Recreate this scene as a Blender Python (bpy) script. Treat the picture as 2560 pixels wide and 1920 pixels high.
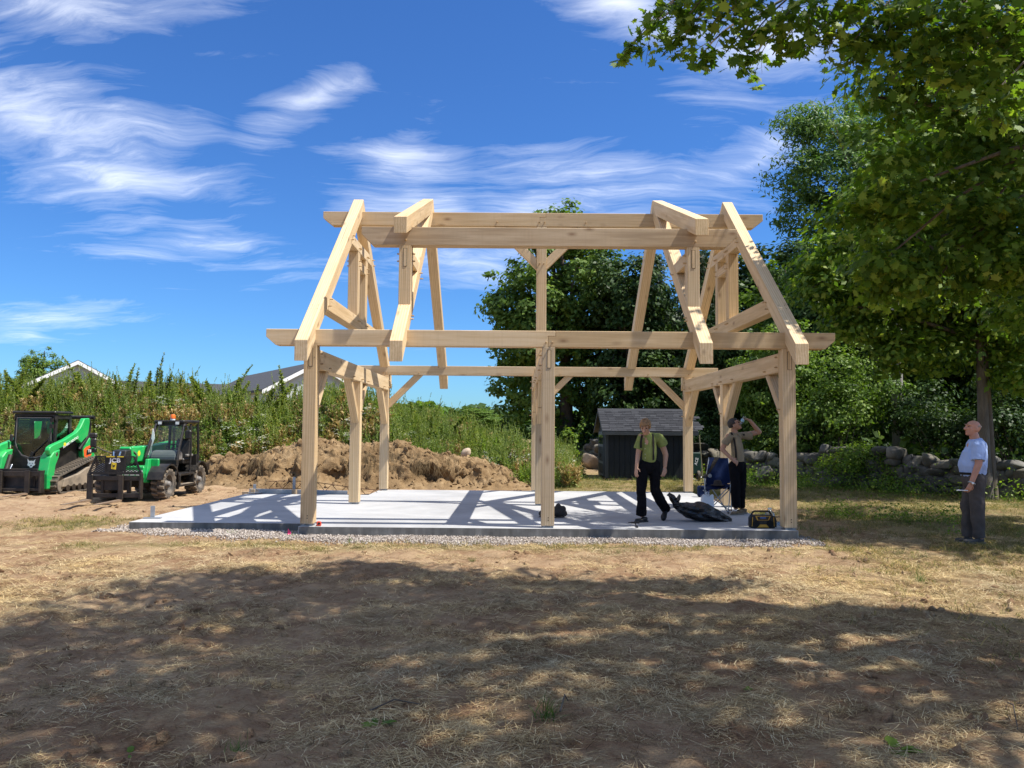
import bpy, bmesh, math, random
import numpy as np
from mathutils import Vector, Matrix, Euler, Quaternion
from mathutils.bvhtree import BVHTree

scene = bpy.context.scene
COL = scene.collection
for o in list(bpy.data.objects):
    bpy.data.objects.remove(o)

# ---------------------------------------------------------------- camera
# world frame: X right along the pavilion, Y away from the camera, Z up, slab top at Z = 0
F_PX, PITCH, ROLL, YAW = 1963.058, 0.0574, 0.0080, -0.0032
CAM = np.array([3.3336, -12.361, 1.5137])
def _cam_axes():
    cp, sp, cy, sy = math.cos(PITCH), math.sin(PITCH), math.cos(YAW), math.sin(YAW)
    fwd = np.array([sy*cp, cy*cp, sp]); r0 = np.array([cy, -sy, 0.0]); u0 = np.cross(r0, fwd)
    c, s = math.cos(ROLL), math.sin(ROLL)
    return c*r0+s*u0, -s*r0+c*u0, fwd
CR, CU, CF = _cam_axes()
def ray(x, y): return CF+CR*(x-1280)/F_PX+CU*(960-y)/F_PX
def on_z(x, y, z): q = ray(x, y); return CAM+q*(z-CAM[2])/q[2]
def on_y(x, y, Y): q = ray(x, y); return CAM+q*(Y-CAM[1])/q[1]
def on_x(x, y, X): q = ray(x, y); return CAM+q*(X-CAM[0])/q[0]
cam_data = bpy.data.cameras.new('camera')
cam_data.sensor_width = 36.0
cam_data.lens = F_PX/2560*36.0
cam_data.clip_start, cam_data.clip_end = 0.05, 3000
cam = bpy.data.objects.new('camera', cam_data); COL.objects.link(cam)
cam.matrix_world = Matrix(((CR[0], CU[0], -CF[0], CAM[0]), (CR[1], CU[1], -CF[1], CAM[1]),
                           (CR[2], CU[2], -CF[2], CAM[2]), (0, 0, 0, 1)))
scene.camera = cam

# ---------------------------------------------------------------- sun, sky, exposure
SUN_TO = Vector((0.555, -0.12, 1.0)).normalized()
SUN_EL = math.asin(SUN_TO.z)
SUN_AZ = math.atan2(SUN_TO.x, SUN_TO.y)
sl = bpy.data.lights.new('sun', 'SUN'); sl.energy = 4.5; sl.angle = math.radians(0.53); sl.color = (1.0, 0.955, 0.88)
sun = bpy.data.objects.new('sun', sl); COL.objects.link(sun)
sun.rotation_euler = SUN_TO.to_track_quat('Z', 'Y').to_euler()
sun.location = (20, -5, 40)

def N(nt, typ, **kw):
    n = nt.nodes.new(typ)
    for k, v in kw.items():
        if k == 'inp':
            for kk, vv in v.items(): n.inputs[kk].default_value = vv
        else: setattr(n, k, v)
    return n
def Lk(nt, a, ao, b, bi): nt.links.new(a.outputs[ao], b.inputs[bi])
def math_n(nt, op, a, b=None, c=None, clamp=False):
    n = nt.nodes.new('ShaderNodeMath'); n.operation = op; n.use_clamp = clamp
    for i, v in enumerate((a, b, c)):
        if v is None: continue
        if isinstance(v, (int, float)): n.inputs[i].default_value = v
        else: nt.links.new(v, n.inputs[i])
    return n.outputs[0]
def mixc(nt, fac, a, b, blend='MIX'):
    n = nt.nodes.new('ShaderNodeMix'); n.data_type = 'RGBA'; n.blend_type = blend
    for i, v in ((0, fac), (6, a), (7, b)):
        if isinstance(v, (int, float)): n.inputs[i].default_value = v
        elif isinstance(v, tuple): n.inputs[i].default_value = (*v[:3], 1)
        else: nt.links.new(v, n.inputs[i])
    return n.outputs[2]
def ramp(nt, fac, stops):
    n = nt.nodes.new('ShaderNodeValToRGB'); e = n.color_ramp.elements
    while len(e) < len(stops): e.new(0.5)
    for i, (p, c) in enumerate(stops):
        e[i].position = p
        e[i].color = (*c, 1) if isinstance(c, tuple) else (c, c, c, 1)
    nt.links.new(fac, n.inputs[0]); return n.outputs[0]

world = bpy.data.worlds.new('World'); scene.world = world; world.use_nodes = True
nt = world.node_tree; nt.nodes.clear()
sky = N(nt, 'ShaderNodeTexSky', sky_type='NISHITA', sun_disc=False, sun_elevation=SUN_EL, sun_rotation=SUN_AZ,
        altitude=50, air_density=1.0, dust_density=0.3, ozone_density=2.0)
tc = N(nt, 'ShaderNodeTexCoord')
sep = N(nt, 'ShaderNodeSeparateXYZ'); Lk(nt, tc, 'Generated', sep, 0)
sx, sy_, sz = sep.outputs
# high cirrus: streaky noise on a flat layer overhead, with a few thicker drifts
zz = math_n(nt, 'ADD', math_n(nt, 'MAXIMUM', sz, 0.0), 0.16)
comb = N(nt, 'ShaderNodeCombineXYZ')
nt.links.new(math_n(nt, 'DIVIDE', sx, zz), comb.inputs[0]); nt.links.new(math_n(nt, 'DIVIDE', sy_, zz), comb.inputs[1])
warp = N(nt, 'ShaderNodeTexNoise', inp={'Scale': 1.3, 'Detail': 3.0, 'Roughness': 0.55}); Lk(nt, comb, 0, warp, 'Vector')
wsub = N(nt, 'ShaderNodeVectorMath', operation='SUBTRACT'); Lk(nt, warp, 'Color', wsub, 0); wsub.inputs[1].default_value = (.5, .5, .5)
wsc = N(nt, 'ShaderNodeVectorMath', operation='SCALE'); Lk(nt, wsub, 0, wsc, 0); wsc.inputs['Scale'].default_value = 0.6
wadd = N(nt, 'ShaderNodeVectorMath', operation='ADD'); Lk(nt, comb, 0, wadd, 0); Lk(nt, wsc, 0, wadd, 1)
def fibre(rot, scale, loc, ns, detail, rough):
    q = N(nt, 'ShaderNodeMapping'); q.inputs['Rotation'].default_value = (0, 0, math.radians(rot)); q.inputs['Scale'].default_value = scale; q.inputs['Location'].default_value = loc
    Lk(nt, wadd, 0, q, 0)
    f = N(nt, 'ShaderNodeTexNoise', inp={'Scale': ns, 'Detail': detail, 'Roughness': rough, 'Distortion': 0.35}); Lk(nt, q, 0, f, 'Vector'); return f.outputs['Fac']
fa = fibre(22, (0.42, 1.9, 1), (0.6, 2.1, 0), 3.2, 9.0, .64)
fb_ = fibre(48, (0.7, 2.6, 1), (3.6, 1.1, 0), 7.0, 6.0, .68)
fibv = math_n(nt, 'ADD', math_n(nt, 'MULTIPLY', fa, .66), math_n(nt, 'MULTIPLY', fb_, .34))
fibv = math_n(nt, 'ADD', math_n(nt, 'MULTIPLY', math_n(nt, 'SUBTRACT', fibv, .5), 1.35), .5)
big = N(nt, 'ShaderNodeTexNoise', inp={'Scale': 1.05, 'Detail': 3.0, 'Roughness': 0.5}); Lk(nt, wadd, 0, big, 'Vector')
# drifts: places in the sky (tan azimuth, tan elevation) where the cirrus is thick
ay = math_n(nt, 'ADD', math_n(nt, 'ABSOLUTE', sy_), 0.02)
gn = N(nt, 'ShaderNodeCombineXYZ')
nt.links.new(math_n(nt, 'DIVIDE', sx, ay), gn.inputs[0]); nt.links.new(math_n(nt, 'DIVIDE', sz, ay), gn.inputs[1])
gw = N(nt, 'ShaderNodeVectorMath', operation='ADD'); wsc2 = N(nt, 'ShaderNodeVectorMath', operation='SCALE'); Lk(nt, wsub, 0, wsc2, 0); wsc2.inputs['Scale'].default_value = 0.16
Lk(nt, gn, 0, gw, 0); Lk(nt, wsc2, 0, gw, 1)
flat = N(nt, 'ShaderNodeVectorMath', operation='MULTIPLY'); flat.inputs[1].default_value = (1, 1, 0); Lk(nt, gw, 0, flat, 0)
drift = None
for (px, py, rx, ry, rot, amp) in [
        (130, 290, 680, 250, -16, 1.12), (330, 430, 560, 150, -8, .9), (130, 30, 760, 170, 4, 1.05), (760, 290, 260, 110, 28, .9),
        (560, 165, 320, 60, 6, .5), (1010, 460, 300, 120, -6, .85), (1500, 480, 760, 180, 10, .85), (1850, 400, 420, 140, 24, .85),
        (1200, 650, 520, 160, -4, .9), (560, 620, 520, 100, -8, .6), (1540, 20, 460, 130, -20, 1.0),
        (1900, 130, 400, 200, 18, 1.0), (140, 800, 420, 60, 6, .65)]:
    q = ray(px, py); gx, gz = q[0]/q[1], q[2]/q[1]
    m = N(nt, 'ShaderNodeMapping', vector_type='TEXTURE')
    m.inputs['Location'].default_value = (gx, gz, 0); m.inputs['Rotation'].default_value = (0, 0, math.radians(rot)); m.inputs['Scale'].default_value = (rx/F_PX, ry/F_PX, 1)
    Lk(nt, flat, 0, m, 0)
    g = N(nt, 'ShaderNodeTexGradient', gradient_type='SPHERICAL'); Lk(nt, m, 0, g, 0)
    v = math_n(nt, 'MULTIPLY', g.outputs['Fac'], amp)
    drift = v if drift is None else math_n(nt, 'MAXIMUM', drift, v)
# extra cirrus added overhead and to the sides, out of view, to whiten ambient light
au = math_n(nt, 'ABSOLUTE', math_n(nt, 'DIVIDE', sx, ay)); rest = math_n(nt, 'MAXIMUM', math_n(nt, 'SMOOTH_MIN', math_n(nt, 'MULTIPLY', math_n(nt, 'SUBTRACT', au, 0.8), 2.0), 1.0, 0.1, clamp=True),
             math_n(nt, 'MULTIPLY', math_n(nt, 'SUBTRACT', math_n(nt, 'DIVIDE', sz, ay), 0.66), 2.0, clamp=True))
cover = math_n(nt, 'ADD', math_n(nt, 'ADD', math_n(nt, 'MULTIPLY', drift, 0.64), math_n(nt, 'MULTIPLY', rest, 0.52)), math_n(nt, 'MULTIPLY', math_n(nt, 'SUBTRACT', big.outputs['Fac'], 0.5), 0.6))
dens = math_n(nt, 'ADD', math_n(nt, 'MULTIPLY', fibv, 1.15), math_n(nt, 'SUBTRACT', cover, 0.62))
cl = ramp(nt, dens, [(0.12, 0.0), (0.34, 0.14), (0.62, 0.46), (1.0, 0.84)])
hs = N(nt, 'ShaderNodeHueSaturation', inp={'Saturation': 1.06, 'Value': 0.64, 'Hue': 0.505}); Lk(nt, sky, 0, hs, 'Color')
tint = mixc(nt, 1.0, hs.outputs[0], (.325, .61, .95), 'MULTIPLY')
skyc = mixc(nt, cl, tint, (6.0, 6.15, 6.4))
bg = N(nt, 'ShaderNodeBackground', inp={'Strength': 0.15}); nt.links.new(skyc, bg.inputs[0])
wo = N(nt, 'ShaderNodeOutputWorld'); Lk(nt, bg, 0, wo, 0)

vs = scene.view_settings
vs.view_transform = 'Standard'; vs.look = 'None'; vs.exposure = 0.86; vs.gamma = 1.0; vs.use_curve_mapping = False
scene.render.engine = 'CYCLES'
cy = scene.cycles
cy.max_bounces = 6; cy.diffuse_bounces = 3; cy.glossy_bounces = 3; cy.transmission_bounces = 5; cy.transparent_max_bounces = 8
cy.use_denoising = True; cy.sample_clamp_indirect = 6.0; cy.caustics_reflective = False; cy.caustics_refractive = False

# ---------------------------------------------------------------- helpers
def tag(o, label=None, cat=None, group=None, kind=None):
    if label: o['label'] = label
    if cat: o['category'] = cat
    if group: o['group'] = group
    if kind: o['kind'] = kind
    return o
def link(name, data, parent=None, loc=(0, 0, 0)):
    o = bpy.data.objects.new(name, data); COL.objects.link(o); o.location = loc
    if parent: o.parent = parent
    return o
def empty(name, loc=(0, 0, 0), rz=0.0, label=None, cat=None, group=None):
    o = link(name, None, None, loc); o.rotation_euler = (0, 0, rz); o.empty_display_size = 0.2
    return tag(o, label, cat, group)
def raw_mesh(name, V, k, mat=None, F=None):
    """mesh of polygons with k corners each; F None = consecutive vertices"""
    me = bpy.data.meshes.new(name); V = np.asarray(V, np.float32).reshape(-1, 3)
    idx = np.arange(len(V), dtype=np.int32) if F is None else np.asarray(F, np.int32).ravel()
    n = len(idx)//k
    me.vertices.add(len(V)); me.vertices.foreach_set('co', V.ravel())
    me.loops.add(n*k); me.loops.foreach_set('vertex_index', idx)
    me.polygons.add(n); me.polygons.foreach_set('loop_start', np.arange(0, n*k, k, dtype=np.int32))
    me.polygons.foreach_set('loop_total', np.full(n, k, np.int32))
    me.update(calc_edges=True)
    if mat: me.materials.append(mat)
    return me
class MB:
    """collects shapes for one mesh"""
    def __init__(s): s.v = []; s.f = []; s.m = []
    def add(s, V, F, mi=0):
        b = len(s.v); s.v += [tuple(map(float, p)) for p in V]; s.f += [tuple(b+i for i in f) for f in F]; s.m += [mi]*len(F); return s
    def hexa(s, c, mi=0):
        return s.add(c, [(3, 2, 1, 0), (4, 5, 6, 7), (0, 1, 5, 4), (1, 2, 6, 5), (2, 3, 7, 6), (3, 0, 4, 7)], mi)
    def box(s, x0, x1, y0, y1, z0, z1, mi=0):
        return s.hexa([(x0, y0, z0), (x1, y0, z0), (x1, y1, z0), (x0, y1, z0), (x0, y0, z1), (x1, y0, z1), (x1, y1, z1), (x0, y1, z1)], mi)
    def bar(s, p0, p1, w, h, up=(0, 0, 1), mi=0):
        p0, p1 = Vector(p0), Vector(p1); d = (p1-p0).normalized(); u = Vector(up); sd = d.cross(u)
        if sd.length < 1e-4: sd = d.cross(Vector((0, 1, 0)))
        sd.normalize(); u = sd.cross(d)
        c = []
        for p in (p0, p1):
            c += [p-sd*w/2-u*h/2, p+sd*w/2-u*h/2, p+sd*w/2+u*h/2, p-sd*w/2+u*h/2]
        return s.hexa(c, mi)
    def prism(s, poly, axis, a0, a1, mi=0):
        """poly: 2D points in the two remaining axes order (y,z) for x, (x,z) for y, (x,y) for z"""
        n = len(poly)
        def P(q, a): return (a, q[0], q[1]) if axis == 'x' else (q[0], a, q[1]) if axis == 'y' else (q[0], q[1], a)
        V = [P(q, a0) for q in poly]+[P(q, a1) for q in poly]
        F = [tuple(range(n-1, -1, -1)), tuple(range(n, 2*n))]+[(i, (i+1) % n, n+(i+1) % n, n+i) for i in range(n)]
        return s.add(V, F, mi)
    def tube(s, pts, rad, n=8, mi=0, cap=True, flat=1.0):
        pts = [Vector(p) for p in pts]
        if isinstance(rad, (int, float)): rad = [rad]*len(pts)
        b = len(s.v); prev = None
        for i, p in enumerate(pts):
            d = (pts[min(i+1, len(pts)-1)]-pts[max(i-1, 0)]).normalized()
            if prev is None:
                a = Vector((0, 0, 1)) if abs(d.z) < .9 else Vector((1, 0, 0))
                u = d.cross(a).normalized()
            else:
                u = (prev-d*prev.dot(d)).normalized()
            w = d.cross(u); prev = u
            for j in range(n):
                t = 2*math.pi*j/n
                s.v.append(tuple(p+u*math.cos(t)*rad[i]+w*math.sin(t)*rad[i]*flat))
        m = len(pts)
        for i in range(m-1):
            for j in range(n):
                s.f.append((b+i*n+j, b+i*n+(j+1) % n, b+(i+1)*n+(j+1) % n, b+(i+1)*n+j)); s.m.append(mi)
        if cap:
            s.f.append(tuple(b+j for j in range(n-1, -1, -1))); s.m.append(mi)
            s.f.append(tuple(b+(m-1)*n+j for j in range(n))); s.m.append(mi)
        return s
    def cyl(s, p0, p1, r, r1=None, n=12, mi=0): return s.tube([p0, p1], [r, r if r1 is None else r1], n, mi)
    def lathe(s, prof, origin=(0, 0, 0), axis='z', n=20, mi=0):
        """prof: (radius, height) pairs, closed at both ends when radius 0"""
        o = Vector(origin); b = len(s.v)
        for r, h in prof:
            for j in range(n):
                t = 2*math.pi*j/n; c, d = r*math.cos(t), r*math.sin(t)
                q = (c, d, h) if axis == 'z' else (h, c, d) if axis == 'x' else (d, h, c)
                s.v.append(tuple(o+Vector(q)))
        for i in range(len(prof)-1):
            for j in range(n):
                s.f.append((b+i*n+j, b+i*n+(j+1) % n, b+(i+1)*n+(j+1) % n, b+(i+1)*n+j)); s.m.append(mi)
        return s
    def sphere(s, c, r, n=12, m=8, mi=0):
        r = (r, r, r) if isinstance(r, (int, float)) else r; c = Vector(c)
        V = [c+Vector((0, 0, -r[2]))]
        for i in range(1, m):
            a = math.pi*i/m-math.pi/2
            for j in range(n):
                t = 2*math.pi*j/n
                V.append(c+Vector((r[0]*math.cos(a)*math.cos(t), r[1]*math.cos(a)*math.sin(t), r[2]*math.sin(a))))
        V.append(c+Vector((0, 0, r[2])))
        F = [(0, 1+(j+1) % n, 1+j) for j in range(n)]
        for i in range(m-2):
            for j in range(n): F.append((1+i*n+j, 1+i*n+(j+1) % n, 1+(i+1)*n+(j+1) % n, 1+(i+1)*n+j))
        F += [(len(V)-1, 1+(m-2)*n+j, 1+(m-2)*n+(j+1) % n) for j in range(n)]
        return s.add(V, F, mi)
    def mesh(s, name, mats, bevel=0.0, smooth=False, seg=1, clean=False):
        me = bpy.data.meshes.new(name); me.from_pydata(s.v, [], s.f)
        for m in (mats if isinstance(mats, (list, tuple)) else [mats]): me.materials.append(m)
        me.polygons.foreach_set('material_index', s.m)
        bm = bmesh.new(); bm.from_mesh(me)
        if clean: bmesh.ops.remove_doubles(bm, verts=bm.verts, dist=1e-5)
        bmesh.ops.recalc_face_normals(bm, faces=bm.faces)
        if bevel > 0:
            es = [e for e in bm.edges if len(e.link_faces) == 2 and e.calc_face_angle(0) > 0.5]
            bmesh.ops.bevel(bm, geom=es, offset=bevel, segments=seg, profile=0.6, affect='EDGES', clamp_overlap=True)
        if smooth:
            for f in bm.faces: f.smooth = True
            for e in bm.edges:
                if len(e.link_faces) == 2 and e.calc_face_angle(0) > 0.7: e.smooth = False
        bm.to_mesh(me); bm.free(); me.update()
        return me
    def build(s, name, mats, parent=None, loc=(0, 0, 0), **kw):
        return link(name, s.mesh(name, mats, **kw), parent, loc)
def copy_tree(o, parent=None):
    c = o.copy(); COL.objects.link(c)
    if parent is not None: c.parent = parent
    for ch in list(o.children): copy_tree(ch, c)
    return c

# value noise (numpy)
def _hash(ix, iy, iz, seed):
    h = (ix.astype(np.int64)*374761393+iy.astype(np.int64)*668265263+iz.astype(np.int64)*2147483647+seed*974634777) & 0xffffffff
    h = ((h ^ (h >> 13))*1274126177) & 0xffffffff
    h = ((h ^ (h >> 16))*2246822519) & 0xffffffff
    return ((h ^ (h >> 15)) & 0xffff)/65535.0
def vnoise(x, y, z=0.0, seed=0):
    x = np.asarray(x, float); y = np.asarray(y, float); z = np.zeros_like(x)+z
    ix, iy, iz = np.floor(x), np.floor(y), np.floor(z); fx, fy, fz = x-ix, y-iy, z-iz
    fx, fy, fz = fx*fx*(3-2*fx), fy*fy*(3-2*fy), fz*fz*(3-2*fz)
    r = 0
    for dx in (0, 1):
        for dy in (0, 1):
            for dz in (0, 1):
                r = r+_hash(ix+dx, iy+dy, iz+dz, seed)*(fx if dx else 1-fx)*(fy if dy else 1-fy)*(fz if dz else 1-fz)
    return r
def fbm(x, y, z=0.0, octv=4, seed=0, gain=0.5):
    a, s, t, f = 1.0, 0.0, 0.0, 1.0
    for i in range(octv):
        s = s+a*vnoise(np.asarray(x)*f, np.asarray(y)*f, np.asarray(z)*f, seed+i*17); t += a; a *= gain; f *= 2.03
    return s/t
def sstep(a, b, x):
    t = np.clip((np.asarray(x, float)-a)/(b-a), 0, 1); return t*t*(3-2*t)

# scatter of small growth / stones that nobody could count: one object, geometry nodes
def scatter(name, protos, P, rot, scl, idx=None, label=None, cat=None):
    P = np.asarray(P, np.float32); n = len(P)
    me = bpy.data.meshes.new(name); me.vertices.add(n); me.vertices.foreach_set('co', P.ravel())
    a = me.attributes.new('rot', 'FLOAT_VECTOR', 'POINT'); a.data.foreach_set('vector', np.asarray(rot, np.float32).ravel())
    sc = np.asarray(scl, np.float32)
    if sc.ndim == 1: sc = np.repeat(sc[:, None], 3, 1)
    a = me.attributes.new('scl', 'FLOAT_VECTOR', 'POINT'); a.data.foreach_set('vector', sc.ravel())
    if idx is None: idx = np.random.RandomState(n).randint(0, len(protos), n)
    a = me.attributes.new('idx', 'INT', 'POINT'); a.data.foreach_set('value', np.asarray(idx, np.int32))
    col = bpy.data.collections.new(name+'_sources')
    for i, pm in enumerate(protos):
        po = bpy.data.objects.new('%s_source_%02d' % (name, i), pm); col.objects.link(po)
    g = bpy.data.node_groups.new(name, 'GeometryNodeTree')
    g.interface.new_socket('Geometry', in_out='INPUT', socket_type='NodeSocketGeometry')
    g.interface.new_socket('Geometry', in_out='OUTPUT', socket_type='NodeSocketGeometry')
    gi = g.nodes.new('NodeGroupInput'); go = g.nodes.new('NodeGroupOutput')
    ci = g.nodes.new('GeometryNodeCollectionInfo'); ci.inputs['Collection'].default_value = col
    ci.inputs['Separate Children'].default_value = True; ci.inputs['Reset Children'].default_value = True
    ip = g.nodes.new('GeometryNodeInstanceOnPoints'); ip.inputs['Pick Instance'].default_value = True
    def attr(nm, dt):
        q = g.nodes.new('GeometryNodeInputNamedAttribute'); q.data_type = dt; q.inputs['Name'].default_value = nm; return q.outputs['Attribute']
    g.links.new(gi.outputs[0], ip.inputs['Points']); g.links.new(ci.outputs[0], ip.inputs['Instance'])
    g.links.new(attr('idx', 'INT'), ip.inputs['Instance Index'])
    er = g.nodes.new('FunctionNodeEulerToRotation'); g.links.new(attr('rot', 'FLOAT_VECTOR'), er.inputs[0])
    g.links.new(er.outputs[0], ip.inputs['Rotation']); g.links.new(attr('scl', 'FLOAT_VECTOR'), ip.inputs['Scale'])
    g.links.new(ip.outputs[0], go.inputs[0])
    o = link(name, me); md = o.modifiers.new('scatter', 'NODES'); md.node_group = g
    return tag(o, label, cat, None, 'stuff')

# ---------------------------------------------------------------- materials
MATS = {}
def new_mat(name):
    m = bpy.data.materials.new(name); m.use_nodes = True; MATS[name] = m
    nt = m.node_tree; b = nt.nodes['Principled BSDF']; return m, nt, b
def coords(nt, kind='Object', scale=(1, 1, 1)):
    t = N(nt, 'ShaderNodeTexCoord'); m = N(nt, 'ShaderNodeMapping'); m.inputs['Scale'].default_value = scale
    if kind == 'World':
        g = N(nt, 'ShaderNodeNewGeometry'); Lk(nt, g, 'Position', m, 0)
    else: Lk(nt, t, kind, m, 0)
    return m.outputs[0]
def noise(nt, vec, scale, detail=4.0, rough=0.55, dist=0.0):
    n = N(nt, 'ShaderNodeTexNoise', inp={'Scale': scale, 'Detail': detail, 'Roughness': rough, 'Distortion': dist}); nt.links.new(vec, n.inputs['Vector']); return n.outputs['Fac']
def bump(nt, b, h, strength=0.3, dist=0.01):
    n = N(nt, 'ShaderNodeBump', inp={'Strength': strength, 'Distance': dist}); nt.links.new(h, n.inputs['Height']); nt.links.new(n.outputs[0], b.inputs['Normal'])
def plain(name, col, rough=0.6, metal=0.0, var=0.12, scale=6.0, bmp=0.0, dirt=None, dirt_amt=0.5, spec=0.5, coat=0.0):
    """paint, plastic, cloth ...: base colour with uneven tone, optional dust"""
    m, nt, b = new_mat(name)
    v = coords(nt, 'Object'); n1 = noise(nt, v, scale, 5); n2 = noise(nt, v, scale*6, 3)
    c0 = tuple(max(0, c*(1-var)) for c in col); c1 = tuple(min(1, c*(1+var)) for c in col)
    c = ramp(nt, n1, [(0.3, c0), (0.7, c1)])
    if dirt:
        f = math_n(nt, 'MULTIPLY', ramp(nt, math_n(nt, 'ADD', math_n(nt, 'MULTIPLY', n1, .6), math_n(nt, 'MULTIPLY', n2, .4)), [(0.4, 0.0), (0.68, 1.0)]), dirt_amt)
        c = mixc(nt, f, c, dirt)
    nt.links.new(c, b.inputs['Base Color'])
    r = ramp(nt, n2, [(0.3, max(0, rough-.08)), (0.7, min(1, rough+.1))]); nt.links.new(r, b.inputs['Roughness'])
    b.inputs['Metallic'].default_value = metal; b.inputs['Specular IOR Level'].default_value = spec
    b.inputs['Coat Weight'].default_value = coat
    if bmp: bump(nt, b, n2, bmp, 0.004)
    return m
def timber_mat(name, base, dark, light):
    m, nt, b = new_mat(name)
    oi = N(nt, 'ShaderNodeObjectInfo')
    v0 = coords(nt, 'Object')
    off = N(nt, 'ShaderNodeVectorMath', operation='SCALE'); rv = N(nt, 'ShaderNodeCombineXYZ')
    nt.links.new(oi.outputs['Random'], rv.inputs[0]); nt.links.new(math_n(nt, 'MULTIPLY', oi.outputs['Random'], 7.3), rv.inputs[1])
    Lk(nt, rv, 0, off, 0); off.inputs['Scale'].default_value = 37.0
    ad = N(nt, 'ShaderNodeVectorMath', operation='ADD'); nt.links.new(v0, ad.inputs[0]); Lk(nt, off, 0, ad, 1)
    def mpd(scale, rot=(0, 0, 0)):
        q = N(nt, 'ShaderNodeMapping'); q.inputs['Scale'].default_value = scale; q.inputs['Rotation'].default_value = rot; Lk(nt, ad, 0, q, 0); return q.outputs[0]
    grain = noise(nt, mpd((1.3, 26, 26)), 1.0, 6, .6, .35)
    grain2 = noise(nt, mpd((3, 95, 95)), 1.0, 3, .6)
    cath = N(nt, 'ShaderNodeTexWave', wave_type='RINGS', rings_direction='X', inp={'Scale': 2.3, 'Distortion': 5.0, 'Detail': 3.0, 'Detail Scale': .8})
    nt.links.new(mpd((.35, 3.6, 3.6)), cath.inputs['Vector'])
    saw = noise(nt, mpd((17, .9, .9), (0, 0, .3)), 1.0, 3, .6, .6); streak = noise(nt, mpd((.35, 9, 9)), 1.0, 4, .6, .8)
    blot = noise(nt, mpd((.8, 3, 3)), 1.0, 3)
    kn = N(nt, 'ShaderNodeTexVoronoi', feature='F1', inp={'Scale': 1.0, 'Randomness': 1.0}); nt.links.new(mpd((1.7, 4.0, 4.0)), kn.inputs['Vector'])
    knot = ramp(nt, kn.outputs['Distance'], [(0.05, 1.0), (0.10, 0.5), (0.2, 0.0)])
    g = math_n(nt, 'ADD', math_n(nt, 'MULTIPLY', grain, .55), math_n(nt, 'ADD', math_n(nt, 'MULTIPLY', grain2, .2), math_n(nt, 'MULTIPLY', cath.outputs['Fac'], .25)))
    c = ramp(nt, g, [(0.28, dark), (0.5, base), (0.72, light)])
    c = mixc(nt, math_n(nt, 'MULTIPLY', ramp(nt, saw, [(0.5, 0.0), (0.72, 1.0)]), .22), c, tuple(x*.76 for x in base))
    c = mixc(nt, math_n(nt, 'MULTIPLY', ramp(nt, streak, [(0.50, 0.0), (0.70, 1.0)]), .42), c, (base[0]*.74, base[1]*.66, base[2]*.58))
    c = mixc(nt, math_n(nt, 'MULTIPLY', ramp(nt, streak, [(0.26, 1.0), (0.42, 0.0)]), .35), c, light)
    tone = ramp(nt, oi.outputs['Random'], [(0.0, (.80, .80, .82)), (0.3, (1.03, 1.01, .98)), (0.6, (.93, .88, .80)), (0.8, (1.0, 1.0, 1.0)), (1.0, (1.09, 1.05, .98))])
    c = mixc(nt, 1.0, c, tone, 'MULTIPLY')
    c = mixc(nt, math_n(nt, 'MULTIPLY', ramp(nt, blot, [(0.52, 0.0), (0.75, 1.0)]), .30), c, tuple(x*.68 for x in base))
    crack = ramp(nt, noise(nt, mpd((.45, 34, 34)), 1.0, 2, .5, .3), [(.715, 0.), (.74, 1.)])
    c = mixc(nt, math_n(nt, 'MULTIPLY', crack, .5), c, (.20, .13, .075))
    c = mixc(nt, math_n(nt, 'MULTIPLY', knot, .7), c, (.19, .105, .055))
    nt.links.new(c, b.inputs['Base Color']); b.inputs['Roughness'].default_value = .72; b.inputs['Specular IOR Level'].default_value = .25
    h = math_n(nt, 'ADD', math_n(nt, 'MULTIPLY', grain2, .5), math_n(nt, 'MULTIPLY', saw, .3)); bump(nt, b, h, .35, .003)
    return m
timber_mat('timber', (.62, .472, .292), (.50, .362, .206), (.70, .557, .372))
timber_mat('timber_weathered', (.52, .415, .295), (.37, .28, .19), (.62, .51, .38))
timber_mat('peg_wood', (.50, .36, .20), (.40, .28, .15), (.57, .43, .26))
timber_mat('rough_lumber', (.46, .36, .25), (.30, .22, .15), (.55, .45, .33))

def concrete():
    m, nt, b = new_mat('concrete')
    v = coords(nt, 'World'); n1 = noise(nt, v, .45, 5, .6, .6); n2 = noise(nt, v, 3.2, 6, .65, .5); n3 = noise(nt, v, 60, 2); n4 = noise(nt, coords(nt, 'World', (1.0, 3.5, 1)), 1.3, 6, .6, 1.4)
    c = ramp(nt, n1, [(0.34, (.295, .295, .295)), (0.50, (.38, .38, .377)), (0.66, (.45, .447, .44))])
    c = mixc(nt, math_n(nt, 'MULTIPLY', ramp(nt, n4, [(.46, 0.), (.66, 1.)]), .34), c, (.27, .27, .27))
    c = mixc(nt, math_n(nt, 'MULTIPLY', ramp(nt, n2, [(.56, 0.), (.70, 1.)]), .30), c, (.47, .465, .455))
    c = mixc(nt, math_n(nt, 'MULTIPLY', ramp(nt, noise(nt, v, 11, 4, .7), [(.66, 0.), (.74, 1.)]), .30), c, (.40, .34, .26))
    nt.links.new(c, b.inputs['Base Color']); b.inputs['Roughness'].default_value = .7; b.inputs['Specular IOR Level'].default_value = .25
    bump(nt, b, n3, .12, .002)
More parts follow.
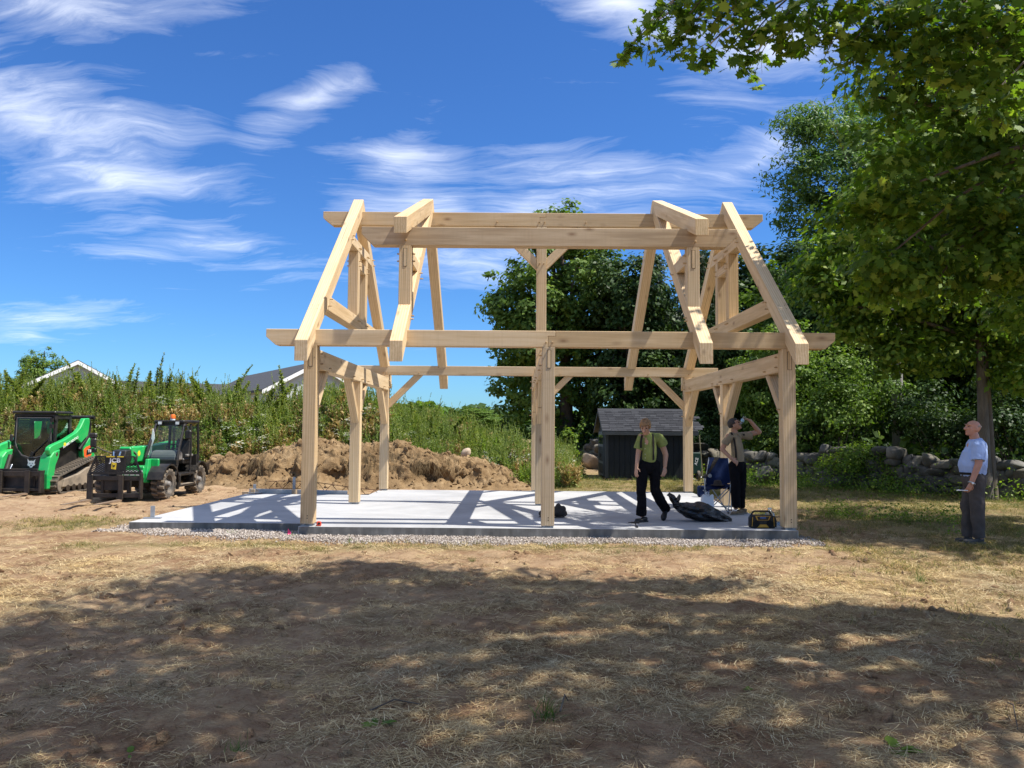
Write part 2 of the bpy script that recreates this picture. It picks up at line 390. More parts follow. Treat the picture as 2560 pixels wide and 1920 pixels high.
def concrete_side():
    m, nt, b = new_mat('concrete_edge')
    v = coords(nt, 'World', (7, 7, .8)); n1 = noise(nt, v, 1.6, 5); n2 = noise(nt, coords(nt, 'World'), 4, 5, .65)
    c = ramp(nt, math_n(nt, 'ADD', math_n(nt, 'MULTIPLY', n1, .5), math_n(nt, 'MULTIPLY', n2, .5)), [(.34, (.095, .090, .078)), (.55, (.185, .175, .155)), (.72, (.30, .285, .255))])
    nt.links.new(c, b.inputs['Base Color']); b.inputs['Roughness'].default_value = .85
    bump(nt, b, n1, .3, .004)
concrete(); concrete_side()

def ground_mat():
    m, nt, b = new_mat('ground_soil')
    g = N(nt, 'ShaderNodeNewGeometry'); v = g.outputs['Position']
    big = noise(nt, v, .33, 4, .6); mid = noise(nt, v, 1.7, 5, .65, .3); fine = noise(nt, v, 9, 5, .7); grit = noise(nt, v, 70, 3, .7)
    vs_ = N(nt, 'ShaderNodeMapping'); vs_.inputs['Scale'].default_value = (30, 110, 60); vs_.inputs['Rotation'].default_value = (0, 0, .5); nt.links.new(v, vs_.inputs[0])
    straw = noise(nt, vs_.outputs[0], 1.0, 4, .7, .9)
    soil = ramp(nt, mid, [(.3, (.225, .128, .070)), (.55, (.325, .195, .110)), (.75, (.42, .268, .158))])
    soil = mixc(nt, math_n(nt, 'MULTIPLY', ramp(nt, grit, [(.35, 1.), (.55, 0.)]), .45), soil, (.095, .056, .034))
    sc = ramp(nt, straw, [(.3, (.27, .18, .10)), (.55, (.46, .335, .19)), (.78, (.62, .48, .295))])
    f = math_n(nt, 'ADD', math_n(nt, 'MULTIPLY', mid, .55), math_n(nt, 'MULTIPLY', fine, .45))
    c = mixc(nt, ramp(nt, f, [(.44, 0.), (.60, .92)]), soil, sc)
    # mown green among the straw where the turf survived
    att = N(nt, 'ShaderNodeAttribute', attribute_name='turf'); 
    gr = ramp(nt, noise(nt, v, 14, 5, .7), [(.3, (.095, .095, .034)), (.55, (.20, .180, .068)), (.75, (.36, .295, .135))])
    gf = math_n(nt, 'MULTIPLY', att.outputs['Fac'], ramp(nt, math_n(nt, 'ADD', math_n(nt, 'MULTIPLY', big, .4), math_n(nt, 'MULTIPLY', fine, .6)), [(.38, .25), (.6, 1.)]))
    c = mixc(nt, gf, c, gr)
    at2 = N(nt, 'ShaderNodeAttribute', attribute_name='bare')
    sand = ramp(nt, mid, [(.3, (.31, .205, .122)), (.7, (.46, .325, .20))])
    c = mixc(nt, math_n(nt, 'MULTIPLY', at2.outputs['Fac'], ramp(nt, fine, [(.35, .3), (.6, .95)])), c, sand)
    nt.links.new(c, b.inputs['Base Color']); b.inputs['Roughness'].default_value = .95; b.inputs['Specular IOR Level'].default_value = .1
    h = math_n(nt, 'ADD', math_n(nt, 'MULTIPLY', fine, .7), math_n(nt, 'ADD', math_n(nt, 'MULTIPLY', grit, .35), math_n(nt, 'MULTIPLY', straw, .4)))
    bump(nt, b, h, 1.0, .05)
ground_mat()
def dirt_mat():
    m, nt, b = new_mat('dug_earth')
    g = N(nt, 'ShaderNodeNewGeometry'); v = g.outputs['Position']
    n1 = noise(nt, v, .9, 5, .6, .3); n2 = noise(nt, v, 5, 6, .7); n3 = noise(nt, v, 28, 4, .7)
    c = ramp(nt, math_n(nt, 'ADD', math_n(nt, 'MULTIPLY', n1, .5), math_n(nt, 'MULTIPLY', n2, .5)), [(.33, (.118, .073, .036)), (.5, (.212, .140, .072)), (.68, (.345, .245, .138))])
    c = mixc(nt, ramp(nt, n3, [(.62, 0.), (.75, .6)]), c, (.45, .36, .26))
    nt.links.new(c, b.inputs['Base Color']); b.inputs['Roughness'].default_value = .97; b.inputs['Specular IOR Level'].default_value = .08
    bump(nt, b, math_n(nt, 'ADD', math_n(nt, 'MULTIPLY', n2, .6), math_n(nt, 'MULTIPLY', n3, .5)), .9, .06)
dirt_mat()

def leaf_mat(name, stops, trans=.35, tcol=None, rough=.5, spec=.16):
    m, nt, b = new_mat(name)
    g = N(nt, 'ShaderNodeNewGeometry'); oi = N(nt, 'ShaderNodeObjectInfo')
    r = math_n(nt, 'FRACT', math_n(nt, 'ADD', g.outputs['Random Per Island'], oi.outputs['Random']))
    c = ramp(nt, r, stops)
    n = noise(nt, g.outputs['Position'], .7, 3)
    c = mixc(nt, 1.0, c, ramp(nt, n, [(.3, (.78, .84, .9)), (.7, (1.15, 1.1, .92))]), 'MULTIPLY')
    nt.links.new(c, b.inputs['Base Color']); b.inputs['Roughness'].default_value = rough; b.inputs['Specular IOR Level'].default_value = spec
    t = N(nt, 'ShaderNodeBsdfTranslucent'); tc_ = mixc(nt, 1.0, c, tcol or (1.5, 1.55, .55), 'MULTIPLY'); nt.links.new(tc_, t.inputs[0])
    mx = N(nt, 'ShaderNodeMixShader'); mx.inputs[0].default_value = trans
    Lk(nt, b, 0, mx, 1); Lk(nt, t, 0, mx, 2)
    nt.links.new(mx.outputs[0], nt.nodes['Material Output'].inputs[0])
    return m
leaf_mat('leaf_maple', [(0, (.058, .112, .016)), (.4, (.102, .176, .026)), (.75, (.160, .240, .036)), (.93, (.24, .31, .055)), (1, (.34, .40, .09))], .42, (1.4, 1.58, .5))
leaf_mat('leaf_maple_far', [(0, (.070, .128, .024)), (.5, (.118, .194, .036)), (1, (.19, .265, .055))], .32, (1.35, 1.5, .55))
leaf_mat('leaf_walnut', [(0, (.072, .135, .036)), (.5, (.115, .195, .052)), (1, (.19, .27, .085))], .32, (1.25, 1.5, .65))
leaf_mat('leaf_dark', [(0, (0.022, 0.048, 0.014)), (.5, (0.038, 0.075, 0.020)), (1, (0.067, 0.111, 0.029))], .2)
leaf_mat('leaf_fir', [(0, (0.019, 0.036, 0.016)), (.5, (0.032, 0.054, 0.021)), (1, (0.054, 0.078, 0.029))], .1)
leaf_mat('leaf_shrub', [(0, (0.077, 0.141, 0.024)), (.5, (0.138, 0.223, 0.036)), (1, (0.239, 0.314, 0.060))], .38)
leaf_mat('leaf_weed', [(0, (.092, .145, .036)), (.3, (.150, .215, .055)), (.65, (.22, .28, .085)), (1, (.35, .36, .15))], .36, (1.3, 1.35, .6))
leaf_mat('leaf_dry', [(0, (0.196, 0.140, 0.063)), (.5, (0.333, 0.252, 0.121)), (1, (0.483, 0.386, 0.210))], .25, (1.2, 1.1, .7), .8, .1)
leaf_mat('straw', [(0, (.235, .158, .082)), (.35, (.42, .305, .162)), (.7, (.61, .465, .262)), (1, (.78, .645, .42))], .12, (1, .95, .75), .8, .1)
leaf_mat('mown_grass', [(0, (0.068, 0.083, 0.022)), (.4, (0.135, 0.144, 0.040)), (.75, (0.250, 0.218, 0.075)), (1, (0.486, 0.351, 0.150))], .25, (1.2, 1.2, .6), .7, .2)
leaf_mat('green_grass', [(0, (.050, .090, .022)), (.5, (.090, .150, .036)), (1, (.150, .210, .058))], .35, (1.3, 1.4, .5), .6, .25)
leaf_mat('dead_turf', [(0, (.085, .052, .028)), (.5, (.17, .11, .060)), (1, (.34, .235, .13))], .1, (1, .9, .7), .9, .05)
leaf_mat('white_flower', [(0, (.62, .64, .56)), (1, (.80, .80, .74))], .2, (1, 1, 1))
leaf_mat('root_fibre', [(0, (.10, .07, .04)), (1, (.24, .18, .11))], .1, (1, 1, 1), .9, .1)
def bark(name, c0, c1, sc=9):
    m, nt, b = new_mat(name)
    v = coords(nt, 'Object', (1, 1, .22)); n1 = noise(nt, v, sc, 6, .65, .4); n2 = noise(nt, coords(nt, 'Object'), 1.5, 3)
    c = ramp(nt, math_n(nt, 'ADD', math_n(nt, 'MULTIPLY', n1, .7), math_n(nt, 'MULTIPLY', n2, .3)), [(.35, c0), (.65, c1)])
    nt.links.new(c, b.inputs['Base Color']); b.inputs['Roughness'].default_value = .92; bump(nt, b, n1, .8, .03)
bark('bark', (.055, .040, .028), (.17, .135, .100)); bark('bark_grey', (.060, .050, .040), (.165, .142, .115)); bark('pole_wood', (.20, .18, .155), (.36, .335, .30), 5)
def stone_mat():
    m, nt, b = new_mat('field_stone')
    oi = N(nt, 'ShaderNodeObjectInfo'); v = coords(nt, 'World')
    n1 = noise(nt, v, 3.2, 6, .65, .3); n2 = noise(nt, v, 22, 5, .7); n3 = noise(nt, v, 1.3, 4)
    c = ramp(nt, n1, [(.3, (.060, .056, .048)), (.5, (.105, .098, .085)), (.7, (.175, .165, .145))])
    c = mixc(nt, 1.0, c, ramp(nt, oi.outputs['Random'], [(0, (.72, .70, .66)), (.5, (1, 1, 1)), (1, (1.22, 1.12, .96))]), 'MULTIPLY')
    c = mixc(nt, math_n(nt, 'MULTIPLY', ramp(nt, n3, [(.5, 0.), (.68, 1.)]), .5), c, (.085, .10, .055))
    c = mixc(nt, math_n(nt, 'MULTIPLY', ramp(nt, n2, [(.6, 0.), (.72, 1.)]), .4), c, (.40, .40, .36))
    nt.links.new(c, b.inputs['Base Color']); b.inputs['Roughness'].default_value = .9; bump(nt, b, n2, .6, .02)
stone_mat()
def gravel_mat():
    m, nt, b = new_mat('crushed_stone')
    oi = N(nt, 'ShaderNodeObjectInfo'); g = N(nt, 'ShaderNodeNewGeometry')
    c = ramp(nt, math_n(nt, 'FRACT', math_n(nt, 'ADD', oi.outputs['Random'], g.outputs['Random Per Island'])), [(0, (.15, .12, .095)), (.35, (.28, .235, .195)), (.7, (.40, .345, .295)), (1, (.56, .50, .44))])
    nt.links.new(c, b.inputs['Base Color']); b.inputs['Roughness'].default_value = .85
gravel_mat()
def shingle_mat():
    m, nt, b = new_mat('roof_shingle')
    oi = N(nt, 'ShaderNodeObjectInfo'); v = coords(nt, 'World'); n = noise(nt, v, 90, 3, .8); n2 = noise(nt, v, 3, 3)
    c = ramp(nt, oi.outputs['Random'], [(0, (.013, .014, .017)), (.5, (.024, .025, .029)), (1, (.050, .052, .058))])
    c = mixc(nt, math_n(nt, 'MULTIPLY', n, .5), c, (.05, .052, .058)); c = mixc(nt, math_n(nt, 'MULTIPLY', n2, .25), c, (.045, .045, .05))
    nt.links.new(c, b.inputs['Base Color']); b.inputs['Roughness'].default_value = .9; b.inputs['Specular IOR Level'].default_value = .15; bump(nt, b, n, .4, .003)
shingle_mat()
def glass(name, col=(.75, .82, .84), alpha=.25, rough=.05):
    m, nt, b = new_mat(name)
    t = N(nt, 'ShaderNodeBsdfTransparent', inp={'Color': (*col, 1)}); gl = N(nt, 'ShaderNodeBsdfGlossy', inp={'Roughness': rough, 'Color': (.9, .95, 1, 1)})
    n = noise(nt, coords(nt, 'Object'), 3.0, 4); lw = N(nt, 'ShaderNodeLayerWeight', inp={'Blend': .18})
    f = math_n(nt, 'ADD', math_n(nt, 'MULTIPLY', lw.outputs['Fresnel'], .7), math_n(nt, 'MULTIPLY', n, alpha), clamp=True)
    mx = N(nt, 'ShaderNodeMixShader'); nt.links.new(f, mx.inputs[0]); Lk(nt, t, 0, mx, 1); Lk(nt, gl, 0, mx, 2)
    nt.links.new(mx.outputs[0], nt.nodes['Material Output'].inputs[0])
glass('cab_glass', (.66, .74, .73), .07); glass('clear_plastic', (.80, .88, .93), .30, .15); glass('house_glass', (.16, .19, .21), .5)
DUST = (.30, .235, .165)
plain('paint_green', (.008, .40, .090), .36, 0, .10, 2.5, dirt=DUST, dirt_amt=.16, coat=.25)
plain('paint_black', (.010, .010, .011), .45, 0, .25, 4, dirt=DUST, dirt_amt=.10, spec=.35)
plain('steel_dark', (.022, .019, .017), .55, .3, .35, 5, dirt=(.13, .09, .06), dirt_amt=.35, bmp=.2)
plain('fork_steel', (.26, .18, .12), .6, .2, .3, 5, dirt=(.36, .26, .17), dirt_amt=.5)
plain('rubber', (.030, .028, .026), .85, 0, .3, 6, dirt=(.24, .19, .135), dirt_amt=.75, bmp=.2)
plain('rubber_dusty', (.115, .092, .068), .95, 0, .3, 6, dirt=(.30, .235, .165), dirt_amt=.75, bmp=.3)
plain('rim_grey', (.10, .095, .09), .6, .3, .3, 6, dirt=DUST, dirt_amt=.55)
plain('undercarriage', (.20, .165, .125), .85, .1, .3, 4, dirt=(.34, .27, .19), dirt_amt=.7, bmp=.3)
plain('plastic_grey', (.16, .155, .15), .6, 0, .1, 6, dirt=DUST, dirt_amt=.25)
plain('chrome', (.62, .63, .64), .22, 1.0, .1, 4)
plain('galvanised', (.40, .41, .42), .45, .8, .15, 12)
plain('orange_lens', (.75, .16, .02), .25, 0, .1, 8)
plain('lamp_lens', (.72, .74, .74), .3, 0, .1, 8)
plain('decal_white', (.80, .80, .78), .5, 0, .05, 8); plain('decal_yellow', (.80, .58, .03), .5, 0, .05, 8); plain('decal_orange', (.72, .11, .02), .5, 0, .08, 8); plain('decal_blue', (.03, .16, .52), .5, 0, .08, 8)
plain('black_void', (.004, .004, .004), .9, 0, .1, 5)
plain('shed_siding', (.013, .017, .022), .6, 0, .18, 3, dirt=(.040, .042, .042), dirt_amt=.3, spec=.2)
plain('shed_trim', (.030, .036, .041), .6, 0, .15, 3); plain('shed_door', (.075, .085, .088), .6, 0, .15, 3)
plain('house_siding', (.50, .52, .53), .8, 0, .06, 1.2); plain('house_trim', (.80, .80, .78), .6, 0, .04, 2); plain('house_roof', (.045, .046, .052), .9, 0, .22, 6)
plain('skin_tan', (.40, .215, .135), .55, 0, .10, 9); plain('skin_fair', (.46, .265, .18), .55, 0, .12, 9); plain('skin_red', (.48, .235, .155), .5, 0, .12, 9)
plain('hair_blond', (.25, .145, .065), .6, 0, .35, 40, bmp=.5); plain('hair_dark', (.018, .012, .009), .5, 0, .3, 40, bmp=.4); plain('hair_grey', (.34, .25, .20), .6, 0, .2, 40)
plain('cloth_green', (.225, .265, .085), .9, 0, .13, 5, bmp=.15, spec=.08); plain('cloth_khaki', (.28, .225, .145), .9, 0, .10, 5, bmp=.15, spec=.08); plain('cloth_blue', (.36, .47, .74), .9, 0, .07, 4, bmp=.1, spec=.08)
plain('cloth_black', (.007, .007, .009), .92, 0, .3, 6, bmp=.2, spec=.08); plain('cloth_grey', (.085, .076, .072), .92, 0, .15, 5, bmp=.15, spec=.08); plain('strap', (.030, .027, .025), .8, 0, .2, 8, spec=.08)
plain('chair_blue', (.007, .016, .055), .8, 0, .2, 5, bmp=.2, spec=.08); plain('leather_boot', (.16, .105, .055), .8, 0, .3, 12, bmp=.3); plain('shoe_black', (.012, .011, .011), .6, 0, .3, 10); plain('shoe_grey', (.060, .056, .052), .75, 0, .25, 10); plain('shoe_sole', (.16, .14, .11), .8, 0, .2, 10)
plain('paper_white', (.72, .73, .74), .75, 0, .04, 6, bmp=.2); plain('eye_dark', (.02, .015, .012), .3, 0, .1, 5); plain('lip', (.36, .16, .12), .5, 0, .1, 8)
plain('radio_yellow', (.50, .26, .02), .5, 0, .08, 8); plain('screen_blue', (.06, .12, .30), .25, 0, .1, 8); plain('tape_red', (.72, .07, .03), .45, 0, .1, 8); plain('flag_pink', (.85, .06, .22), .6, 0, .1, 8)
plain('barrow_green', (.008, .045, .032), .55, 0, .15, 5); plain('label_blue', (.28, .52, .70), .5, 0, .1, 8); plain('bag_leather', (.030, .022, .018), .8, 0, .4, 9, bmp=.4); plain('rebar', (.13, .065, .04), .85, .4, .3, 10)
plain('boulder', (.40, .31, .22), .9, 0, .2, 3, bmp=.4); plain('handle_wood', (.17, .15, .085), .7, 0, .2, 6)
def bag_mat():
    m, nt, b = new_mat('bag_plastic'); b.inputs['Base Color'].default_value = (.006, .006, .007, 1); b.inputs['Roughness'].default_value = .26; b.inputs['Specular IOR Level'].default_value = .6
    v = coords(nt, 'Object', (1, 2.2, 1)); bump(nt, b, noise(nt, v, 9, 5, .6, .8), .7, .03)
bag_mat()
M = MATS

# ---------------------------------------------------------------- terrain
SLAB_Z = -0.025
BX = np.array([-60, -40, -25, -13, -7, -2.4, .6, 2.1, 4.1, 6.0, 60.])
BH = np.array([1.0, 1.8, 2.2, 2.15, 1.95, 1.85, 1.3, .8, .3, 0, 0])
def bank_h(x, y):
    toe = 11.3+0.25*np.sin(x*.9)+np.where(x < -4, (-4-x)*.03, 0)
    up = sstep(toe, toe+5.2, y); down = 1-.55*sstep(20, 34, y)
    return np.interp(x, BX, BH)*up*down
def ground_base(x, y):
    x = np.asarray(x, float); y = np.asarray(y, float)
    z = -.18+.05*np.exp(-((x+1.6)/2.2)**2-((y-.1)/1.2)**2)+.045*np.exp(-((x-10.6)/2.2)**2-((y+.4)/2.0)**2)
    z = z+bank_h(x, y)
    far = sstep(30, 90, np.hypot(x-3, y)); z = z+far*(.6*fbm(x*.03, y*.03, seed=5)-.3)
    return z
def ground_z(x, y):
    x = np.asarray(x, float); y = np.asarray(y, float)
    z = ground_base(x, y)
    n1 = fbm(x*.55, y*.55, seed=1)-.5; n2 = fbm(x*2.6, y*2.6, octv=4, seed=2)-.5; n3 = fbm(x*9, y*9, octv=3, seed=3)-.5
    near = 1-sstep(14, 30, np.abs(y-2))
    slab = 1-.75*np.exp(-(np.maximum(0, np.maximum(-.4-y, y-7.6))/.7)**2)*((x > -4) & (x < 8.6))
    z = z+(n1*.13*near+n2*.115*near+n3*.050*near)*slab
    bank = sstep(.2, .8, bank_h(x, y)); z = z+bank*(fbm(x*.7, y*.7, seed=8)-.5)*.7
    # ruts left by the machines
    z = z-.02*near*slab*np.maximum(0, np.sin((x*.5+y*1.1)*9))*sstep(.52, .62, fbm(x*.4+7, y*.4, seed=11))
    return z
def axis(*segs):
    out = []
    for a, b, st in segs: out += list(np.arange(a, b, st))
    return np.array(out)
gx = np.concatenate([-np.geomspace(900, 26, 26), axis((-25, -11, .5), (-11, -5, .16), (-5, 11.5, .075), (11.5, 18, .2), (18, 28, .6)), np.geomspace(28.5, 900, 26)])
gy = np.concatenate([-np.geomspace(400, 13, 14), axis((-12.6, -9.6, .3), (-9.6, -4, .055), (-4, -.9, .075), (-.9, 8, .14), (8, 12, .16), (12, 24, .3), (24, 40, .9)), np.geomspace(41, 1500, 30)])
GX, GY = np.meshgrid(gx, gy); GZ = ground_z(GX, GY)
inside = ((GX > .1) & (GX < 7.6) & (GY > .1) & (GY < 7.2)) | ((GX > -2.7) & (GX < .2) & (GY > .5) & (GY < 5.6))
GZ = np.where(inside, -.3, GZ)
ny, nx = GX.shape
ii = (np.arange(ny-1)[:, None]*nx+np.arange(nx-1)[None, :]).ravel()
me = raw_mesh('ground', np.stack([GX, GY, GZ], -1), 4, M['ground_soil'], np.stack([ii, ii+1, ii+nx+1, ii+nx], -1))
me.polygons.foreach_set('use_smooth', np.ones(len(me.polygons), bool))
def turf_mask(x, y):
    t = sstep(8.2, 10.5, x)*(.22+.78*sstep(-3.5, .5, y))
    t = np.maximum(t, sstep(7.3, 8.3, y)*sstep(3.5, 5, x))
    t = np.maximum(t, .75*np.exp(-((y+1.15+.1*np.sin(x*1.3))/.30)**2)*((x > -3) & (x < 8.2)))
    t = np.maximum(t, .7*np.exp(-((x+4.3)/.9)**2-((y-1.3)/.7)**2))
    t = np.maximum(t, .30*sstep(5.6, 8.5, x)*sstep(-9.5, -6, y))
    t = np.maximum(t, sstep(11, 12.5, y)*.6)
    t = np.maximum(t, sstep(30, 45, np.hypot(x, y)))
    return np.clip(t, 0, 1)
def bare_mask(x, y):
    t = sstep(-2.5, -4, x)*sstep(.5, 2.5, y)*(1-sstep(10, 12, y))
    t = np.maximum(t, sstep(-3.2, -3.8, y+.35*np.sin(x))*0)
    t = np.maximum(t, .9*np.exp(-((x-6.5)/2.2)**2-((y-20)/2.5)**2))
    t = np.maximum(t, .75*sstep(.50, .62, fbm(x*.45+3, y*.45, seed=23))*(y < -1.2))
    return np.clip(t, 0, 1)
for nm, fn in (('turf', turf_mask), ('bare', bare_mask)):
    a = me.attributes.new(nm, 'FLOAT', 'POINT'); a.data.foreach_set('value', fn(GX, GY).ravel().astype(np.float32))
tag(link('ground', me), kind='structure')

# concrete slab: main floor and the lower-left wing, one pour
s = MB()
def slab_box(x0, x1, y0, y1, zb):
    s.add([(x0, y0, zb), (x1, y0, zb), (x1, y1, zb), (x0, y1, zb), (x0, y0, SLAB_Z), (x1, y0, SLAB_Z), (x1, y1, SLAB_Z), (x0, y1, SLAB_Z)],
          [(4, 5, 6, 7)], 0)
    s.add([(x0, y0, zb), (x1, y0, zb), (x1, y1, zb), (x0, y1, zb), (x0, y0, SLAB_Z), (x1, y0, SLAB_Z), (x1, y1, SLAB_Z), (x0, y1, SLAB_Z)],
          [(0, 1, 5, 4), (1, 2, 6, 5), (2, 3, 7, 6), (3, 0, 4, 7)], 1)
slab_box(-.01, 7.755, -.065, 7.43, -.5)
slab_box(-2.84, -.010, .33, 5.83, -.5)
tag(s.build('concrete_slab', [M['concrete'], M['concrete_edge']], bevel=.012), kind='structure')
s = MB().box(5.6, 7.80, -.105, -.0655, -.5, -.165)
tag(s.build('concrete_footing', [M['concrete_edge']], bevel=.008), kind='structure')

RS = np.random.RandomState(7)
# crushed stone bed round the slab
def pebble(seed, n=1):
    bm = bmesh.new(); bmesh.ops.create_icosphere(bm, subdivisions=1, radius=1)
    r = random.Random(seed)
    for v in bm.verts: v.co = Vector((v.co.x*r.uniform(.7, 1.3), v.co.y*r.uniform(.6, 1.1), v.co.z*r.uniform(.4, .8)))
    me = bpy.data.meshes.new('pebble'); bm.to_mesh(me); bm.free(); me.materials.append(M['crushed_stone']); return me
gp = []
def gravel_zone(n, x0, x1, y0, y1, edge):
    x = RS.uniform(x0, x1, n); y = RS.uniform(y0, y1, n)
    k = edge(x, y) > RS.uniform(0, 1, n); gp.append(np.stack([x[k], y[k]], -1))
wob = lambda x: .12*np.sin(x*1.7)+.10*np.sin(x*4.1+1)+.06*np.sin(x*9.3)
gravel_zone(24000, -.1, 8.0, -1.05, -.05, lambda x, y: sstep(-1.0, -.45, y-wob(x)*.8-.14*sstep(4, 8, x)))
gravel_zone(13000, -3.3, .0, -.75, .36, lambda x, y: sstep(-.62, -.05, y-wob(x)-.45*sstep(-1.2, -3.2, x)))
gravel_zone(5500, -3.35, -2.82, .1, 6.4, lambda x, y: sstep(-3.3, -3.0, x+wob(y)*.5))
gravel_zone(700, 7.74, 8.15, -.7, .4, lambda x, y: sstep(8.1, 7.8, x))
gp = np.concatenate(gp); n = len(gp)
gz = ground_z(gp[:, 0], gp[:, 1])+RS.uniform(.0, .025, n)
scatter('gravel', [pebble(i) for i in range(6)], np.stack([gp[:, 0], gp[:, 1], gz], -1), RS.uniform(0, 6.28, (n, 3)), RS.uniform(.007, .019, n),
        label='pale crushed stone bed along the edge of the concrete slab', cat='gravel')

# straw, clippings and grass: protos are small tufts of curved blades
def tuft(seed, mat, nb, lmin, lmax, w, lie, spread):
    r = random.Random(seed); V = []
    for i in range(nb):
        a = r.uniform(0, 6.283); L = r.uniform(lmin, lmax); el = r.uniform(*lie); c, s_ = math.cos(a), math.sin(a)
        bx, by = r.gauss(0, spread), r.gauss(0, spread); ww = w*r.uniform(.6, 1.3); bend = r.uniform(-.5, .5)
        p = Vector((bx, by, r.uniform(0, .012))); d = Vector((c*math.cos(el), s_*math.cos(el), math.sin(el))); sd = Vector((-s_, c, 0))
        pts = []
        for k in range(4):
            pts.append((p.copy(), ww*(1, .95, .7, .12)[k])); d = (d+sd*bend*.35+Vector((0, 0, -.16*(1 if el > .3 else .4)))).normalized(); p = p+d*L/3
            p.z = max(p.z, .004)
        for k in range(3):
            (a0, w0), (a1, w1) = pts[k], pts[k+1]
            V += [a0-sd*w0/2, a0+sd*w0/2, a1+sd*w1/2, a1-sd*w1/2]
    me = raw_mesh('tuft', [tuple(v) for v in V], 4, M[mat])
    bm = bmesh.new(); bm.from_mesh(me); bmesh.ops.remove_doubles(bm, verts=bm.verts, dist=2e-4); bm.to_mesh(me); bm.free()
    return me
straw_p = [tuft(i, 'straw', 12, .03, .14, .0034, (-.05, .28), .05) for i in range(6)]
mown_p = [tuft(40+i, 'mown_grass', 12, .03, .10, .004, (.25, 1.2), .035) for i in range(5)]
green_p = [tuft(60+i, 'green_grass', 14, .10, .26, .006, (.7, 1.45), .03) for i in range(4)]
def in_view(x, y, margin=.14):
    return np.abs((x-CAM[0])/(y-CAM[1]+1e-6)+.003) < .655+margin
def zone(n, x0, x1, y0, y1, keep):
    x = RS.uniform(x0, x1, n); y = RS.uniform(y0, y1, n)
    k = in_view(x, y) & (RS.uniform(0, 1, n) < keep(x, y))
    offs = ~(((x > -.1) & (x < 7.85) & (y > -.1) & (y < 7.5)) | ((x > -2.9) & (x < 0) & (y > .28) & (y < 5.9)))
    k &= offs; return np.stack([x[k], y[k]], -1)
def straw_keep(x, y):
    f = .62*fbm(x*1.3, y*1.7, seed=31)+.38*fbm(x*6, y*6, seed=32)
    k = sstep(.43, .57, f)*.9+.09
    k = k*(1-.55*bare_mask(x, y))
    gr = ((y > -.85) & (y < .4) & (x > -3.3) & (x < 8.1)); return np.where(gr, .04, k)
P = np.concatenate([zone(24000, -1, 9, -9.6, -6, straw_keep), zone(30000, -5, 13, -6, -2.4, straw_keep), zone(16000, -9, 16, -2.4, .6, straw_keep),
                    zone(10000, -12, -2, .6, 9.5, lambda x, y: straw_keep(x, y)*.6), zone(9000, 7.5, 17, .6, 12, lambda x, y: straw_keep(x, y)*.7)])
n = len(P); rot = np.stack([RS.normal(0, .12, n), RS.normal(0, .12, n), RS.uniform(0, 6.28, n)], -1)
scatter('dry_straw', straw_p, np.stack([P[:, 0], P[:, 1], ground_z(P[:, 0], P[:, 1])], -1), rot, RS.uniform(.6, 1.3, n)*np.where(P[:, 1] < -5.5, .85, 1.0),
        label='dry straw and mown hay lying over the bare soil', cat='straw')
dead_p = [tuft(80+i, 'dead_turf', 14, .02, .07, .004, (-.05, .55), .05) for i in range(4)]
P = np.concatenate([zone(22000, -5, 13, -9.6, -1.7, lambda x, y: .12+.8*sstep(.47, .66, .6*fbm(x*1.1+4, y*1.6, octv=5, seed=57)+.4*fbm(x*4.5, y*5.5, seed=59))), zone(4000, -10, -2.5, .5, 9, lambda x, y: .25*sstep(.5, .6, fbm(x*1.1, y*1.1, seed=58)))])
n = len(P); rot = np.stack([RS.normal(0, .2, n), RS.normal(0, .2, n), RS.uniform(0, 6.28, n)], -1)
scatter('dead_turf', dead_p, np.stack([P[:, 0], P[:, 1], ground_z(P[:, 0], P[:, 1])], -1), rot, RS.uniform(.6, 1.3, n),
        label='dark matted dead turf churned into the bare soil', cat='dead turf')
def turf_keep(x, y): return turf_mask(x, y)*sstep(.34, .55, fbm(x*2.2, y*2.2, seed=41))
P = np.concatenate([zone(26000, -5, 13, -9.5, -.6, turf_keep), zone(30000, 7.7, 18, -3, 13, turf_keep), zone(9000, 3.5, 12, 7.4, 14, turf_keep), zone(3000, -6, -3, .3, 2.6, turf_keep)])
n = len(P); rot = np.stack([RS.normal(0, .15, n), RS.normal(0, .15, n), RS.uniform(0, 6.28, n)], -1)
scatter('mown_turf', mown_p, np.stack([P[:, 0], P[:, 1], ground_z(P[:, 0], P[:, 1])], -1), rot, RS.uniform(.7, 1.5, n),
        label='short faded turf surviving around the slab and under the trees', cat='grass')
# clods of turned soil in the foreground
def clod(seed):
    bm = bmesh.new(); bmesh.ops.create_icosphere(bm, subdivisions=2, radius=1); r = np.random.RandomState(seed)
    co = np.array([v.co for v in bm.verts]); d = 1+.9*(fbm(co[:, 0]*1.6+seed, co[:, 1]*1.6, co[:, 2]*1.6, seed=seed)-.5)
    for v, k in zip(bm.verts, d): v.co = Vector((v.co.x*k*1.2, v.co.y*k, v.co.z*k*.6))
    me = bpy.data.meshes.new('clod'); bm.to_mesh(me); bm.free(); me.materials.append(M['ground_soil']); return me
P = np.concatenate([zone(2600, -5, 12, -9, -1.4, lambda x, y: sstep(.5, .66, fbm(x*.9, y*.9, seed=51))*.9+.02), zone(900, -12, -3, 1, 9, lambda x, y: .3+0*x)])
n = len(P)
scatter('soil_clods', [clod(i) for i in range(5)], np.stack([P[:, 0], P[:, 1], ground_z(P[:, 0], P[:, 1])], -1), RS.uniform(0, 6.28, (n, 3)), np.minimum(RS.exponential(.016, n)+.010, .045),
        label='loose clods of turned brown soil among the straw', cat='soil')
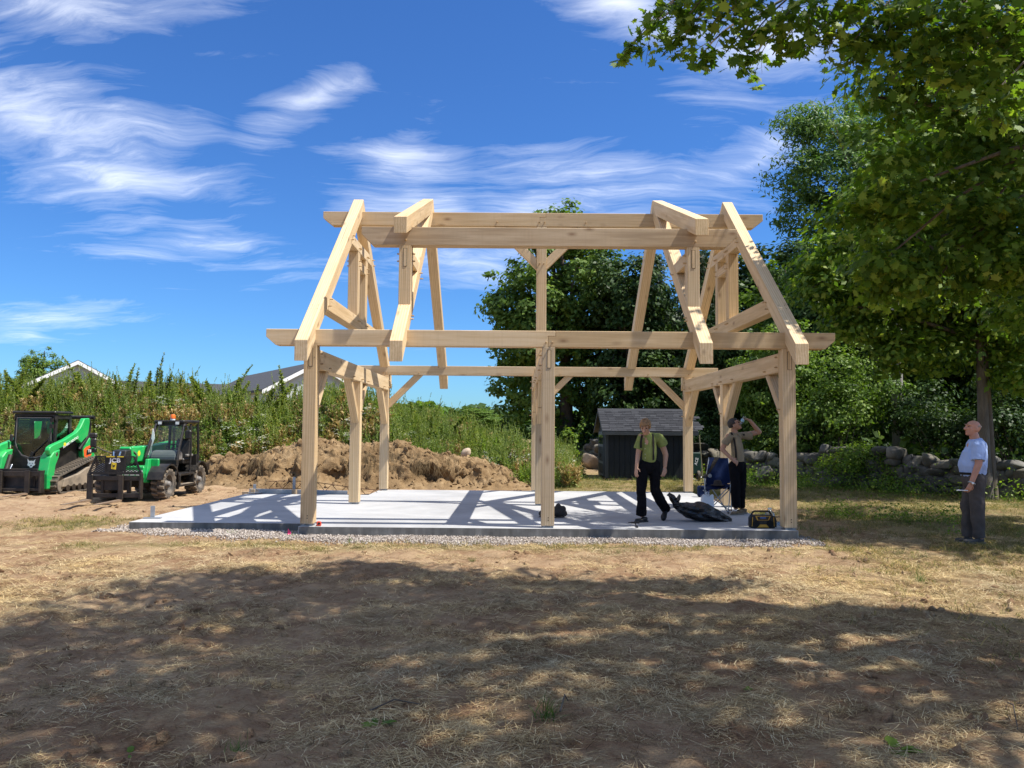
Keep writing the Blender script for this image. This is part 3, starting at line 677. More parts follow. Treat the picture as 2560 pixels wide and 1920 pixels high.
# the few bigger green tufts and the broad leaved seedlings one can tell apart
for k, (px, py, sc, lab) in enumerate([(1365, 1800, 1.0, 'largest green grass tuft standing in the straw and soil, long thin blades'), (590, 1870, .6, 'short pale grass tuft beside a leafy seedling on bare soil'),
                                  (2300, 1455, .8, 'dark green grass tuft at the sunny edge of the tree shadow'), (1180, 1405, .45, 'small grass tuft on lit ground in front of the gravel')]):
    g = on_z(px, py, -.18); z = float(ground_z(g[0], g[1]))
    V = []
    o = link('grass_tuft', tuft(200+k, 'green_grass', 46, .07, .20, .006, (.5, 1.4), .045).copy(), None, (g[0], g[1], z)); o.scale = (sc, sc, sc)
    tag(o, lab, 'grass tuft', 'green tufts in the foreground')
def seedling(name, px, py, size, nl, label, cat):
    g = on_z(px, py, -.18); z = float(ground_z(g[0], g[1])); r = random.Random(px)
    root = empty(name, (g[0], g[1], z), 0, label, cat)
    prof = [(0, .03), (.25, .45), (.5, .40), (.62, .50), (.85, .28), (1.05, .0)]
    for i in range(nl):
        a = 6.283*i/nl+r.uniform(-.4, .4); el = r.uniform(.15, .8); L = size*r.uniform(.7, 1.2)
        d = Vector((math.cos(a)*math.cos(el), math.sin(a)*math.cos(el), math.sin(el))); sd = Vector((-math.sin(a), math.cos(a), 0)); up = d.cross(sd)
        pts = [d*L*t-Vector((0, 0, L*.35*t*t)) for t, w in prof]
        V = []; F = []
        for (t, w), p in zip(prof, pts): V += [p-sd*w*L*.5-up*.06*L, p, p+sd*w*L*.5-up*.06*L]
        for j in range(len(prof)-1): F += [(3*j, 3*j+1, 3*j+4, 3*j+3), (3*j+1, 3*j+2, 3*j+5, 3*j+4)]
        MB().add(V, F).build('leaf', M['leaf_shrub'], root, smooth=True)
seedling('maple_seedling', 325, 1862, .10, 4, 'tiny maple seedling with a few dark green leaves on shaded soil', 'seedling')
seedling('weed_rosette', 945, 1818, .11, 6, 'low dark green weed rosette beside a twig in the shaded soil', 'weed')
seedling('weed_rosette', 2245, 1900, .13, 8, 'bright green broad leaved weed clump lit by sun in the straw', 'weed')
seedling('weed_rosette', 1868, 1733, .05, 5, 'very small green weed at the rim of a sunlit sandy patch', 'weed')
def twig(pts, r, label):
    w = [np.array(on_z(px, py, -.18)) for px, py in pts]
    o = MB().tube([(q[0], q[1], float(ground_z(q[0], q[1]))+.012+.05*(i % 2)) for i, q in enumerate(w)], [r*(1-.2*i) for i in range(len(w))], 6).build('fallen_twig', M['bark'])
    tag(o, label, 'twig')
twig([(1400, 1790), (1412, 1772), (1420, 1760)], .006, 'thin dark twig poking up beside the large green grass tuft')
twig([(925, 1780), (985, 1772), (1050, 1762)], .006, 'thin crooked twig lying flat beside the low weed rosette')
twig([(2520, 1770), (2534, 1800), (2545, 1840)], .005, 'pale dry stalk leaning in the sunny straw')
twig([(1868, 1350), (1885, 1362), (1880, 1372)], .008, 'small dark twigs lying on the gravel below the radio')

# ---------------------------------------------------------------- the timber frame
P_ = .2032
XL, XC, XR = 0.0, 3.7666, 7.5588
YM, YB, HP = 3.5809, 7.146, 2.8142
RX = [-.026, 1.4215, 6.1476, 7.6008]
YR, ZR = 3.549, 5.954
YT, ZT, YE, ZE = 3.6505, 6.238, -.4544, 2.8493
SLOPE = (ZT-ZE)/(YT-YE); RV = .325
frame = empty('timber_frame', (3.88, 3.65, SLAB_Z), 0, 'tall open timber frame of pale new wood standing on the concrete slab', 'timber frame')
FO = Vector(frame.location)
def timber(name, mb_local, origin, axis, mat='timber', bevel=.006, up=None):
    """mesh given in world coordinates, stored with local X along the grain"""
    ax = Vector(axis).normalized(); u = Vector(up) if up else (Vector((0, 0, 1)) if abs(ax.z) < .9 else Vector((0, -1, 0)))
    yv = u.cross(ax).normalized(); zv = ax.cross(yv)
    R = Matrix((ax, yv, zv)).transposed(); o = Vector(origin)
    mb_local.v = [tuple(R.transposed() @ (Vector(p)-o)) for p in mb_local.v]
    ob = link(name, mb_local.mesh(name, M[mat], bevel=bevel), frame, o-FO); ob.rotation_euler = R.to_euler()
    return ob, R, o
PEGS = []
def peg(owner, p0, d, out=.05, r=.0125):
    ob, R, o = owner; d = Vector(d).normalized(); p0 = Vector(p0)
    a = R.transposed() @ (p0-d*.04-o); b = R.transposed() @ (p0+d*out-o)
    MB().tube([a, b-(b-a).normalized()*.006, b], [r, r, r*.75], 7).build('peg', M['peg_wood'], ob, smooth=True)
def dark_disc(owner, c, nrm, r, name='bolt_hole'):
    ob, R, o = owner; n_ = Vector(nrm).normalized(); c = Vector(c)
    a = R.transposed() @ (c-n_*.02-o); b = R.transposed() @ (c+n_*.0025-o)
    MB().cyl(a, b, r, n=10).build(name, M['black_void'], ob)
def tenon(owner, x0, x1, y, z0, z1, mat='timber'):
    """through tenon end seen on a front face: dark joint with the end grain inside"""
    ob, R, o = owner
    T = lambda m: setattr(m, 'v', [tuple(R.transposed() @ (Vector(p)-o)) for p in m.v]) or m
    T(MB().box(x0-.007, x1+.007, y-.002, y+.03, z0-.006, z1+.006)).build('mortise', M['black_void'], ob)
    T(MB().box(x0, x1, y-.006, y+.03, z0, z1)).build('tenon_end', M['timber'], ob)
ZP = .012
posts = {}
for i, x in enumerate((XL, XC, XR)):
    for j, y in enumerate((0.0, YM, YB)):
        top = HP if j != 1 else 2.455
        m = MB().box(x, x+P_, y, y+P_, ZP, top)
        po = timber('post', m, (x+P_/2, y+P_/2, ZP), (0, 0, 1), up=(0, -1, 0)); posts[i, j] = po
        b = MB().box(x+.012, x+P_-.012, y+.012, y+P_-.012, SLAB_Z+.001, SLAB_Z+.012); b.box(x+.004, x+P_-.004, y+.004, y+P_-.004, SLAB_Z+.028, ZP-.001)
        for dx in (.03, P_-.06): b.box(x+dx, x+dx+.03, y+.03, y+P_-.03, SLAB_Z+.012, SLAB_Z+.028)
        b.v = [tuple(Vector(p)-FO) for p in b.v]; b.build('post_base', M['galvanised'], frame)
        if j == 0:
            for dz in (.085, .125): dark_disc(po, (x+.11, y, ZP+dz), (0, -1, 0), .0085)
            sgn = (-1, 1, -1)[i] if i else 1
        if j == 0:
            tenon(po, x+.085, x+.137, 0.0, HP-.33, HP-.05)
            dark_disc(po, (x+.165, 0, HP-.19), (0, -1, 0), .006, 'nail_hole') if i == 0 else None
for i, x in enumerate((XL, XC, XR)):
    side = 1 if i == 0 else -1
    fx = x+P_ if side > 0 else x
    t = MB().box(x+.001, x+P_-.001, P_, YB, 2.455, 2.762)
    tb = timber('tie_beam', t, (x+P_/2, P_, 2.6), (0, 1, 0))
    for y, z in ((P_+.05, 2.70), (P_+.05, 2.54), (.85, 2.51), (YM-.75, 2.51), (YM+.06, 2.51), (YM+.15, 2.51), (YM+.75, 2.51), (YB-.75, 2.51), (YB-.06, 2.53), (YB-.06, 2.69)):
        peg(tb, (fx, y, z), (side, 0, 0), .045)
    # knee braces between posts and tie
    bw = .142; bx0, bx1 = x+(P_-bw)/2, x+(P_+bw)/2
    def ybrace(y0, sgn, leg, th=.205):
        poly = [(y0, 2.455-leg), (y0+sgn*leg, 2.455), (y0+sgn*(leg-th), 2.455), (y0, 2.455-leg+th)]
        m = MB().prism(poly, 'x', bx0, bx1); br = timber('brace', m, (x+P_/2, y0, 2.455-leg), (0, sgn, 1)); return br
    ybrace(P_, 1, .77); ybrace(YM, -1, .84); ybrace(YM+P_, 1, .75); ybrace(YB, -1, .84)
    for y in (P_-.06, YM+.10, YB+.10): peg(posts[i, 0 if y < 1 else 1 if y < 5 else 2], (fx, y, 1.86), (side, 0, 0), .055)
# plates, with a scarf over the middle post
def plate(y0, zb, zt, x0, x1, xs, cham=(.155, .135), name='plate', mat='timber', right_cham=True, left_cham=True):
    h = zt-zb; s2 = .12
    polyL = [(x0, zt), (x0, zb+cham[1]), (x0+cham[0], zb), (xs, zb), (xs, zt-h*.33), (xs+s2, zt-h*.33), (xs+s2, zt)] if left_cham else [(x0, zt), (x0, zb), (xs, zb), (xs, zt-h*.33), (xs+s2, zt-h*.33), (xs+s2, zt)]
    polyR = [(xs+.003, zb), (x1-cham[0], zb), (x1, zb+cham[1]), (x1, zt), (xs+s2+.003, zt), (xs+s2+.003, zt-h*.33-.003), (xs+.003, zt-h*.33-.003)]
    out = []
    for poly in (polyL, polyR):
        cx = sum(q[0] for q in poly)/len(poly)
        out.append(timber(name, MB().prism(poly, 'y', y0, y0+P_), (cx, y0+P_/2, (zb+zt)/2), (1, 0, 0), mat))
    return out
fp = plate(0.001, HP, 3.071, XL-.609, XR+P_+.634, XC+.09)
bp = plate(YB+.001, 2.842, 3.071, XL-.609, XR+P_+.634, XC+.05)
rb = plate(YR, 5.671, ZR, XL-.627, XR+P_+.644, XC+.06, (.19, .15), 'ridge_beam')
for x, ow in ((XC+.06, 0), (XC+.16, 1)): peg(fp[ow], (x, 0.001, 2.885), (0, -1, 0), .05)
for x, ow in ((XC+.045, 0), (XC+.155, 1), (XC-.82, 0), (XC+1.0, 1)): peg(rb[ow], (x, YR, 5.755), (0, -1, 0), .045)
for x, ow in ((XC+.7, 1), (.95, 0), (XR-.9, 1), (.06, 0), (.14, 0), (XR+.1, 1)): peg(bp[ow], (x, YB+.001, 2.90), (0, -1, 0), .05)
# filler under the back plate where posts end lower
for i, x in enumerate((XL, XC, XR)):
    m = MB().box(x+.002, x+P_-.002, YB+.002, YB+P_-.002, HP+.001, 2.8415); m.v = [tuple(Vector(p)-FO) for p in m.v]; m.build('bearing_block', M['timber'], frame)
# braces under the back plate
def xbrace(x0, sgn, leg, y, zt, th, w=.12, name='brace'):
    poly = [(x0, zt-leg), (x0+sgn*leg, zt), (x0+sgn*(leg-th), zt), (x0, zt-leg+th)]
    return timber(name, MB().prism(poly, 'y', y, y+w), (x0, y+w/2, zt-leg), (sgn, 0, 1))
xbrace(XL+P_, 1, .84, YB+.04, 2.842, .22); xbrace(XC+P_, 1, .84, YB+.04, 2.842, .22); xbrace(XR, -1, .84, YB+.04, 2.842, .22)
for x in (XL+.1, XC+.1, XR+.1): peg(posts[{XL+.1: 0, XC+.1: 1, XR+.1: 2}[x], 2], (x+.1, YB+.1, 2.2), (1, 0, 0), .05)
# king post of the middle bent
kp = timber('king_post', MB().box(XC+.001, XC+P_-.001, YR+.001, YR+P_-.001, 2.763, 5.6705), (XC+.1, YR+.1, 2.76), (0, 0, 1), up=(0, -1, 0))
xbrace(XC, -1, .89, YR+.03, 5.671, .24); xbrace(XC+P_, 1, .89, YR+.03, 5.671, .24)
for x in (XC+.06, XC+.145): peg(kp, (x, YR, 4.90), (0, -1, 0), .05)
peg(kp, (XC+.1, YR, 3.12), (0, -1, 0), .06)
# rafters
def rafter_poly(front, y_lo, z_lo, y_hi, z_hi, v):
    q = [(y_lo, z_lo), (y_lo, z_lo-v), (y_hi, z_hi-v), (y_hi, z_hi)]
    return q if front else [(2*YT-a, b) for a, b in q]
rafters = {}
for k, x in enumerate(RX):
    for front in (True, False):
        yh = YT-.0015
        m = MB().prism(rafter_poly(front, YE, ZE, yh, ZT, RV), 'x', x, x+P_)
        sg = 1 if front else -1; y0 = YE if front else 2*YT-YE
        rafters[k, front] = timber('rafter', m, (x+P_/2, y0, ZE-RV/2), (0, sg, SLOPE))
    for y in ((YE+.72, YE+.80) if k != 3 else (YE+.8, YE+.88)):
        for dx in (.05, .15): dark_disc(rafters[k, True], (x+dx, y, ZE+SLOPE*(y-YE)), (0, -SLOPE, 1), .006, 'nail_hole')
def under(y, front=True): return ZE-RV+SLOPE*((y if front else 2*YT-y)-YE)
# end trusses: collar, queen posts, upper collar, girt
for k in (0, 3):
    x = RX[k]; sd = 1 if k == 0 else -1; fx = x+P_ if sd > 0 else x
    def yu(z): return YE+(z-ZE+RV)/SLOPE
    zb, zt = 3.495, 3.752
    col = timber('collar_tie', MB().prism([(yu(zb), zb), (yu(zt), zt), (2*YT-yu(zt), zt), (2*YT-yu(zb), zb)], 'x', x+.002, x+P_-.002), (x+P_/2, YT, 3.62), (0, 1, 0))
    zb, zt = 5.062, 5.262
    uc = timber('upper_collar', MB().prism([(yu(zb), zb), (yu(zt), zt), (2*YT-yu(zt), zt), (2*YT-yu(zb), zb)], 'x', x+.002, x+P_-.002), (x+P_/2, YT, 5.16), (0, 1, 0))
    for y in (3.24, 4.07):
        q = timber('queen_post', MB().box(x+.003, x+P_-.003, y, y+.207, 3.753, 5.061), (x+.1, y+.1, 3.753), (0, 0, 1), up=(0, -1, 0))
        for z in (4.78, 4.88): peg(q, (fx, y+.10, z), (sd, 0, 0), .05); peg(q, (x if sd > 0 else x+P_, y+.10, z), (-sd, 0, 0), .045)
        for dy in (.05, .15): peg(col, (fx, y+dy, 3.66), (sd, 0, 0), .045); peg(uc, (fx, y+dy, 5.13), (sd, 0, 0), .05)
    timber('girt', MB().box(x+.004, x+P_-.004, 3.4475, 4.0695, 4.735, 4.91), (x+.1, 3.75, 4.82), (0, 1, 0))
    for y, z in ((1.02, 3.70), (.93, 3.57)): peg(rafters[k, True], (fx, y-.12, z), (sd, 0, 0), .055)
    for y, z in ((2.75, 5.23), (2.65, 5.13)): peg(rafters[k, True], (fx, y-.10, z), (sd, 0, 0), .055)
    for y, z in ((4.75, 5.20), (4.85, 5.10)): peg(rafters[k, False], (fx, y, z), (sd, 0, 0), .055)
# dormer: posts on the inner rafters, dormer plate, shallow rafters, struts
YD, ZD, HD = .3729, 4.8196, .3034
dp = timber('dormer_plate', MB().prism([(.80, ZD), (.80, ZD-.12), (.985, ZD-HD), (6.79, ZD-HD), (6.972, ZD-.12), (6.972, ZD)], 'y', YD, YD+P_), (3.9, YD+.1, 4.67), (1, 0, 0), 'timber_weathered')
YDE, ZDE = -.2092, 4.8336
DS = (ZT-ZDE)/(YT-YDE)
for k in (1, 2):
    x = RX[k]; sd = 1 if k == 1 else -1; fx = x+P_ if sd > 0 else x; bx_ = x if sd > 0 else x+P_
    zr = lambda y: ZE+SLOPE*(y-YE)+.001
    q = timber('dormer_post', MB().prism([(YD, zr(YD)), (YD+P_, zr(YD+P_)), (YD+P_, ZD-HD-.001), (YD, ZD-HD-.001)], 'x', x+.001, x+P_-.001), (x+.1, YD+.1, 3.6), (0, 0, 1), up=(0, -1, 0))
    tenon(q, x+.078, x+.126, YD, 4.17, 4.46)
    peg(dp, (x+.11 if sd > 0 else x+.13, YD, 4.60), (0, -1, 0), .06, .016)
    for z in (4.27, 4.39): peg(q, (fx, YD+.1, z), (sd, 0, 0), .05); peg(q, (bx_, YD+.1, z), (-sd, 0, 0), .045)
    for z in (3.30, 3.36): peg(rafters[k, True], (fx, YD+.02+(z-3.3), z), (sd, 0, 0), .05); peg(rafters[k, True], (bx_, YD+.02+(z-3.3), z), (-sd, 0, 0), .045)
    v = .265
    yi = (ZE-ZDE+DS*YDE-SLOPE*YE)/(DS-SLOPE)
    # dormer rafter runs from its tail up onto the main rafter's back
    pl = [(YDE, ZDE), (YDE, ZDE-v), (YT-.42, ZDE-v+DS*(YT-.42-YDE)), (YT-.002, ZT+.002), (YT-.06, ZT+.004)]
    d_ = timber('dormer_rafter', MB().prism(pl, 'x', x-.0015, x+P_+.0015), (x+.1, YDE, ZDE-.13), (0, 1, DS))
    z0, z1 = 4.255, 4.462
    yr = lambda z: YE+(z-ZE)/SLOPE
    yu = lambda z: YE+(z-ZE+RV)/SLOPE
    st = timber('strut', MB().prism([(YD+P_, z0), (yr(z0)-.002, z0), (yr(z1)-.002, z1), (YD+P_, z1)], 'x', x+.004, x+P_-.004), (x+.1, YD+P_, 4.36), (0, 1, 0))
    for y, z in ((1.50, 4.28), (1.62, 4.20)): peg(rafters[k, True], (fx, y, z), (sd, 0, 0), .055)

# ---------------------------------------------------------------- trees and growth
LEAF = {
    'quad': np.array([(0, -.5, 0), (.32, -.05, .06), (0, .5, 0), (-.32, -.05, .06)]),
    'maple': np.array([(0, -.42, 0), (.16, -.36, .02), (.42, -.42, .0), (.34, -.18, .05), (.60, .02, .0), (.30, .08, .05), (.34, .30, .0), (.12, .20, .04), (0, .60, -.02),
                       (-.12, .20, .04), (-.34, .30, .0), (-.30, .08, .05), (-.60, .02, .0), (-.34, -.18, .05), (-.42, -.42, .0), (-.16, -.36, .02)]),
    'lance': np.array([(0, -.5, 0), (.15, -.1, .03), (0, .55, -.06), (-.15, -.1, .03)]),
    'needle': np.array([(-.10, -.5, 0), (.10, -.5, 0), (.03, .5, -.05), (-.03, .5, -.05)]),
}
def leaf_mesh(name, C, D, size, shape, mat, rs, tilt=.6):
    """C centres, D preferred facing, size per leaf"""
    n = len(C); t = LEAF[shape]
    nrm = D+rs.normal(0, tilt, (n, 3)); nrm /= np.linalg.norm(nrm, axis=1)[:, None]+1e-9
    a = rs.normal(0, 1, (n, 3)); a -= (a*nrm).sum(1)[:, None]*nrm; a /= np.linalg.norm(a, axis=1)[:, None]+1e-9
    b = np.cross(nrm, a)
    V = C[:, None, :]+(t[None, :, 0, None]*a[:, None, :]+t[None, :, 1, None]*b[:, None, :]+t[None, :, 2, None]*nrm[:, None, :])*np.asarray(size)[:, None, None]
    return raw_mesh(name, V, len(t), M[mat])
def clump_points(rs, lobes, n_clump, per, csize, shell=.55, flat=.55, drop=.0):
    """clumps of leaves on and under the surface of the crown's lobes; returns leaf centres, facing and clump centres"""
    vol = np.array([(l[1][0]*l[1][1]*l[1][2])**(2/3)*(l[2] if len(l) > 2 else 1.0) for l in lobes]); pick = rs.choice(len(lobes), n_clump, p=vol/vol.sum())
    CC = []; OUT = []
    for i in pick:
        c, r = np.array(lobes[i][0], float), np.array(lobes[i][1], float)
        d = rs.normal(0, 1, 3); d /= np.linalg.norm(d)
        k = shell+(1-shell)*rs.uniform(0, 1)**.6
        CC.append(c+d*r*k*(1+.10*rs.normal())); OUT.append(d)
    CC = np.array(CC); OUT = np.array(OUT)
    m = rs.poisson(per, n_clump)+2; idx = np.repeat(np.arange(n_clump), m)
    cs = csize*rs.uniform(.6, 1.35, n_clump)
    d = rs.normal(0, 1, (len(idx), 3)); d /= np.linalg.norm(d, axis=1)[:, None]; rad = rs.uniform(0, 1, len(idx))**.5
    L = CC[idx]+d*(rad*cs[idx])[:, None]*np.array([1, 1, flat])
    L[:, 2] -= drop*np.abs(rad*cs[idx])*.5
    D = .8*OUT[idx]+.5*d+np.array([0, 0, .75])
    return L, D, CC
def limb_tubes(mb, rs, base, top, r0, r1, targets, k, n=7, bend=.35, start=.35):
    base, top = np.array(base, float), np.array(top, float)
    def trunk_at(t): return base+(top-base)*t+np.array([math.sin(t*3+k)*.10, math.cos(t*2.3+k)*.10, 0])*(t*(1-t)*4)*.6
    ts = np.linspace(0, 1, 9); rad = [r0*(1.45 if t == 0 else 1.12 if t < .13 else 1)*(1-t)+r1*t for t in ts]
    mb.tube([trunk_at(t) for t in ts], rad, 10)
    for tg in targets:
        t = np.clip(start+(1-start)*rs.uniform(.0, .95), 0, .97); p0 = trunk_at(t); q = np.array(tg); dist = np.linalg.norm(q-p0)
        mid = p0+(q-p0)*.5+np.array([0, 0, dist*bend*.35])+rs.normal(0, .06*dist, 3)
        rr = (r0*(1-t)+r1*t)*.55; rr = min(rr, .02+.028*dist)
        pts = [(1-u)**2*p0+2*u*(1-u)*mid+u*u*q for u in np.linspace(0, 1, 6)]
        mb.tube(pts, [rr*(1-.86*u)+.006 for u in np.linspace(0, 1, 6)], 6)
def tree(name, label, base, top, r0, lobes, n_clump, per, csize, lsize, seed, leaf='leaf_maple', shape='quad', bark_m='bark', limbs=26, group=None, cat='tree', shell=.55, flat=.6, drop=0., tilt=.6, extra=None, start=.35):
    rs = np.random.RandomState(seed); base = np.array(base, float)
    root = empty(name, base, 0, label, cat, group)
    L, D, CC = clump_points(rs, lobes, n_clump, per, csize, shell, flat, drop)
    mb = MB(); tg = CC[rs.choice(len(CC), min(limbs, len(CC)), replace=False)]
    limb_tubes(mb, rs, base, top, r0, r0*.25, tg, seed, start=start)
    mb.v = [tuple(np.array(p)-base) for p in mb.v]; mb.build('trunk', M[bark_m], root, smooth=True)
    sz = lsize*rs.uniform(.65, 1.3, len(L))
    me = leaf_mesh('crown', L-base, D, sz, shape, leaf, rs, tilt); link('crown', me, root)
    return root

# big maple behind the shed, its sun side facing the field
gz0 = lambda x, y: float(ground_z(x, y))
def at(px, py, Y): return on_y(px, py, Y)
Yd = 28.0
def lob(px, py, rpx, rpy, Y, dY=0, ry=None):
    c = on_y(px, py, Y+dY); s_ = F_PX/(Y+dY-CAM[1]); return (tuple(c), (rpx/s_, ry or rpx/s_, rpy/s_))
b = at(1422, 1140, Yd)
tree('maple_tree', 'big round dark green maple standing behind the shed', (b[0], Yd, gz0(b[0], Yd)), tuple(at(1405, 640, Yd)), .42,
     [lob(1400, 720, 150, 190, Yd), lob(1330, 790, 110, 140, Yd, -1), lob(1480, 760, 125, 150, Yd, .5), lob(1300, 960, 85, 130, Yd, -.5), lob(1400, 930, 150, 170, Yd, .6), lob(1520, 930, 110, 150, Yd), lob(1400, 590, 85, 70, Yd), lob(1270, 760, 60, 90, Yd, -.5), lob(1590, 830, 70, 120, Yd, 1)],
     760, 62, .62, .25, 11, 'leaf_maple_far', limbs=34, group=None)
# foreground maple: trunk stands beside the field to the right, branches reach over the photographer
MA = (12.4, -6.2)
rsA = np.random.RandomState(21)
lobA = [((8.4, -7.8, 9.6), (3.6, 3.6, 2.6), .62), ((6.5, -7.0, 9.8), (2.5, 3.2, 1.9), 1.2), ((5.3, -9.8, 9.2), (2.7, 2.6, 1.8), 1.0), ((9.0, -10.8, 10.0), (3.4, 3.0, 2.6), .5), ((7.0, -5.8, 9.4), (2.8, 1.9, 1.8), 1.2), ((10.6, -8.4, 11.0), (2.8, 3.0, 3.4), .6)]
rootA = empty('maple_tree', (MA[0], MA[1], gz0(*MA)), 0, 'maple whose sprays of lobed leaves hang over the field before the frame', 'tree')
L, D, CC = clump_points(rsA, lobA, 600, 38, .62, .35, .45, .2)
mbA = MB(); limb_tubes(mbA, rsA, (MA[0], MA[1], gz0(*MA)-.1), (11.0, -5.6, 11.5), .38, .1, CC[rsA.choice(len(CC), 40, replace=False)], 3, bend=.3, start=.3)
# hanging sprays that show at the top edge: (pixel x, pixel y, depth Y, spread px, leaves)
SPR = [(1590, 120, -3.3, 40, 60), (1640, 60, -3.4, 55, 120), (1700, 110, -3.5, 60, 150), (1735, 60, -3.7, 60, 130), (1760, 150, -3.6, 38, 70), (1690, 20, -3.8, 70, 140), (1560, 150, -3.2, 26, 28), (1830, 30, -4.0, 70, 150),
       (1850, 110, -3.8, 48, 90), (1885, 160, -3.7, 40, 80), (1920, 70, -4.1, 70, 160), (1990, 40, -4.2, 80, 190), (1960, 120, -4.0, 40, 70), (2060, 90, -4.3, 70, 150), (2110, 30, -4.3, 90, 220), (2200, 60, -4.3, 90, 240), (2160, 130, -4.2, 60, 130),
       (2300, 50, -4.4, 100, 260), (2290, 160, -4.3, 80, 200), (2400, 60, -4.4, 100, 260), (2400, 200, -4.2, 90, 210), (2500, 90, -4.4, 110, 280), (2500, 260, -4.1, 90, 220), (2570, 60, -4.4, 100, 240), (1780, 0, -4.1, 80, 150), (1880, 0, -4.2, 90, 160)]
SL, SD = [], []
for (px, py, Y, sp, nl) in SPR:
    nl = int(nl*(.50 if px < 2080 else .72)); sp *= .92
    c = on_y(px, py, Y); s_ = F_PX/(Y-CAM[1]); R_ = sp/s_
    # a twig drops from the bough above and carries the leaves
    up = c+np.array([R_*1.6+.3, .4, R_*1.2+.5]); tip = c-np.array([R_*.8, 0, R_*.5])
    mid = (up+tip)/2+np.array([0, 0, .15]); pts = [(1-u)**2*up+2*u*(1-u)*mid+u*u*tip for u in np.linspace(0, 1, 6)]
    mbA.tube(pts, [.014*(1-.8*u)+.003 for u in np.linspace(0, 1, 6)], 5)
    for _ in range(3):
        q0 = pts[rsA.randint(2, 5)]; q1 = c+rsA.normal(0, .6, 3)*R_; mbA.tube([q0, (q0+q1)/2+rsA.normal(0, .05, 3), q1], [.006, .004, .002], 4)
    q = rsA.normal(0, 1, (nl, 3))*np.array([.55, .5, .42])*R_; q[:, 2] -= .35*q[:, 0]*0+.12*np.abs(q[:, 0])
    SL.append(c+q); SD.append(np.tile([.05, -.35, .65], (nl, 1)))
SL = np.concatenate(SL); SD = np.concatenate(SD)
bA = np.array([MA[0], MA[1], gz0(*MA)])
mbA.v = [tuple(np.array(p)-bA) for p in mbA.v]; mbA.build('trunk', M['bark'], rootA, smooth=True)
link('crown', leaf_mesh('crown', L-bA, D, .17*rsA.uniform(.7, 1.25, len(L)), 'quad', 'leaf_maple', rsA, .7), rootA)
link('hanging_sprays', leaf_mesh('hanging_sprays', SL-bA, SD, .125*rsA.uniform(.55, 1.25, len(SL)), 'maple', 'leaf_maple', rsA, .55), rootA)

Yn = .6
tree('maple_tree', 'maple with big lobed leaves hanging above the man in blue', (17.6, -.6, gz0(17.6, -.6)), (16.4, .2, 10.0), .3,
     [lob(2350, 330, 190, 140, Yn), lob(2200, 420, 120, 110, Yn-.2), lob(2160, 550, 90, 90, Yn), lob(2330, 560, 180, 130, Yn+.3), lob(2510, 430, 150, 170, Yn), lob(2250, 680, 120, 70, Yn+.4), lob(2470, 640, 130, 120, Yn), lob(2300, 190, 180, 110, Yn), lob(2490, 150, 170, 140, Yn-.2),
      lob(2600, 640, 150, 130, Yn), ((11.2, .4, 9.6), (2.2, 1.4, 1.2)), ((13.4, .4, 9.5), (2.4, 1.8, 1.9)), ((15.4, -.7, 8.8), (3.0, 2.2, 2.5)), ((15.8, 2.2, 8.6), (2.6, 2.2, 2.0)), lob(2560, 780, 90, 60, Yn+.8)],
     980, 30, .50, .135, 36, 'leaf_maple', 'maple', 'bark', 40, shell=.35, flat=.42, tilt=.5)
# maple at the wall on the right, trunk behind the man in the blue shirt
Yb = 7.6; tb_ = on_y(2462, 1245, Yb)
BB = (tb_[0], Yb, gz0(tb_[0], Yb)-.05)
def lb(px, py, rpx, rpy, Y): return lob(px, py, rpx, rpy, Y)
tree('maple_tree', 'yellow green maple with forked grey trunk at the wall behind the man in blue', BB, tuple(on_y(2425, 380, Yb+.2)), .155,
     [lb(2350, 480, 200, 170, 8.2), lb(2200, 560, 130, 140, 8.0), lb(2330, 700, 190, 120, 7.6), lb(2500, 520, 160, 190, 8.2), lb(2240, 760, 150, 90, 7.8), lb(2480, 740, 150, 110, 7.8), lb(2420, 300, 200, 150, 8.6), lb(2600, 350, 150, 200, 8.4), lb(2150, 800, 90, 70, 7.8), lb(2530, 820, 120, 90, 7.4), lb(2100, 650, 90, 90, 7.6), lb(2060, 720, 60, 60, 7.6), lb(2330, 880, 110, 60, 7.6), lb(2545, 920, 80, 80, 7.4), lb(2250, 880, 80, 60, 7.6)],
     760, 50, .60, .17, 33, 'leaf_maple', 'quad', 'bark_grey', 30, shell=.5, flat=.5, start=.45)
# second stem of the fork
r_ = [o for o in bpy.data.objects if o.name.startswith('maple_tree') and 'forked' in o.get('label', '')][0]
MB().tube([(.20, .06, -.05), (.18, .05, 1.0), (.16, .08, 2.2), (.13, .12, 3.6), (.32, .2, 5.2), (.6, .3, 7.0)], [.18, .135, .125, .11, .09, .05], 10).build('trunk', M['bark'], r_, smooth=True)
# walnut further back with feathery leaves against the sky
Yw = 20.0; w_ = on_y(2190, 1130, Yw)
tree('walnut_tree', 'feathery leaved tree showing against the sky beyond the yellow green maple', (w_[0], Yw, gz0(w_[0], Yw)), tuple(on_y(2170, 330, Yw)), .34,
     [lb(2070, 330, 105, 80, Yw), lb(2010, 300, 65, 45, Yw), lb(1975, 420, 60, 50, Yw-.5), lb(2110, 430, 120, 100, Yw), lb(2020, 520, 80, 60, Yw), lb(2230, 300, 130, 110, Yw+1), lb(2200, 520, 140, 140, Yw), lb(2350, 420, 160, 180, Yw+1), lb(2120, 640, 110, 90, Yw), lb(2480, 300, 150, 200, Yw+2), lb(2030, 700, 70, 90, Yw), lb(1990, 800, 70, 80, Yw)],
     1150, 48, .60, .24, 44, 'leaf_walnut', 'lance', 'bark', 30, flat=.7, drop=.9, tilt=.7)
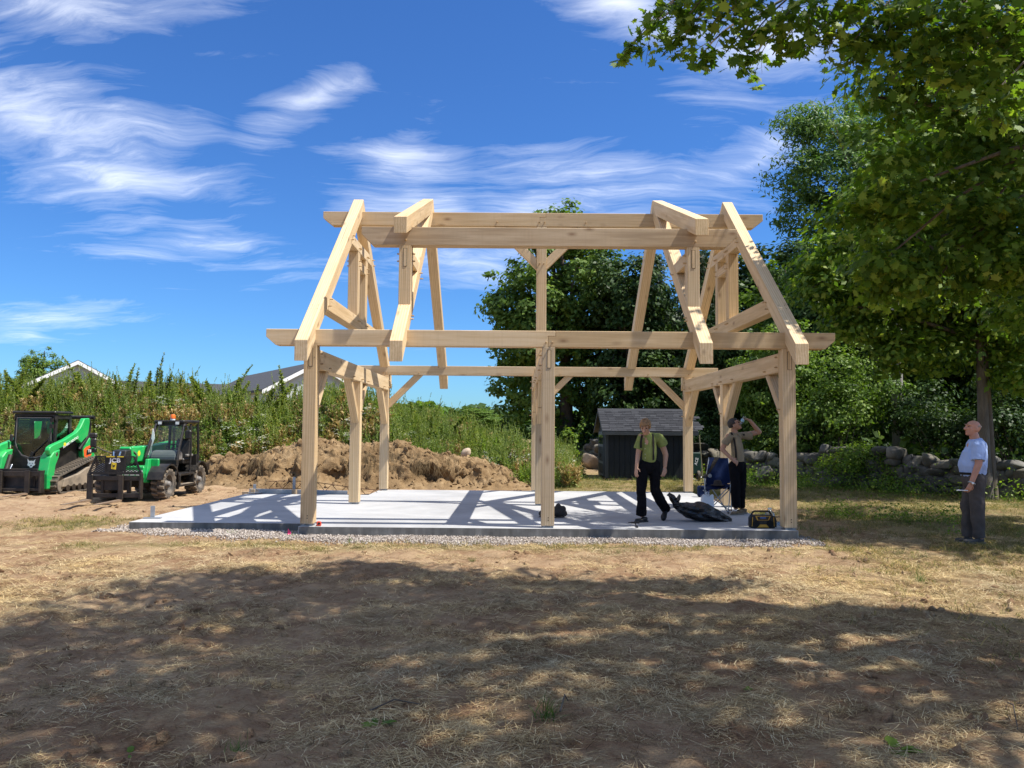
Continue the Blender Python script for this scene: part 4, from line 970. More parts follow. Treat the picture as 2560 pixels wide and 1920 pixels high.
# dark wood behind the wall: separate trees of three shared shapes
def proto_tree(seed, leaf, shape, H, rad, n_clump, per, cs, ls, flat=.6, conifer=False):
    rs = np.random.RandomState(seed)
    if conifer:
        lobes = [((0, 0, H*(.22+.75*t)), (rad*(1.05-t)*1.0+.25, rad*(1.05-t)+.25, H*.07)) for t in np.linspace(0, 1, 9)]
    else:
        lobes = [((rs.uniform(-.5, .5)*rad, rs.uniform(-.5, .5)*rad, H*rs.uniform(.32, .85)), (rad*rs.uniform(.45, .7), rad*rs.uniform(.45, .7), H*rs.uniform(.14, .22))) for _ in range(9)]+[((0, 0, H*.6), (rad*.8, rad*.8, H*.3))]
    L, D, CC = clump_points(rs, lobes, n_clump, per, cs, .5, flat, .5 if conifer else 0.)
    mb = MB(); limb_tubes(mb, rs, (0, 0, -.1), (rs.uniform(-.3, .3), 0, H*.88), .028*H*.5+.07, .04, CC[rs.choice(len(CC), 24, replace=False)], seed, bend=-.2 if conifer else .3, start=.2)
    return mb.mesh('trunk', M['bark'], smooth=True), leaf_mesh('crown', L, D, ls*rs.uniform(.65, 1.3, len(L)), shape, leaf, rs, .6)
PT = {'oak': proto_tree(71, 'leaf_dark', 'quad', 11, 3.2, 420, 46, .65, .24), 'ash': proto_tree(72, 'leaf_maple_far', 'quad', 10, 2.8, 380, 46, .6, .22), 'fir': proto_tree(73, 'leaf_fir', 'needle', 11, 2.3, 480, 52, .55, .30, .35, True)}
wood = [  # px of trunk, Y, kind, scale, label
    (1560, 26, 'oak', .95, 'broad dark tree rising straight behind the shed roof'), (1640, 30, 'fir', 1.0, 'dark conifer showing between the rafters above the shed'), (1745, 27, 'fir', .98, 'dark conifer behind the frame whose top passes the drinking man'),
    (1790, 20, 'oak', .62, 'shaded tree with a bare straight trunk behind the drinking man'), (1935, 16.2, 'ash', .66, 'leafy tree at the wall next to the shed, shading its roof'), (1965, 24, 'ash', 1.06, 'leafy tree beside the frame with its crown below the feathery leaved tree'), (2080, 20, 'oak', .80, 'dark tree behind the thicket at the vine covered wall'),
    (2200, 25, 'oak', 1.1, 'dark tree in the wood behind the wooden pole'), (2330, 18, 'ash', .78, 'mid green tree in the wood between the pole and the forked trunk'), (2420, 22, 'oak', 1.0, 'dark tree of the wood straight behind the forked trunk'), (2520, 16, 'oak', .80, 'dark tree behind the stretch of wall past the forked trunk'), (2620, 20, 'ash', 1.0, 'tree past the forked trunk with its crown over the wall end'),
    (1700, 38, 'ash', 1.15, 'far tree of the wood seen between the conifers'), (1850, 36, 'oak', 1.2, 'far dark tree closing the wood behind the post by the radio'), (2050, 34, 'oak', 1.25, 'far tree closing the wood beyond the thicket'), (2280, 34, 'ash', 1.3, 'far tree closing the wood beyond the pole'), (2480, 32, 'oak', 1.25, 'far tree closing the wood beyond the wall')]
rsT = np.random.RandomState(5)
for px, Y, kind, sc, lab in wood:
    g = on_y(px, 1130, Y); z = gz0(g[0], Y)
    r = empty('fir_tree' if kind == 'fir' else 'woodland_tree', (g[0], Y, z-.05), rsT.uniform(0, 6.28), lab, 'tree', 'trees of the wood behind the stone wall')
    r.scale = (sc*rsT.uniform(.9, 1.1), sc*rsT.uniform(.9, 1.1), sc)
    link('trunk', PT[kind][0], r); link('crown', PT[kind][1], r)
# shrubs: thicket at the wall, bush behind the wall, saplings by the shed
def shrub(name, label, px, py, Y, rpx, rpy, seed, leaf='leaf_shrub', n_clump=90, per=26, ls=.11, cat='bush', shape='quad', lobes=None, zoff=0, group=None):
    c = on_y(px, py, Y); s_ = F_PX/(Y-CAM[1]); z0 = gz0(c[0], Y); rs = np.random.RandomState(seed)
    lo = lobes or [((c[0]+rs.normal(0, .35)*rpx/s_, Y+rs.normal(0, .3)*rpx/s_, c[2]+rs.normal(0, .3)*rpy/s_), (rpx/s_*.6, rpx/s_*.6, rpy/s_*.6)) for _ in range(6)]
    base = np.array([c[0], Y, z0]); root = empty(name, base, 0, label, cat, group)
    L, D, CC = clump_points(rs, lo, n_clump, per, .26*rpx/s_+.08, .4, .6)
    k = L[:, 2] > z0+.02; L, D = L[k], D[k]
    mb = MB()
    for q in CC[::max(1, len(CC)//16)]:
        a = np.array([rs.normal(0, .12), rs.normal(0, .1), -.05]); e = q-base; mb.tube([a, a+(e-a)*.5+rs.normal(0, .06, 3), e], [.022, .014, .005], 5)
    mb.build('stems', M['bark'], root); link('foliage', leaf_mesh('foliage', L-base, D, ls*rs.uniform(.6, 1.3, len(L)), shape, leaf, rs, .6), root)
    return root
shrub('thicket_shrub', 'sunlit arching bush hanging over the stone wall beside the frame', 2080, 990, 12.6, 130, 130, 101, 'leaf_maple_far', 230, 34, .12)
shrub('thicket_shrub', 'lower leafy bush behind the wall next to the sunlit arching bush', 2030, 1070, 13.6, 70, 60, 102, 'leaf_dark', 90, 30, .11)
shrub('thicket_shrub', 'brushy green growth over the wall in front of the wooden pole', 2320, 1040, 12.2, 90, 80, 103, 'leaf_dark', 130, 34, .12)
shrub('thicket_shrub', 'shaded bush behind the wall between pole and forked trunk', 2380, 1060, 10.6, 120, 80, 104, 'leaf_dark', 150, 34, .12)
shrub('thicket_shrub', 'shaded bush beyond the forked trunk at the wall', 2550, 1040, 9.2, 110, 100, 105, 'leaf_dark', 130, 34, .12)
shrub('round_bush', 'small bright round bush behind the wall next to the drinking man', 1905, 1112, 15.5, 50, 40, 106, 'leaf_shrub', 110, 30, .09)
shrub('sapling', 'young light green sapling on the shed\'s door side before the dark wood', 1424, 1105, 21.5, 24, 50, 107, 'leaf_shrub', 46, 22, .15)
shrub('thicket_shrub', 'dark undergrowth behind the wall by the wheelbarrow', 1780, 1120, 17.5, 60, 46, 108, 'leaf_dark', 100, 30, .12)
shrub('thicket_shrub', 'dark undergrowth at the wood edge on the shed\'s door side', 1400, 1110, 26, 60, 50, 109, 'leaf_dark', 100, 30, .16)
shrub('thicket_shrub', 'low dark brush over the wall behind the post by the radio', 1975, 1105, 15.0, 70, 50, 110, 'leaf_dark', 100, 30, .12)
# vine on the wall and weeds along its foot
shrub('wall_vine', 'yellow green vine spilling over the stone wall', 2140, 1150, 11.0, 85, 42, 121, 'leaf_shrub', 170, 30, .075, 'vine')
shrub('wall_vine', 'darker vine patch climbing the wall below the wooden pole', 2235, 1160, 10.35, 42, 40, 122, 'leaf_maple', 80, 28, .08, 'vine')
# undergrowth of the wood: nobody could count it
rsU = np.random.RandomState(9); PU = []
def us(n, x0, x1, y0, y1, keep):
    x = rsU.uniform(x0, x1, n); y = rsU.uniform(y0, y1, n); k = keep(x, y); PU.append(np.stack([x[k], y[k]], -1))
def brushball(seed, leaf, n, ls):
    rs = np.random.RandomState(seed); d = rs.normal(0, 1, (n, 3)); d /= np.linalg.norm(d, axis=1)[:, None]; d[:, 2] = np.abs(d[:, 2])
    return leaf_mesh('brush', d*rs.uniform(.4, 1.05, (n, 1))*np.array([.5, .5, .75]), d+np.array([0, 0, .6]), ls*rs.uniform(.6, 1.3, n), 'quad', leaf, rs, .7)
wall_x = lambda y: np.interp(y, [5, 7.7, 13.9, 17, 25, 34], [18.5, 16.3, 10.9, 9.2, 6.6, 4.6])
us(1700, 3, 34, 9, 36, lambda x, y: (x > wall_x(y)+.9) & (rsU.uniform(0, 1, len(x)) < .8))
PU = np.concatenate(PU); n = len(PU)
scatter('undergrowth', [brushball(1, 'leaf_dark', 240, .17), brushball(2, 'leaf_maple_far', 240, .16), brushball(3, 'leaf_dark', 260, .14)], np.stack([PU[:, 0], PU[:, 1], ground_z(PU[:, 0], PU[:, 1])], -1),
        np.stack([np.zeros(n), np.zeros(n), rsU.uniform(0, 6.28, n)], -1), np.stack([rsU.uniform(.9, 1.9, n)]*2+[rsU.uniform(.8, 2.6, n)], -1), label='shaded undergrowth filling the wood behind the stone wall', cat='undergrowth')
# tall grass and weeds at the foot of the wall (right)
PU = []
us(5200, 9.5, 18, 4, 14.5, lambda x, y: (x < wall_x(y)-.25) & (x > wall_x(y)-.25-rsU.exponential(.9, len(x))))
us(260, 4.2, 9.3, 12.4, 14.2, lambda x, y: (np.abs(y-14.15) < .25))
us(500, 7.8, 12, .5, 4.5, lambda x, y: fbm(x*.9, y*.9, seed=77) > .58)
PU = np.concatenate(PU); n = len(PU)
scatter('wall_foot_growth', green_p+[brushball(11, 'leaf_shrub', 60, .06), brushball(12, 'leaf_maple', 70, .07)], np.stack([PU[:, 0], PU[:, 1], ground_z(PU[:, 0], PU[:, 1])], -1),
        np.stack([np.zeros(n), np.zeros(n), rsU.uniform(0, 6.28, n)], -1), rsU.uniform(.45, 1.25, n)*np.where(PU[:, 1] < 4.5, .6, 1), np.where((PU[:, 0] < 9.4), rsU.randint(0, 4, n), rsU.randint(0, 6, n)), label='lush grass and low weeds along the foot of the stone wall', cat='weeds')

# ---------------------------------------------------------------- weed bank on the left
def weed(seed, H, nleaf, ls, mat, top=None, droop=.2, stems=1, plume=False):
    """upright weed: bent stem with narrow leaves all round, optional flower heads"""
    rs = np.random.RandomState(seed); V = []; C = []; D = []; S = []; FC = []
    for s_ in range(stems):
        h = H*rs.uniform(.75, 1.1); lean = rs.normal(0, .12, 2); b0 = rs.normal(0, .06*(stems > 1), 2)
        def at_(t): return np.array([b0[0]+lean[0]*h*t*t, b0[1]+lean[1]*h*t*t, h*t])
        for a, b_ in zip(np.linspace(0, .9, 4), np.linspace(.3, 1, 4)):
            p, q = at_(a), at_(b_); ang = rs.uniform(0, 3.14); w = np.array([math.cos(ang), math.sin(ang), 0])*.006
            V += [p-w, p+w, q+w*.5, q-w*.5]
        n = nleaf//stems
        t = rs.uniform(.12, 1, n)**.8; ang = rs.uniform(0, 6.28, n)
        el = .35+.75*t+rs.normal(0, .2, n) if not plume else .9+rs.normal(0, .2, n)
        L = ls*(1.15-.75*t)*rs.uniform(.7, 1.3, n)
        d = np.stack([np.cos(ang)*np.cos(el), np.sin(ang)*np.cos(el), np.sin(el)-droop], -1); P0 = np.array([at_(u) for u in t])
        sd = np.stack([-np.sin(ang), np.cos(ang), np.zeros(n)], -1)*(L*.13)[:, None]
        tip = P0+d*L[:, None]; midp = P0+d*(L*.45)[:, None]+np.array([0, 0, .02])
        V += list(np.stack([P0, midp+sd, tip, midp-sd], 1).reshape(-1, 3))
        if top:
            for _ in range(top):
                c = at_(1)+rs.normal(0, .10, 3)*np.array([1, 1, .35]); FC.append(c)
    me = raw_mesh('weed', V, 4, M[mat])
    if FC:
        me.materials.append(M['white_flower']); q = []
        for c in FC:
            for a in range(5):
                t0 = a*1.2566; e = np.array([math.cos(t0), math.sin(t0), .15])*.035; f = np.array([-math.sin(t0), math.cos(t0), 0])*.018
                q += [c, c+e+f, c+e*1.2, c+e-f]
        n0 = len(me.polygons); allV = np.concatenate([np.array(V).reshape(-1, 3), np.array(q)]); me = raw_mesh('weed', allV, 4, M[mat]); me.materials.append(M['white_flower'])
        mi = np.zeros(len(me.polygons), np.int32); mi[n0:] = 1; me.polygons.foreach_set('material_index', mi)
    return me
WP = [weed(1, 1.45, 190, .17, 'leaf_weed', stems=3), weed(2, 1.15, 190, .15, 'leaf_weed', stems=4), weed(3, 1.7, 170, .15, 'leaf_weed', stems=2), weed(4, .9, 170, .20, 'leaf_shrub', stems=5),
      weed(5, .95, 130, .36, 'leaf_dry', stems=6, plume=True), weed(6, .8, 120, .32, 'leaf_dry', stems=6, plume=True), weed(7, 1.0, 90, .13, 'leaf_weed', top=9, stems=3), weed(8, .7, 150, .22, 'green_grass', stems=6, plume=True), brushball(31, 'leaf_weed', 230, .085), brushball(32, 'leaf_shrub', 230, .10), brushball(33, 'leaf_weed', 260, .06)]
n = 15000; x = rsU.uniform(-26, 6.2, n); y = rsU.uniform(11.2, 19.5, n); h = bank_h(x, y)
dirt_edge = np.interp(x, [-30, -8, -6, -3, 0, 2.5, 4.2, 6.2], [10.8, 10.8, 13.0, 13.0, 12.8, 12.2, 11.0, 11.0])
k = (h > .05) & (y > dirt_edge) & in_view(x, y, .12) & (rsU.uniform(0, 1, n) < .25+.75*sstep(.3, .6, fbm(x*.5, y*.5, seed=61)))
x, y = x[k], y[k]
xr = rsU.uniform(3.4, 6.3, 420); yr_ = rsU.uniform(9.3, 13.6, 420); k2 = (xr < 4.6+(13.6-yr_)*.18) & (yr_ > 10.6-(xr-3.4)*.4); x = np.concatenate([x, xr[k2]]); y = np.concatenate([y, yr_[k2]])
n = len(x); f1 = fbm(x*.35, y*.35, seed=62); f2 = fbm(x*.8+9, y*.8, seed=63); r = rsU.uniform(0, 1, n)
idx = np.where(r < .45, rsU.choice([0, 1, 2], n), np.where(f1+r*.18 > .72, rsU.choice([4, 5], n), np.where(f2 > .56, rsU.choice([3, 7], n), rsU.choice([0, 1, 2, 4, 7], n))))
idx = np.where(rsU.uniform(0, 1, n) < .30, rsU.choice([8, 9, 10], n), idx)
idx = np.where((f2 < .44) & (rsU.uniform(0, 1, n) < .12) & (y < 15), 6, idx)
idx = np.where((x > -6.5) & (x < -1.5) & (y < 14.6) & (rsU.uniform(0, 1, n) < .10), 6, idx)
sc = rsU.uniform(.5, 1.1, n)*(.62+.85*fbm(x*.9+2, y*.4, seed=91))*(.75+.25*sstep(.2, 1.2, bank_h(x, y))); 
scatter('weed_bank', WP, np.stack([x, y, ground_z(x, y)-.05], -1), np.stack([rsU.normal(0, .1, n), rsU.normal(0, .1, n), rsU.uniform(0, 6.28, n)], -1), sc, idx,
        label='tall mixed weeds and dry grass covering the bank behind the machines', cat='weeds')
# the tall spires that stand out against the sky, one by one
spire = [weed(31, 1.9, 430, .24, 'leaf_weed', stems=1), weed(32, 2.2, 460, .25, 'leaf_weed', stems=2), weed(33, 1.7, 420, .26, 'leaf_weed', stems=1)]
for k, (px, py) in enumerate([(25, 905), (48, 890), (72, 925), (120, 930), (215, 898), (255, 912), (296, 918), (318, 908), (365, 902), (378, 912), (392, 888), (418, 918), (442, 922), (480, 930), (520, 918), (528, 935), (583, 912), (590, 930), (640, 942), (713, 922), (850, 960), (905, 968), (930, 958), (1010, 990), (1040, 985), (1075, 1005), (1120, 1022), (1180, 1040), (12, 925), (60, 912), (95, 935), (160, 938), (235, 925), (275, 930), (335, 925), (404, 905), (430, 930), (500, 938), (548, 930), (610, 938), (668, 945), (690, 935), (735, 940)]):
    Y = 16.2+.5*math.sin(k*2.1); t = on_y(px, py, Y); z0 = gz0(t[0], Y); H = (1.9, 2.2, 1.7)[k % 3]
    o = link('tall_weed', spire[k % 3], None, (t[0], Y, z0-.03)); hh = max(.6, (t[2]-z0)/H/1.02); w_ = 1.15+.35*math.sin(k*3.7); o.scale = (w_, w_, hh); o.rotation_euler = (0, 0, k*1.3)
    tag(o, 'tall leafy weed spire standing up from the crest of the weed bank', 'weed', 'weed spires on the bank crest')
# far trees beyond
far = [(112, 905, 62, 58, 46, 'round dark tree behind the house with the white trimmed gable', 'ash', 60), (1135, 1062, 90, 40, 26, 'low far tree on the skyline between weed bank and middle post', 'oak', 90), (1200, 1048, 80, 55, 36, 'far round tree next to the big maple on the skyline', 'ash', 75), (1255, 1062, 80, 45, 30, 'small far tree touching the big maple', 'oak', 85)]
for px, py, Yf, rx_, ry_, lab, kind, Y in far:
    t = on_y(px, py-ry_, Y); g = gz0(t[0], Y); H = t[2]-g; s_ = F_PX/(Y-CAM[1])
    r = empty('far_tree', (t[0], Y, g), px, lab, 'tree', 'trees beyond the bank'); base_h, base_r = (11, 3.2) if kind == 'oak' else (10, 2.8)
    r.scale = (rx_/s_/base_r*1.1, rx_/s_/base_r*1.1, H/base_h*1.05); link('trunk', PT[kind][0], r); link('crown', PT[kind][1], r)
# far wooded skyline closing the horizon: reads as one mass
rsF = np.random.RandomState(3); nF = 900; a = rsF.uniform(-1.25, 1.25, nF); rr = rsF.uniform(120, 190, nF)
x = CAM[0]+np.tan(a*.9)*rr; y = CAM[1]+rr
scatter('far_woods', [brushball(21, 'leaf_maple_far', 300, .24), brushball(22, 'leaf_dark', 300, .24)], np.stack([x, y, ground_z(x, y)-.5], -1), np.stack([np.zeros(nF), np.zeros(nF), rsF.uniform(0, 6.28, nF)], -1),
        np.stack([rsF.uniform(6, 12, nF)]*2+[rsF.uniform(4.0, 7.5, nF)], -1), label='low far woodland along the horizon', cat='woodland')

# ---------------------------------------------------------------- dug earth heap
HX = np.array([-8.5, -7, -5.95, -5.24, -4.3, -3.57, -2.6, -1.8, -.6, .24, 1.19, 2.14, 2.98, 3.9, 4.7, 5.2])
HZ = np.array([0, .12, .50, .78, .86, 1.06, 1.30, 1.14, 1.18, 1.06, .96, .74, .45, .12, .0, 0])
x = np.arange(-8.4, 5.2, .05); y = np.concatenate([np.arange(8.2, 11.6, .045), np.arange(11.6, 13.6, .12)]); DX, DY = np.meshgrid(x, y)
yf = np.interp(DX, [-8.5, -6, -4.5, -3, 0, 3, 5.2], [11.2, 10.6, 9.5, 9.05, 9.0, 9.5, 10.3])+.30*(fbm(DX*1.1, DX*0, seed=80)-.5)*2
yrdg = np.interp(DX, [-8.5, -4, 0, 5], [12.2, 11.0, 10.7, 11.2])
t = np.clip((DY-yf)/(yrdg-yf), 0, 1); prof = sstep(0, 1, t**.62)
back = 1-sstep(12.2, 13.6, DY)
steep = .5+.5*fbm(DX*.9, DY*.9, seed=81)
H_ = np.interp(DX, HX, HZ)
big_ = fbm(DX*1.3, DY*1.3, seed=82)-.5; mid_ = np.abs(fbm(DX*3.1, DY*3.1, seed=83)-.5)*2; fin_ = fbm(DX*9, DY*9, octv=4, seed=84)-.5
amp = sstep(0, .5, H_*prof)
DZ = -.20+H_*prof*back*1.0+amp*(.42*big_-.40*mid_*(prof < .97)+.27*fin_)+.03*fin_
ox = amp*.28*(fbm(DX*2.2+5, DY*2.2, DZ*2.2, seed=85)-.5); oy = amp*.55*(fbm(DX*2.4, DY*2.4+9, DZ*2.4, seed=86)-.5)
for hx, hw in ((-4.2, .55), (-2.9, .35), (-1.5, .5), (.95, .6), (2.0, .5)):      # undercut hollows in the face
    oy = oy+amp*.50*np.exp(-((DX-hx)/hw)**2)*np.exp(-((prof-.38)/.22)**2); DZ = DZ-.05*np.exp(-((DX-hx)/hw)**2)*np.exp(-((prof-.30)/.2)**2)
ny, nx = DX.shape; ii = (np.arange(ny-1)[:, None]*nx+np.arange(nx-1)[None, :]).ravel()
me = raw_mesh('earth_heap', np.stack([DX+ox, DY+oy, DZ], -1), 4, M['dug_earth'], np.stack([ii, ii+1, ii+nx+1, ii+nx], -1))
tag(link('earth_heap', me), 'long heap of freshly dug brown earth behind the slab', 'earth heap')
DH = dict(bvh=BVHTree.FromPolygons([tuple(v.co) for v in me.vertices], [tuple(p.vertices) for p in me.polygons]))
def heap_z(x, y):
    h = DH['bvh'].ray_cast(Vector((x, y, 6)), Vector((0, 0, -1))); return h[0].z if h[0] else -.18
# clods on the heap, roots hanging from the cut face
rsD = np.random.RandomState(12); P = []; 
for _ in range(1700):
    xx, yy = rsD.uniform(-7.5, 4.6), rsD.uniform(8.6, 12.2); z = heap_z(xx, yy)
    if z > -.12 or rsD.uniform() < .15: P.append((xx, yy, z))
n = len(P)
def dclod(seed):
    me = clod(seed).copy(); me.materials.clear(); me.materials.append(M['dug_earth']); return me
scatter('heap_clods', [dclod(i+20) for i in range(4)], P, rsD.uniform(0, 6.28, (n, 3)), rsD.exponential(.022, n)+.014, label='broken clods lying over the earth heap', cat='soil')
def rootlet(seed):
    rs = np.random.RandomState(seed); V = []
    for i in range(14):
        p = rs.normal(0, .09, 3); p[2] = abs(p[2]); L = rs.uniform(.15, .5); dx, dy = rs.normal(0, .10), -abs(rs.normal(.05, .08)); w = np.array([.0045, .0, .0])
        q = [p+np.array([dx*u*u*L*3, dy*u, -L*u]) for u in (0, .4, .75, 1)]
        for a, b in zip(q[:-1], q[1:]): V += [a-w, a+w, b+w*.7, b-w*.7]
    return raw_mesh('rootlet', V, 4, M['root_fibre'])
P = []
while len(P) < 150:
    px, py = rsD.choice([640, 660, 900, 920, 1040, 1070, 1090, 1110, 1000, 960])+rsD.normal(0, 26), rsD.uniform(1135, 1175)
    q = ray(px, py); h = DH['bvh'].ray_cast(Vector(CAM), Vector(q)); 
    if h[0]: P.append(tuple(h[0]+Vector((0, -.03, .02))))
scatter('heap_roots', [rootlet(i) for i in range(4)], P, np.stack([np.zeros(150), np.zeros(150), rsD.normal(0, .5, 150)], -1), rsD.uniform(.35, .8, 150), label='fine roots and turf hanging from the cut face of the heap', cat='roots')
def lump(seed, sub=3, block=.55, amp=.35):
    bm = bmesh.new(); bmesh.ops.create_icosphere(bm, subdivisions=sub, radius=1)
    co = np.array([v.co for v in bm.verts]); sg = np.sign(co); c2 = sg*np.abs(co)**block; c2 /= np.abs(c2).max()
    d = 1+amp*(fbm(co[:, 0]*1.3+seed*3.1, co[:, 1]*1.3, co[:, 2]*1.3, octv=3, seed=seed)-.5)*2
    rs = np.random.RandomState(seed); sh = rs.normal(0, .18, (3, 3)); sh[np.diag_indices(3)] = 1
    c2 = (c2*d[:, None])@sh
    for v, p in zip(bm.verts, c2): v.co = Vector(p)
    me = bpy.data.meshes.new('stone'); bm.to_mesh(me); bm.free(); me.polygons.foreach_set('use_smooth', np.ones(len(me.polygons), bool)); return me
h = DH['bvh'].ray_cast(Vector(CAM), Vector(ray(1165, 1140)))
bp_ = h[0] if h[0] else Vector(on_y(1165, 1135, 10.8))
bo = link('boulder', lump(5, 3, .8, .2), None, bp_+Vector((0, .1, .10))); bo.data.materials.append(M['boulder']); bo.scale = (.15, .14, .12); tag(bo, 'round tan boulder sitting on top of the earth heap', 'boulder')

# ---------------------------------------------------------------- dry stone wall
wall = empty('stone_wall', (13.4, 11.2, -.2), 0, 'long dry stone wall of grey field stones running below the wood', 'stone wall')
WO = np.array(wall.location)
wp = np.array([(19.2, 4.0), (16.4, 7.6), (13.6, 11.1), (11.1, 13.9), (9.7, 16.2), (8.3, 20), (6.9, 25.2), (5.2, 29)])
seg = np.r_[0, np.cumsum(np.linalg.norm(np.diff(wp, axis=0), axis=1))]
def wpt(s_): return np.array([np.interp(s_, seg, wp[:, 0]), np.interp(s_, seg, wp[:, 1])])
SM = [lump(i+30, 3, .62, .26) for i in range(12)]
for m_ in SM: m_.materials.append(M['field_stone'])
rsW = np.random.RandomState(4); count = 0; rest = []
hid = lambda q: 6.7 < q[0] < 9.1 and q[1] > 16.3 and q[1] < 22.5
for c in range(5):
    s_ = rsW.uniform(0, .4); 
    while s_ < seg[-1]:
        wd = rsW.uniform(.24, .62)*(1.1 if c == 0 else 1)*(1.25 if s_ > 14 else 1); hh = rsW.uniform(.22, .36)
        q = wpt(s_+wd/2); top = .98+.14*math.sin(s_*.9)+.08*math.sin(s_*2.7)
        z = ground_base(q[0], q[1])+.07+c*.235+rsW.normal(0, .025)
        if z+.05 < top-.2 and not hid(q) and not (c == 4 and rsW.uniform() < .35):
            d = wpt(s_+wd/2+.2)-wpt(s_+wd/2-.2); ang = math.atan2(d[1], d[0])
            loc = np.array([q[0]+rsW.normal(0, .04), q[1]+rsW.normal(0, .04), z+.08])
            if count < 295:
                o = link('stone', SM[rsW.randint(12)], wall, loc-WO); o.scale = (wd*.56, rsW.uniform(.24, .34), hh*.56)
                o.rotation_euler = (rsW.normal(0, .12)+math.pi*rsW.randint(2), rsW.normal(0, .13), ang+rsW.normal(0, .12)); count += 1
        s_ += wd*.97
# ragged core so that no light shows between the stones
mb = MB()
for a, b in zip(np.arange(0, seg[-1], .7), np.arange(.7, seg[-1]+.7, .7)):
    p, q = wpt(a), wpt(min(b, seg[-1])); z0 = float(ground_base(*p))
    mb.bar((p[0]-WO[0], p[1]-WO[1], z0+.36-WO[2]), (q[0]-WO[0], q[1]-WO[1], z0+.36-WO[2]), .30, .85)
mb.build('rubble_core', M['field_stone'], wall)
for px, py, Y, sx_, sz_, lab in ((1912, 1188, 12.6, .30, .26, 'pale angular boulder lying at the foot of the stone wall'), (1480, 1158, 21.5, .5, .28, 'sunlit pale boulder before the wall beside the shed')):
    c = on_y(px, py, Y); o = link('boulder', lump(int(px), 3, .5, .35), None, tuple(c)); o.data.materials.append(M['boulder'] if px < 1500 else M['field_stone']); o.scale = (sx_, .3, sz_); o.rotation_euler = (.2, .5, .7); tag(o, lab, 'boulder')

# ---------------------------------------------------------------- garden shed
SX0, SX1, SY0, SY1 = 6.43, 9.42, 14.36, 16.90
shed = empty('garden_shed', ((SX0+SX1)/2, (SY0+SY1)/2, -.2), 0, 'dark charcoal garden shed with shingle roof behind the slab', 'shed')
SO = Vector(shed.location)
def sb(name, mat, fn, parent=None, bevel=0.0):
    m = MB(); fn(m); m.v = [tuple(Vector(p)-SO) for p in m.v]; return m.build(name, M[mat], parent or shed, bevel=bevel)
ZW = 1.42; ZRs = 2.20; YRs = (SY0+SY1)/2
body = sb('wall', 'shed_siding', lambda m: m.prism([(SY0+.03, -.12), (SY1, -.12), (SY1, ZW), (YRs, ZRs-.08), (SY0+.03, ZW)], 'x', SX0+.03, SX1))
nb = 15; bw = (SX1-SX0-.24)/nb
bm_ = MB().box(0, bw-.012, 0, .022, 0, ZW+.02+.10).mesh('siding_board', M['shed_siding'], bevel=.004)
for i in range(nb):
    o = link('siding_board', bm_, body, Vector((SX0+.12+i*bw, SY0+.007, -.11))-SO)
for x0, x1, y0, y1 in ((SX0+.0, SX0+.11, SY0-.006, SY0+.03), (SX1-.11, SX1, SY0-.006, SY0+.03)): sb('corner_trim', 'shed_trim', lambda m: m.box(x0, x1, y0, y1, -.12, ZW+.02), bevel=.004)
sb('corner_trim', 'shed_door', lambda m: m.box(SX0-.006, SX0+.029, SY0-.002, SY0+.10, -.12, ZW))
sb('base_skid', 'rough_lumber', lambda m: [m.box(SX0+.1, SX1-.1, y, y+.1, -.26, -.121) for y in (SY0+.06, SY1-.2)])
# left gable face: doors with panes and panels
door = sb('door', 'shed_door', lambda m: m.box(SX0-.012, SX0+.03, SY0+.55, SY0+1.99, -.08, 1.45), bevel=.004)
for y0, y1 in ((SY0+.62, SY0+.90), (SY0+.97, SY0+1.25), (SY0+1.31, SY0+1.58), (SY0+1.65, SY0+1.92)):
    sb('pane', 'house_glass', lambda m: m.box(SX0-.016, SX0-.0125, y0, y1, 1.02, 1.34), door)
    for z0, z1 in ((.42, .92), (.0, .34)): sb('door_panel', 'shed_siding', lambda m: m.box(SX0-.018, SX0-.0125, y0, y1, z0, z1), door)
sb('door_handle', 'steel_dark', lambda m: m.box(SX0-.05, SX0-.013, SY0+1.26, SY0+1.29, .55, .68), door)
def roof_plane(front):
    sg = 1 if front else -1; ye = SY0-.20 if front else SY1+.20; return ye, ZW+.02
roof = sb('roof', 'shed_trim', lambda m: m.prism([(SY0-.20, ZW-.0), (SY0-.20, ZW+.05), (YRs, ZRs+.03), (SY1+.20, ZW+.05), (SY1+.20, ZW), (YRs, ZRs-.04)], 'x', SX0-.10, SX1+.10))
sb('fascia', 'shed_trim', lambda m: m.box(SX0-.10, SX1+.10, SY0-.225, SY0-.2005, ZW-.075, ZW+.045), roof)
for x0 in (SX0-.124, SX1+.1005):
    sb('rake_board', 'shed_trim', lambda m: m.prism([(SY0-.22, ZW-.06), (SY0-.22, ZW+.05), (YRs, ZRs+.035), (SY1+.22, ZW+.05), (SY1+.22, ZW-.06), (YRs, ZRs-.08)], 'x', x0, x0+.0235), roof)
sl_d = Vector((0, YRs-(SY0-.20), ZRs+.03-(ZW+.05))); SLn = sl_d.length; sl_d.normalize(); nrm_ = Vector((0, -sl_d.z, sl_d.y)); ang_s = math.atan2(sl_d.z, sl_d.y)
shm = [MB().hexa([(0, 0, 0), (w, 0, 0), (w, .19, 0), (0, .19, 0), (0, 0, .016), (w, 0, .016), (w, .19, .003), (0, .19, .003)]).mesh('shingle', M['roof_shingle']) for w in (.30, .22, .26)]
rows = 12; ex = SLn/rows; rsS = np.random.RandomState(8); ns = 0
